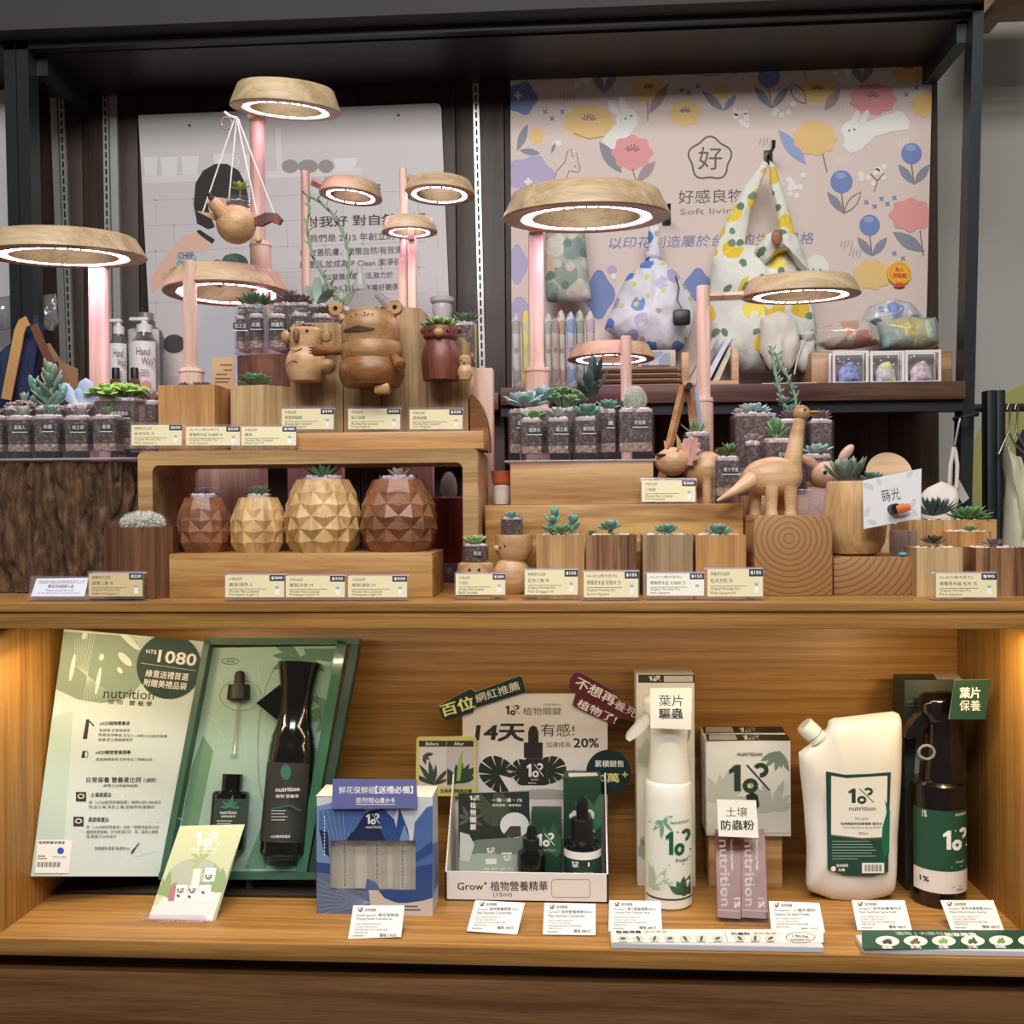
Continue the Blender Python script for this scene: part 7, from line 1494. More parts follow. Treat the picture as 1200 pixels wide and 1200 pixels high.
f.poly([(484, 985), (486, 964), (500, 946), (507, 944), (507, 966), (494, 985)], b2); f.poly([(440, 940), (462, 936), (466, 944), (462, 958)], b4); f.poly([(487, 985), (507, 965), (507, 1020), (487, 1016)], b2); f.poly([(487, 1000), (507, 985), (507, 1000), (487, 1010)], b1); f.poly([(487, 1016), (507, 1012), (507, 1052), (487, 1043)], b1)
f.poly([(371, 1018), (387, 1020), (387, 1043), (432, 1043), (434, 1060), (430, 1076), (371, 1076)], P((98, 112, 144), .4)); f.poly([(443, 1043), (487, 1043), (507, 1040), (507, 1052), (488, 1058), (464, 1058), (450, 1052)], b1); f.poly([(432, 1043), (443, 1043), (452, 1054), (470, 1059), (507, 1054), (507, 1076), (430, 1076), (434, 1060)], wm); f.poly([(371, 1010), (387, 1012), (387, 1024), (371, 1022)], b1)
for i in range(8): f.line([(434, 1058), (372, 1030 + 6 * i)], .5, b4)
for i in range(5): f.line([(378 + 6 * i, 950), (388 + 4 * i, 984)], .5, b4)
f.logo(429, 445, 953, 966, wht, 2.2); f.text('nutrition', 429, 447, 970.5, 3.2, wht); f.lines(474, 498, 1062, 2, 4, P((90, 90, 96)), 3, 1.6)
for i in range(12): f.line([(380.5, 956 + 4 * i), (380.5, 958.5 + 4 * i)], 1, wht)
mb = f.mb; zT = H
mb.add([(X0, 0, zT), (X1, 0, zT), (X1, D, zT), (X0, D, zT)], [(0, 1, 2, 3)], P((232, 228, 218), .45)); mb.add([(X0, D, 0), (X1, D, 0), (X1, D, zT), (X0, D, zT)], [(1, 0, 3, 2)], base); mb.add([(X0, 0, 0), (X0, D, 0), (X0, D, zT), (X0, 0, zT)], [(1, 0, 3, 2)], b4); mb.add([(X1, 0, 0), (X1, D, 0), (X1, D, zT), (X1, 0, zT)], [(0, 1, 2, 3)], P((176, 190, 214), .4)); mb.add([(X0, 0, 0), (X1, 0, 0), (X1, D, 0), (X0, D, 0)], [(3, 2, 1, 0)], base)
mb.add([(X1 + .0003, .006, t.Z(1050)), (X1 + .0003, .05, t.Z(1050)), (X1 + .0003, .05, t.Z(1000)), (X1 + .0003, .006, t.Z(990))], [(0, 1, 2, 3)], b2)
bx_ = f.part('box_shell')
ci = MB(); ci.add([(t.X(wx0) - .003, .012, t.Z(wy1) - .003), (t.X(wx1) + .003, .012, t.Z(wy1) - .003), (t.X(wx1) + .003, .012, t.Z(wy0) + .003), (t.X(wx0) - .003, .012, t.Z(wy0) + .003)], [(0, 1, 2, 3)], P((222, 214, 200), .35)); t.part('inner_tray', ci)
gv = clear('sachet_clear', (250, 250, 247), 1.4, .08, .10)
for i, (cx_, tx) in enumerate(((403, 'PRESERVATIVE'), (441, 'ENDURANCE'), (471, 'Nutrition'))):
    v = t.part('glass_vial', MB().lathe([(12 * t.s, t.Z(1047)), (12 * t.s, t.Z(983))], gv, 20, (t.X(cx_), .0068, 0), sy=.42))
    fv = Face(t, (0, .0015, 0), (0, 0, -1), (1, 0, 0)); vs, fs, (a0, a1, c0, c1) = glyphs(tx, 0, 2); L = t.Z(990) - t.Z(1040); q = []
    for x, y in vs: q.append((t.X(cx_) + (y - c0) * .004, .0012, t.Z(990) - (x - a0) / (a1 - a0) * L))
    m2 = MB(); m2.add(q, [tuple(r) for r in fs], P((70, 66, 60))); t.part('vial_text', m2, v, smooth=0)
ff = MB(); ff.add([(t.X(428), .001, t.Z(1043)), (t.X(446), .001, t.Z(1043)), (t.X(440), .001, t.Z(1034)), (t.X(430), .001, t.Z(1030))], [(0, 1, 2, 3)], b2); t.part('flower_sprig', ff)
pn = MB(); pn.add([(t.X(wx0), -.0004, t.Z(wy1)), (t.X(wx1), -.0004, t.Z(wy1)), (t.X(wx1), -.0004, t.Z(wy0)), (t.X(wx0), -.0004, t.Z(wy0))], [(0, 1, 2, 3)], clear('window_film', (252, 252, 252), 1.2, .06, .03)); t.part('window_film', pn)
t = T('shelf_sign', 'purple sign with white writing standing on top of the blue flower carton', 'sign', 439, 935, 1.289)
f = Face(t, (0, -.003, 0), (1, 0, 0), (0, .08, 1)); f.slab([(390, 913), (488, 914), (489, 947), (389, 948)], .002, P((96, 102, 160), .45)); f.text('鮮花保鮮組', 397, 440, 930, 8.5, wht, 0); f.text('【送禮必備】', 440, 484, 930, 9, wht, .02); f.text('意附贈', 417, 438, 941, 6.5, wht, 0); f.text('心意小卡', 439, 463, 941, 6.5, wht, .025); f.line([(417, 942.5), (463, 942.5)], .7, wht); f.part('sign')
# --- small white product cards
def infocard(label, tl, tr, br, bl, e1, e2, price, ww=.0):
    yb = (bl[1] + br[1]) / 2; Y0 = W(0, 0, 1).y * 0 + WZ((bl[0] + br[0]) / 2, yb + 1.5, ZF).y; t = T('product_card', label, 'product card', (bl[0] + br[0]) / 2, yb, Y0, z=ZF, group='white product cards on the lit shelf')
    Y1 = Y0 + .024; f = Face.quad(t, (*tl, Y1), (*tr, Y1), (*bl, Y0), Y0); f.slab([tl, tr, br, bl], .0012, wht)
    W_ = tr[0] - tl[0]; sk = lambda v: (bl[0] - tl[0]) * v; yy = lambda v: tl[1] + (bl[1] - tl[1]) * v
    f.logo(tl[0] + W_ * .1 + sk(.1), tl[0] + W_ * .2 + sk(.1), yy(.06), yy(.20), bkink, 1.2); f.text('植物關鍵', tl[0] + W_ * .24 + sk(.15), tl[0] + W_ * .46 + sk(.15), yy(.19), 4, bkink, .01)
    f.text(e1, tl[0] + W_ * .1 + sk(.3), tl[0] + W_ * .92 + sk(.3), yy(.34), 4, bkink, .01); f.text(e2, tl[0] + W_ * .1 + sk(.4), tl[0] + W_ * .8 + sk(.4), yy(.46), 3.6, bkink, .01)
    for i, q_ in enumerate(('適用於各種室內植物與花卉', '天然成分,溫和不刺激', '使用前請先搖勻再均勻噴灑於葉面', '請置於陰涼處')): f.text(q_, tl[0] + W_ * .1 + sk(.58 + .08 * i), tl[0] + W_ * (.1 + .043 * len(q_)) + sk(.58 + .08 * i), yy(.59 + .085 * i), 2.2, P((110, 110, 110)))
    f.text('價格 ' + price + '元', tl[0] + W_ * .6 + sk(.93), tl[0] + W_ * .94 + sk(.93), yy(.95), 4, bkink, .01)
    f.line([(tl[0] + W_ * .08 + sk(.9), yy(.92)), (tl[0] + W_ * .3 + sk(.9), yy(.92))], 1, P((130, 130, 130))); t.part('card', f.mb, smooth=0)
    k = MB(); gq = Face.quad(t, (*tl, Y1), (*tr, Y1), (*bl, Y0), Y0, k); k.box(t.X(bl[0]), t.X(br[0]), .002, .03, 0, .0014, acr); t.part('holder', k)
infocard('white product card in front of the blue flower carton', (414, 1061), (474, 1061), (470, 1098), (408, 1100), 'Endurance+ 鮮花保鮮組', 'Prolong Flower Freshness Set', '590')
infocard('white product card at the left before the white display tray', (557, 1055), (615, 1058), (606, 1095), (547, 1091), 'Grow+ 植物營養精華15ml', 'Plant Nutrition Concentrate', '580')
infocard('white product card at the right before the white display tray', (638, 1058), (698, 1059), (698, 1096), (636, 1095), 'Grow+ 植物營養精華50ml', 'Plant Nutrition Concentrate', '880')
infocard('white product card beside the foot of the white spray bottle', (714, 1055), (774, 1056), (776, 1092), (713, 1091), 'Protect+ 葉片驅蟲噴霧300ml', 'Cinnamon Plant Protection Spray', '680')
infocard('white product card between the sachets and the white refill pouch', (901, 1056), (960, 1058), (967, 1093), (904, 1093), 'Protect+ 土壤防蟲粉', 'Diatoms Soil Insect Powder', '780')
infocard('white product card at the foot of the white refill pouch', (998, 1055), (1060, 1055), (1069, 1091), (1005, 1090), 'Simple+ 植物保養補充包', 'Plant Nutrition Spray Refill', '480')
infocard('white product card at the foot of the dark spray bottle', (1102, 1055), (1164, 1055), (1177, 1091), (1115, 1090), 'Simple+ 植物保養噴霧300ml', 'Plant Nutrition Spray', '480')
# --- flat plates at the shelf edge
def plate(label, x0, x1, yb, m, cat='plate', dep=.036):
    t = T('info_plate', label, cat, (x0 + x1) / 2, yb, 1.2035, z=ZF); mb = MB(); h = .0085
    mb.box(t.X(x0), t.X(x1), 0, dep, 0, h - .0006, P((214, 214, 222), .2), .0015); f = Face(t, (0, 0, h - .0004), (1, 0, 0), (0, 1, 0), mb); return t, f
t, f = plate('long white plate of round pest pictures at the shelf front edge', 716, 966, 1113, wht)
f.k = 1; f.rect(717, 965, 1089, 1104.5, wht); f.k = 3; gy = P((120, 128, 120)); f.text('驅蟲噴霧', 722, 752, 1094, 3.4, bkink, .03); f.text('適用害蟲 (', 755, 787, 1094, 3.4, gy); f.text('防蟲粉', 858, 880, 1096, 3.4, bkink, .03); f.text('適用害蟲 (', 883, 916, 1096, 3.4, gy); f.line([(849, 1092), (853, 1104)], .6, bkink)
for i, x in enumerate((730, 748, 767, 785, 803, 822, 841, 867, 885, 903)):
    f.ell(x, 1100, 7.5, 3.4, P((206, 208, 200))); f.ell(x, 1100, 3.4, 1.5, P((64, 90, 74) if i % 3 else (90, 84, 74)), i); f.line([(x - 5, 1104), (x + 5, 1104)], 1, bkink)
f.loop(938, 1099, 17, 6, .8, bkink); f.text('1包3g', 930, 948, 1099.5, 3.6, bkink, .01); f.text('適用盆栽約5吋', 927, 950, 1103.2, 2.8, bkink); f.part('plate')
t, f = plate('dark green plate of round plant pictures at the right shelf front edge', 1012, 1262, 1119, gdk)
f.k = 1; f.rect(1010, 1262, 1090, 1112, P((34, 78, 62), .4)); f.k = 3; f.text('適用 | 大部分', 1052, 1108, 1096.5, 4.6, P((196, 214, 204))); f.text('居家植栽', 1109, 1147, 1097.5, 4.6, wht, .03)
for i, x in enumerate((1040, 1073, 1106, 1140, 1173, 1207)):
    f.ell(x, 1103, 14, 6, wht, .05); c = ((70, 66, 62), (110, 100, 80), (130, 170, 90), (80, 96, 70), (120, 150, 90), (120, 150, 90))[i]; fronds(f, x, 1105.5, 6, 7, P(c), i, 2.6, -1.57, .3); f.text(('觀葉', '多肉', '水耕', '土培', '香草植物', '蔬菜')[i], x - 5, x + 7, 1112, 3, wht, .03)
f.part('plate')

# --- white counter display with its header card and badges
YT = 1.341
t = T('counter_display', 'white cardboard counter display tray with a tall printed header card', 'display', 618, 1058, YT, z=ZF)
zf = t.Z(1023); X0, X1 = t.X(522), t.X(713); wc = P((228, 224, 222), .5); mb = MB(); mb.box(X0, X1, 0, .003, 0, zf, wc); mb.box(X0, X1, 0, .10, 0, .002, wc)
for x, sg in ((X0, 1), (X1, -1)): 
    zz = t.Z(934) * 1.06; mb.add([(x, 0, 0), (x, .10, 0), (x, .10, zz), (x, .092, zz), (x, 0, zf), (x + sg * .002, 0, 0), (x + sg * .002, .10, 0), (x + sg * .002, .10, zz), (x + sg * .002, .092, zz), (x + sg * .002, 0, zf)], [(0, 1, 2, 3, 4), (9, 8, 7, 6, 5), (0, 4, 9, 5), (4, 3, 8, 9), (3, 2, 7, 8), (2, 1, 6, 7)], wc)
mb.box(X0, X1, .10, .103, 0, t.Z(930) * 1.06, wc); t.part('tray', mb)
f = Face(t, (0, 0, 0), (1, 0, 0), (0, 0, 1)); f.text('Grow⁺', 536, 571, 1043, 9.5, bkink, .01); f.text('植物營養精華', 575, 642, 1044, 11.5, bkink, .01); f.text('(15ml)', 578, 600, 1052, 6.5, bkink, .005); f.line([(669 + sx * 19 + 3.5 * math.cos(a_), 1041 + sy * 7 + 3.5 * math.sin(a_)) for sx, sy, b_ in ((1, 1, 0), (-1, 1, 1), (-1, -1, 2), (1, -1, 3)) for a_ in [(b_ + k_ / 4) * PI / 2 for k_ in range(5)]] + [(691.5, 1048)], .8, P((150, 146, 146))); f.part('lettering')
hz = MB(); f = Face(t, (0, .1045, 0), (1, 0, 0), (0, 0, 1), hz); f.O.y = .098; hw = P((226, 221, 222), .5)
f.slab([(542, 826), (555, 813), (697, 813), (712, 826), (712, 960), (542, 960)], .003, hw); f.k = 2; f.clip = [(542, 826), (555, 813), (697, 813), (712, 826), (712, 960), (542, 960)]
f.logo(592, 609, 826, 838, bkink, 2.2); f.text('植物關鍵', 613, 658, 838, 9, bkink, .005); f.text('nutrition', 637, 657, 827, 3, bkink)
f.text('14天', 556, 614, 869, 21, bkink, .035, skew=.13); f.text('有感!', 634, 673, 863, 15, bkink, .005); f.text('加速成長', 640, 669, 876, 6.5, bkink, .005); f.text('20%', 672, 702, 876, 11, bkink, .02)
md = P((36, 46, 38)); monstera(f, 585, 908, 26, md, hw, -2.5); monstera(f, 642, 903, 22, md, hw, -.3); monstera(f, 612, 905, 16, md, hw, -1.9); fronds(f, 668, 914, 4, 16, P((110, 140, 80)), 4, 2.4, -1.5, .25)
f.poly([(560, 930), (640, 924), (700, 930), (700, 936), (560, 936)], P((170, 168, 164)))
f.poly([(619, 871), (619, 858), (621, 852), (625, 850), (629, 852), (631, 858), (631, 871)], P((40, 38, 42))); f.rect(614, 636, 870, 888, P((40, 38, 42))); f.poly([(612, 890), (638, 890), (641, 896), (641, 918), (638, 920), (612, 920), (610, 918), (610, 896)], P((40, 38, 42))); f.rect(616, 635, 888, 890, P((60, 58, 60))); f.logo(617, 637, 894, 911, wht, 2.4); f.text('Grow⁺', 622, 632, 914.5, 2.6, wht); f.lines(619, 634, 917.5, 1, 1, wht, 1, .8); f.part('header_card')
def badge(name, pts, mt, dep, edge=None):
    b = MB(); q = Face(t, (0, dep, 0), (1, 0, 0), (0, 0, 1), b); q.slab(pts, .003, mt, side=edge or wht); q.k = 2; return q
q = badge('b', [(513, 827), (528, 820), (530, 818), (548, 809), (552, 807), (557, 811), (609, 792), (612, 794), (616, 809), (613, 812), (556, 830), (554, 835), (524, 844), (519, 842)], P((24, 48, 46), .45), .093); yl = P((226, 226, 150)); q.text('百位', 519, 558, 841, 16, yl, .025, yb2=829); q.text('網紅推薦', 559, 610, 824, 11, wht, .005, yb2=808); t.part('badge', q.mb, smooth=0, label='dark green badge on the upper left of the header card')
q = badge('b', [(668, 795), (674, 788), (680, 788), (718, 809), (722, 818), (748, 831), (747, 840), (741, 846), (724, 840), (720, 850), (676, 830), (671, 826), (675, 812), (667, 806)], P((96, 30, 46), .45), .093); q.text('不想再', 672, 718, 804, 15, wht, .02, yb2=828); q.text('養死', 718, 744, 829, 12, wht, .005, yb2=842); q.text('植物了!', 675, 720, 828, 12, wht, .012, yb2=849); t.part('badge', q.mb, smooth=0, label='maroon badge on the upper right of the header card')
q = badge('b', [(713 + 26 * math.cos(a * PI / 20), 905 + 26 * math.sin(a * PI / 20)) for a in range(40)], P((20, 46, 48), .45), .094, P((20, 46, 48), .45)); q.text('累積銷售', 697, 731, 899, 8, wht, .012); q.text('10萬', 697, 726, 917, 11, yl, .02); q.text('+', 729, 736, 911, 7, yl, .01); t.part('badge', q.mb, smooth=0, label='round dark green badge at the right of the header card')
q = badge('b', [(488, 866), (490, 864), (555, 863), (558, 866), (558, 930), (554, 933), (490, 933), (487, 930)], P((206, 200, 110), .45), .090); q.rect(491, 523, 868, 875, P((50, 54, 50))); q.rect(523.5, 555, 868, 875, P((50, 54, 50))); q.text('Before', 499, 514, 873.5, 4, wht, .01); q.text('After', 532, 544, 873.5, 4, wht, .01); q.rect(491, 523, 875, 922, P((206, 202, 204))); q.rect(523.5, 555, 875, 922, P((190, 184, 190)))
q.clip = [(491, 875), (523, 875), (523, 922), (491, 922)]; fronds(q, 508, 920, 6, 28, P((60, 70, 60)), 5, 2.2, -1.57, .1); fronds(q, 496, 885, 3, 12, P((60, 76, 60)), 6, 1.6, .6, .2); q.clip = [(524, 875), (555, 875), (555, 922), (524, 922)]; fronds(q, 537, 918, 8, 30, P((52, 66, 52)), 8, 2.6, -1.6, .14); q.poly([(535, 915), (537, 890), (543, 877), (541, 900), (539, 915)], P((140, 180, 80))); q.clip = None; q.text('葉片轉黃、生長停滯都能改善', 493, 553, 929, 4.5, bkink, .02); t.part('badge', q.mb, smooth=0, label='yellow framed before-and-after picture card')
z0 = ZF + .0022
t = T('booklet', 'dark plant-photo booklet standing at the left in the white display tray', 'booklet', 578, 1030, YT + .035, z=z0)
f = Face(t, (0, 0, 0), (1, 0, 0), (0, .12, 1)); f.slab([(537, 930), (620, 928), (622, 1034), (538, 1034)], .004, P((44, 52, 48), .4)); f.clip = [(537, 930), (620, 928), (622, 1034), (538, 1034)]; f.poly([(538, 990), (560, 984), (622, 980), (622, 1034), (538, 1034)], P((110, 124, 116))); f.poly([(538, 1005), (560, 1000), (622, 1002), (622, 1034), (538, 1034)], P((160, 172, 160))); monstera(f, 578, 945, 24, P((66, 78, 66)), P((44, 52, 48)), 1.2); fronds(f, 550, 960, 6, 22, P((80, 92, 84)), 4, 4)
f.poly([(539, 975), (550, 978), (556, 990), (550, 1010), (539, 1008)], P((196, 200, 196))); f.ell(603, 967, 17, 15, P((210, 216, 222))); f.poly([(590, 978), (598, 968), (610, 968), (611, 980), (600, 982)], P((60, 56, 60))); f.logo(550, 562, 932, 938, wht, 1.2); 
for i, ch in enumerate('植物關鍵'): f.text(ch, 551, 558, 947 + 8.5 * i, 7, wht, .02)
f.text('一噴一滴・1%', 576, 612, 940, 5, wht, .02); f.text('植物營養・葉面補給', 577, 611, 945, 3, wht, .01); f.logo(570, 580, 993, 1000, wht, 1.2); f.logo(590, 599, 1002, 1009, wht, 1.2); f.rect(569, 582, 1006, 1013, P((226, 222, 222))); f.rect(588, 600, 999, 1001, wht); f.text('快速・高效・溫和・安全', 567, 602, 1020, 3.4, wht); f.part('booklet')
t = T('kit_carton', 'small dark green carton with the white mark in the middle of the tray', 'carton', 641, 1034, YT + .03, z=z0)
cg = P((36, 66, 54), .4); t.box('carton', 623, 658, 953, None, 0, .032, cg, .0005); f = Face(t, (0, -.0003, 0), (1, 0, 0), (0, 0, 1)); f.clip = [(623.5, 953), (657.5, 953), (657.5, 1034), (623.5, 1034)]; fronds(f, 652, 1005, 4, 44, P((44, 92, 66)), 3, .9, -1.5, .16); f.logo(629, 650, 976, 992, wht, 2.6); f.text('nutrition', 633, 651, 998, 4, P((150, 180, 160))); f.text('1%', 632, 645, 961, 0 or 4, wht, .02) if 0 else f.logo(632, 650, 948, 952, wht, 1) if 0 else None; f.part('print')
def dropbottle(label, cx_, yb, y0, r, Y, bands):
    t = T('dropper_bottle', label, 'bottle', cx_, yb, Y, z=z0, group='black dropper bottles in the tray'); H = lambda y: t.Z(y); s = t.s
    sh_ = y0 + (yb - y0) * .58
    b = t.part('bottle_body', MB().lathe([(r * .96 * s, 0), (r * s, .002), (r * s, H(sh_)), (r * .93 * s, H(sh_ - 4)), (r * .6 * s, H(sh_ - 8))], glossk, 32, (0, r * s, 0)))
    cp = t.part('cap', MB().lathe([(r * .58 * s, H(sh_ - 6)), (r * .58 * s, H(y0 + (yb - y0) * .27)), (r * .54 * s, H(y0 + (yb - y0) * .25)), (r * .32 * s, H(y0 + (yb - y0) * .245)), (r * .32 * s, H(y0 + 8)), (r * .24 * s, H(y0 + 2)), (0, H(y0))], mat('cap_black', (26, 26, 27), .35), 28, (0, r * s, 0)))
    if bands:
        m1 = MB(); a = [-3.05 + 2.95 * i / 24 for i in range(25)]
        for (ya, yb2, mm) in bands: m1.add([(r * 1.01 * s * math.cos(q), r * s + r * 1.01 * s * math.sin(q), z) for z in (H(yb2), H(ya)) for q in a], [(i, i + 1, 26 + i, 25 + i) for i in range(24)], mm)
        lbx = t.part('label', m1); f = Face(t, (0, -r * .012 * s, 0), (1, 0, 0), (0, 0, 1)); f.cyl = r * 1.012 * s; f.logo(cx_ - 13, cx_ - 5, 1010, 1017, wht, 1.2); f.text('1', cx_ + 6, cx_ + 8, 1016, 5, wht); f.text('nutrition', cx_ - 10, cx_ + 12, 1025, 3, wht); t.part('lettering', f.mb, lbx, smooth=0)
dropbottle('small black dropper bottle before the small dark green carton', 622, 1034, 972, 17, YT + .006, None)
dropbottle('larger dropper bottle with a white band before the tall green carton', 683, 1040, 940, 22, YT + .004, [(999, 1008, wht), (1008, 1036, P((28, 62, 54), .4))])
t = T('tall_carton', 'tall dark green carton with leaf print at the right in the tray', 'carton', 683, 1030, YT + .045, z=z0)
t.box('carton', 661, 705, 912, None, 0, .04, cg, .0005); f = Face(t, (0, -.0003, 0), (1, 0, 0), (0, 0, 1)); f.clip = [(661.5, 912), (704.5, 912), (704.5, 1030), (661.5, 1030)]; fronds(f, 698, 975, 4, 48, P((60, 116, 82)), 3, .8, -1.7, .17); f.logo(667, 697, 948, 978, wht, 4); f.text('nutrition', 668, 698, 976 + 8, 5, P((150, 180, 160))); f.part('print')
f = Face(t, (0, 0, t.Z(912) + .0004), (1, 0, 0), (0, 1, 0)); f.poly([(667, 910.5), (701, 909), (699, 905.5), (666, 906)], wht); f.part('top_sticker')

# --- white spray bottle with its carton and sign
lgp = P((150, 172, 156), .45)
t = T('product_carton', 'tall white carton with a black top behind the white spray bottle', 'carton', 781, 1029, 1.405, z=ZF)
t.box('carton', 747, 815, 790, None, 0, .05, P((224, 224, 218), .45), .0006); f = Face(t, (0, -.0003, 0), (1, 0, 0), (0, 0, 1)); f.clip = [(748, 790), (814, 790), (814, 1028), (748, 1028)]; f.rect(748, 814, 790.5, 800, P((46, 50, 50))); f.logo(760, 774, 792, 798, wht, 1.4); f.rect(778, 812, 792, 799, P((196, 192, 190))); fronds(f, 806, 870, 5, 30, lgp, 3, 1.8, -2.4, .14); fronds(f, 760, 1010, 6, 40, lgp, 4, 1.6, -1.4, .14); fronds(f, 760, 900, 5, 34, P((200, 208, 200)), 5, 2, -1.2, .2); f.text('1%', 753, 760, 990, 10, bkink, .02); f.part('print')
wsp = mat('spray_white', (232, 232, 226), .32)
t = T('spray_bottle', 'white continuous spray bottle with leafy label beside the sachets', 'bottle', 786, 1067, 1.318, z=ZF); s = t.s; d0 = 28 * s
bo = t.part('bottle_body', MB().lathe([(25 * s, 0), (28 * s, .003), (28 * s, t.Z(1052)), (28 * s, t.Z(940)), (27.5 * s, t.Z(924)), (26 * s, t.Z(921)), (24.5 * s, t.Z(920))], wsp, 40, (0, d0, 0)))
lm_ = MB(); a = [-2.95 + 2.75 * i / 28 for i in range(29)]
def arcband(mb, ya, yb, r, mm, aa=a): n_ = len(aa); mb.add([(r * s * math.cos(q), d0 + r * s * math.sin(q), z) for z in (t.Z(yb), t.Z(ya)) for q in aa], [(i, i + 1, n_ + i + 1, n_ + i) for i in range(n_ - 1)], mm)
arcband(lm_, 955, 1055, 28.15, P((226, 230, 222), .4)); arcband(lm_, 1053.5, 1055.5, 28.25, bkink); lbx = t.part('label', lm_)
f = Face(t, (0, -.28 * s, 0), (1, 0, 0), (0, 0, 1)); f.cyl = 28.3 * s; f.clip = [(761, 956), (811, 956), (811, 1052), (761, 1052)]; fronds(f, 776, 962, 6, 22, P((120, 156, 132)), 4, 3.2, 1.2, .12); fronds(f, 766, 1046, 7, 34, P((176, 194, 178)), 5, 2, -1.5, .12); fronds(f, 800, 1050, 5, 26, P((60, 100, 72)), 7, 1.9, -1.5, .2); fronds(f, 810, 1052, 4, 16, P((50, 70, 56)), 9, 2, -1.8, .2)
f.k = 40; f.logo(780, 811, 973, 1003, P((24, 84, 62)), 4.2); f.text('nutrition', 791, 808, 966, 4, bkink); f.text('Protect⁺', 792, 809, 1011, 5, bkink, .01); f.lines(783, 812, 1014, 1, 3, P((110, 120, 112)), 3, 1); t.part('lettering', f.mb, lbx, smooth=0)
hd = t.part('spray_neck', MB().lathe([(r * s, t.Z(y)) for r, y in ((25, 921), (25, 916), (23, 900), (22, 884), (22.5, 868), (23.5, 852), (22, 838), (18, 828), (0, 824))], wsp, 40, (t.X(787), d0, 0)), smooth=80)
t.part('spray_head', puff(t, [(757, 838), (756, 824), (766, 818), (796, 817), (810, 822), (812, 840), (806, 856), (768, 856)], 20 * s, wsp, off=d0, n=48, c=(784, 836), pw=4), hd)
tg_ = MB(); q = [(764, 838), (752, 850), (738, 866), (736, 871), (740, 874), (752, 866), (764, 853)]; P2 = [(t.X(x), t.Z(y)) for x, y in q]; tg_.prism(P2, d0 - 9 * s, d0 + 9 * s, wsp); t.part('trigger', tg_, hd)
def sign(label, tl, tr, br, bl, Y, m, l1, l2, mk, b1=0, b2=.02):
    t = T('shelf_sign', label, 'sign', (bl[0] + br[0]) / 2, bl[1], Y); f = Face(t, (0, 0, 0), (1, 0, 0), (0, 0, 1)); f.slab([tl, tr, br, bl], .0015, m, side=P((200, 200, 200)))
    w = tr[0] - tl[0]; h = bl[1] - tl[1]; c = (tl[0] + tr[0] + bl[0] + br[0]) / 4; k = len(l2) / 2
    f.text(l1, c - w * .29, c + w * .29, tl[1] + h * .46, h * .28, mk, b1); f.text(l2, c - w * .29 * max(1, k * .9), c + w * .29 * max(1, k * .9), tl[1] + h * .78, h * .27, mk, b2); f.part('sign')
sign('white square sign on the head of the white spray bottle', (762, 806), (811, 806), (810, 855), (762, 853), 1.318 - .0055, P((238, 238, 234), .45), '葉片', '驅蟲', bkink)
sign('dark green square sign on the head of the dark spray bottle', (1119, 797), (1161, 796), (1155, 843), (1112, 843), 1.330, P((30, 66, 54), .45), '葉片', '保養', wht, .025, 0)
# --- wooden block with two cartons and sachets
t = T('wood_block', 'square wood block under the white cartons on the lit shelf', 'block', 874, 1035, 1.405, z=ZF); t.box('block', 831, 917, 977, None, 0, .05, pine, .001); zc_ = ZF + t.Z(977)
for i, (x0, x1, y0, Y, lb_) in enumerate(((824, 921, 859, 1.432, 'rear of the two white leaf-printed cartons on the wood block'), (828, 927, 868, 1.395, 'front white leaf-printed carton on the wood block'))):
    t = T('product_carton', lb_, 'carton', (x0 + x1) / 2, 977, Y, z=zc_ + .0002, group='white cartons on the wood block'); t.box('carton', x0, x1, y0, None, 0, .033, P((222, 222, 218), .45), .0006)
    f = Face(t, (0, 0, t.Z(y0) + .0003), (1, 0, 0), (0, 1, 0)); f.k = 1; f.poly([(x0 + .5, y0 - .2), (x1 - .5, y0 - .2), (x1 - 5, y0 - 7.5), (x0 - 1, y0 - 7.5)], P((40, 44, 44))); f.poly([(x0 + 3, y0 - 1), (x0 + 36, y0 - 1), (x0 + 34, y0 - 7), (x0 + 3, y0 - 7)], P((186, 182, 180))); f.logo(x0 + 42, x0 + 62, y0 - 6.5, y0 - 1, wht, 1.5); f.part('top_print')
    if i:
        f = Face(t, (0, -.0003, 0), (1, 0, 0), (0, 0, 1)); lgx = P((190, 194, 188)); f.clip = [(829, 869), (926, 869), (926, 976), (829, 976)]; fronds(f, 846, 940, 8, 46, lgx, 3, 3.6, -.9, .16); fronds(f, 905, 950, 7, 40, P((176, 182, 174)), 5, 3, -1.8, .14); fronds(f, 914, 880, 5, 26, P((120, 140, 122)), 6, 1.6, 1.9, .14); f.rect(828, 926, 953, 976, P((206, 206, 204))); f.k = 30
        f.logo(854, 902, 894, 929, P((40, 60, 54)), 5.4); f.text('nutrition', 864, 893, 886, 5, bkink, .01); f.poly([(874, 932), (882, 928), (888, 932), (890, 944), (884, 952), (876, 944)], P((30, 34, 32))); f.part('print')
t = T('shelf_sign', 'white square sign above the two pink sachets', 'sign', 864, 982, 1.330); f = Face(t, (0, 0, 0), (1, 0, 0), (0, .1, 1)); f.slab([(840, 937), (886, 938), (889, 982), (842, 980)], .0015, P((238, 238, 234), .45)); f.text('土壤', 851, 876, 957, 11, bkink, 0); f.text('防蟲粉', 845, 884, 973, 12, bkink, .02); f.part('sign')
pk = mat('sachet_pink', (92, 44, 50), .3, bump=.3, bscale=120)
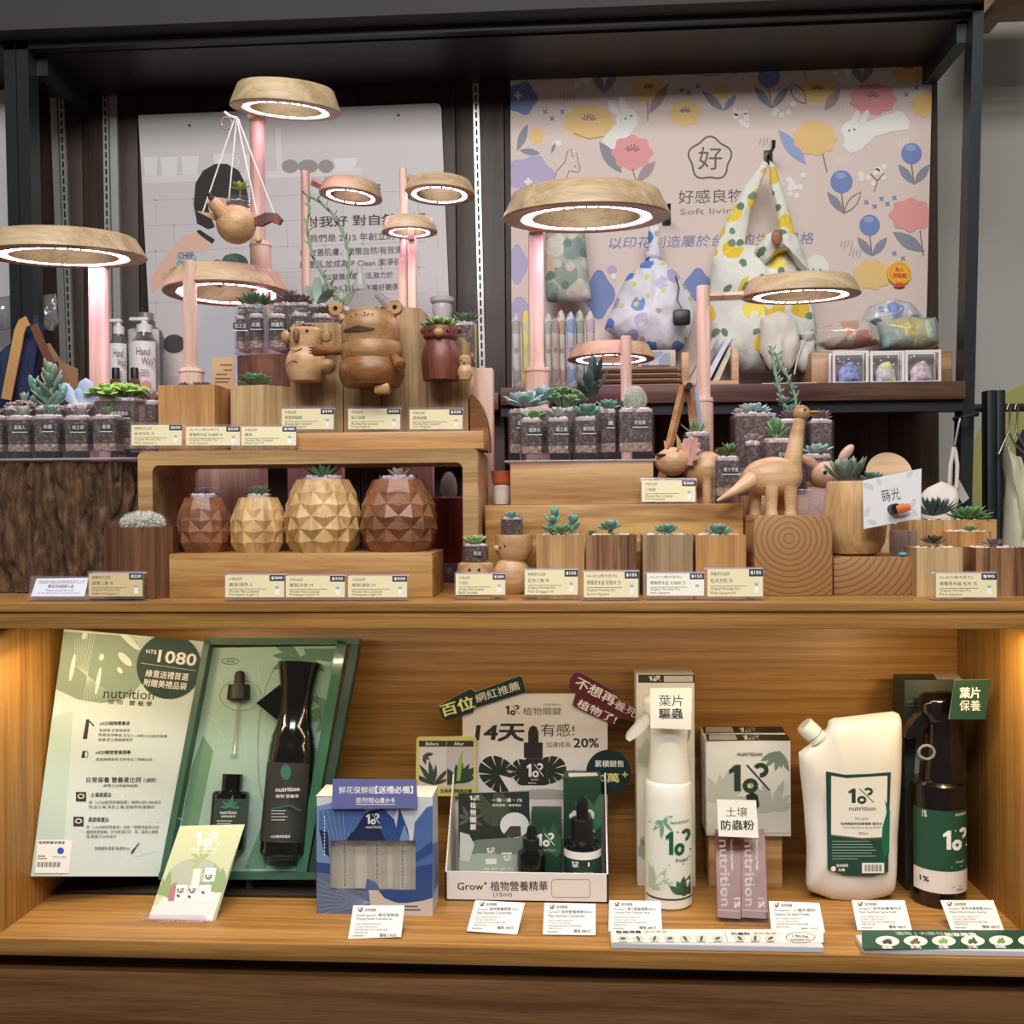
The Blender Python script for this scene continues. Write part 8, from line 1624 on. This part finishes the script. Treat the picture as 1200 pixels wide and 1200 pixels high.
for x0, x1, xb0, xb1, lb_ in ((838, 868, 841, 868, 'left of two dusty pink sachets leaning on the wood block'), (868, 896, 869, 900, 'right of two dusty pink sachets leaning on the wood block')):
    t = T('powder_sachet', lb_, 'sachet', (xb0 + xb1) / 2, 1077, 1.284, z=ZF + .0005, group='pink sachets by the wood block'); f = Face.quad(t, (x0, 972, 1.362), (x1, 972, 1.362), (xb0, 1074, 1.286), 1.29); f.slab([(x0, 972), (x1, 972), (xb1, 1077), (xb0, 1075)], .004, pk); f.line([(xb0, 1066), (xb1, 1068)], .8, P((200, 160, 160)))
    U, V = f.uv((x0 + xb0) / 2 + 4.5, 982); U2, V2 = f.uv((xb0 + 4.5), 1062)
    for body, xo, hgt, va, vb_, bd in (('nutrition', 4.2, 11, 984, 1062, .01), ('Diatoms Soil Insect Powder', 17.5, 3, 984, 1020, 0), ('1%', 19.5, 8, 1052, 1064, .02)):
        vs, fs, (a0, a1, c0, c1) = glyphs(body, bd, 2); q = []
        for x, y in vs:
            py = va + (x - a0) / (a1 - a0) * (vb_ - va); sx_ = x0 + (xb0 - x0) * (py - 972) / 102; px_ = sx_ + xo + (c1 - y) / (c1 - c0) * 0 + (y - c0) / (c1 - c0) * hgt; q.append(f.pt(*f.uv(px_, py), 9))
        f.mb.add(q, [tuple(reversed(r)) for r in fs], P((232, 222, 220)))
    t.part('sachet', f.mb, smooth=0)
t = T('clear_support', 'low clear acrylic rest under the pink sachets', 'holder', 872, 1081, 1.278, z=ZF); t.part('rest', MB().box(t.X(850), t.X(900), -.002, .02, 0, .0006, acr))
# --- refill pouch
t = T('refill_pouch', 'white refill pouch with corner cap and dark green label', 'pouch', 1002, 1063, 1.350, z=ZF); s = t.s; pwm = mat('pouch_film', (230, 228, 224), .28, coat=.3)
out = [(941, 887), (950, 880), (962, 872), (975, 858), (978, 846), (990, 845), (1030, 840), (1056, 837), (1063, 842), (1064, 870), (1062, 930), (1058, 990), (1056, 1040), (1054, 1052), (1040, 1058), (1010, 1065), (980, 1062), (952, 1052), (949, 1045), (950, 1000), (946, 940), (942, 905)]
t.part('pouch_body', puff(t, out, .020, pwm, n=80, wr=.0022, c=(1004, 960), pw=5, prof=(1, .985, .95, .9, .83, .72, .58, .42, .2), off=.022))
A = Vector(t.px((962, 868))[0]); B = Vector(t.px((944, 850))[0]); d = (B - A).normalized(); A.y = B.y = .022
nk = MB(); nk.tube([A - d * .006, A, A + d * .002, A + d * .002, A + d * .005], [11 * s, 11 * s, 11 * s, 8 * s, 8 * s], wsp, 24); nk.tube([A - d * .004, A - d * .0025], [13 * s, 13 * s], wsp, 24); nc = t.part('spout', nk)
cpm = MB(); n = 40; rr = [(11.5 + (.5 if i % 2 else 0)) * s for i in range(n)]; cpm.tube([A + d * .004, A + d * .021, A + d * .0225], [11.6 * s, 11 * s, 10 * s], wsp, 32); t.part('cap', cpm)
f = Face(t, (0, .0008, 0), (1, 0, 0), (0, 0, 1)); lbg = P((34, 72, 60), .35); f.slab([(968, 904), (990, 908), (1020, 907), (1044, 905), (1042, 960), (1041, 1022), (1022, 1027), (990, 1026), (970, 1019)], .0010, lbg); f.k = 2; f.poly([(974, 909), (992, 912), (1040, 909), (1039, 950), (1034, 981), (1010, 982), (974, 978)], P((232, 230, 226), .35)); f.line([(974, 979), (1010, 983), (1034, 982)], 1.2, P((120, 96, 60)))
f.poly([(1037, 938), (1041, 944), (1043, 950), (1042, 1000), (1036, 1004), (1033, 990), (1034, 970), (1039, 952)], P((30, 104, 74), .35)); f.logo(994, 1024, 923, 942, lbg, 3); f.text('nutrition', 995, 1026, 950, 5, lbg, .01); f.text('Simple⁺', 1002, 1020, 962, 5, P((110, 116, 112)), 0); f.text('免稀釋植物保養噴霧 補充包', 985, 1034, 967, 3.4, bkink, .01); f.text('Plant Nutrition Spray Refill', 988, 1032, 971.5, 3, P((100, 104, 100))); f.text('300ml', 1006, 1017, 978, 3, bkink); f.lines(975, 1028, 986, 7, 3.4, P((150, 172, 160)), 5, .8); f.text('植物關鍵', 980, 994, 1016, 3.6, wht, .01); f.text('永續', 982, 990, 1021, 3.6, wht, .02); f.ell(976.5, 1018, 3, 3, wht); f.rect(1010, 1036, 1011, 1023, wht)
for i in range(14): f.line([(1014 + i * 1.45, 1013), (1014 + i * 1.45, 1021)], .5 + .5 * ((i * 5) % 3 == 0), bkink)
f.part('label')
# --- dark bottle and carton
t = T('product_carton', 'tall dark green carton behind the dark spray bottle at the right', 'carton', 1093, 1030, 1.405, z=ZF); dg = P((40, 54, 50), .45)
t.box('carton', 1061, 1132, 797, None, 0, .05, dg, .0006); f = Face(t, (0, -.0003, 0), (1, 0, 0), (0, 0, 1)); f.poly([(1075, 833), (1086, 833), (1084, 870), (1100, 870), (1100, 920), (1071, 921)], P((168, 166, 160))); f.lines(1064, 1070, 822, 2, 5, P((150, 160, 150)), 2, 1); f.part('print')
f = Face(t, (0, 0, t.Z(797) + .0003), (1, 0, 0), (0, 1, 0)); f.poly([(1098, 796.5), (1128, 796.5), (1122, 790), (1094, 790)], P((190, 180, 180))); f.part('top_sticker')
t = T('spray_bottle', 'dark continuous spray bottle with green label beside the refill pouch', 'bottle', 1111, 1060, 1.338, z=ZF); s = t.s; d0 = 32 * s; amk = mat('dark_plastic', (22, 18, 18), .15, coat=.4)
t.part('bottle_body', MB().lathe([(29 * s, 0), (31.5 * s, .003), (31.5 * s, t.Z(940)), (30.5 * s, t.Z(924)), (28 * s, t.Z(921)), (27 * s, t.Z(920))], amk, 40, (0, d0, 0))); lm_ = MB(); arcband(lm_, 951, 1022, 31.7, P((34, 78, 60), .4)); arcband(lm_, 1022, 1048, 31.7, P((226, 222, 216), .4)); lbx = t.part('label', lm_)
f = Face(t, (0, -.0002, 0), (1, 0, 0), (0, 0, 1)); f.cyl = 31.9 * s; f.logo(1105, 1138, 972, 997, wht, 4.4); f.text('nutrition', 1120, 1137, 957, 3.6, wht); f.text('Simple⁺', 1121, 1134, 1013, 3.6, wht); f.lines(1114, 1138, 1016.5, 1, 2, P((150, 176, 160)), 3, .8); f.text('300ml', 1122, 1131, 1045, 2.6, bkink); f.lines(1116, 1136, 1040, 1, 2, P((120, 120, 120)), 3, .8); f.text('1%', 1083, 1091, 1036, 6, bkink, .02); f.text('1%', 1085, 1089, 960, 8, wht, .02); t.part('lettering', f.mb, lbx, smooth=0)
hd = t.part('spray_neck', MB().lathe([(r * s, t.Z(y)) for r, y in ((27, 921), (26.5, 908), (23, 890), (21, 872), (21, 856), (22.5, 838), (21, 826), (0, 818))], amk, 40, (t.X(1117), d0, 0)), smooth=80)
t.part('spray_head', puff(t, [(1088, 840), (1087, 826), (1094, 817), (1124, 815), (1141, 820), (1143, 838), (1138, 856), (1098, 856)], 22 * s, amk, off=d0, n=48, c=(1114, 836), pw=4), hd)
tg_ = MB(); P2 = [(t.X(x), t.Z(y)) for x, y in [(1092, 838), (1080, 850), (1070, 864), (1069, 870), (1074, 872), (1088, 866), (1100, 852)]]; tg_.prism(P2, d0 - 9 * s, d0 + 9 * s, amk); t.part('trigger', tg_, hd)
tp = [Vector((t.X(1090) + 9 * s * math.cos(a_), d0 - 22 * s, t.Z(884) + 8 * s * math.sin(a_))) for a_ in [2 * PI * i / 20 for i in range(21)]]; t.part('tamper_ring', MB().tube(tp, 1.6 * s, clear('ring_clear', (226, 226, 226), 2.5, .1, .2), 8), hd)
finish_things()
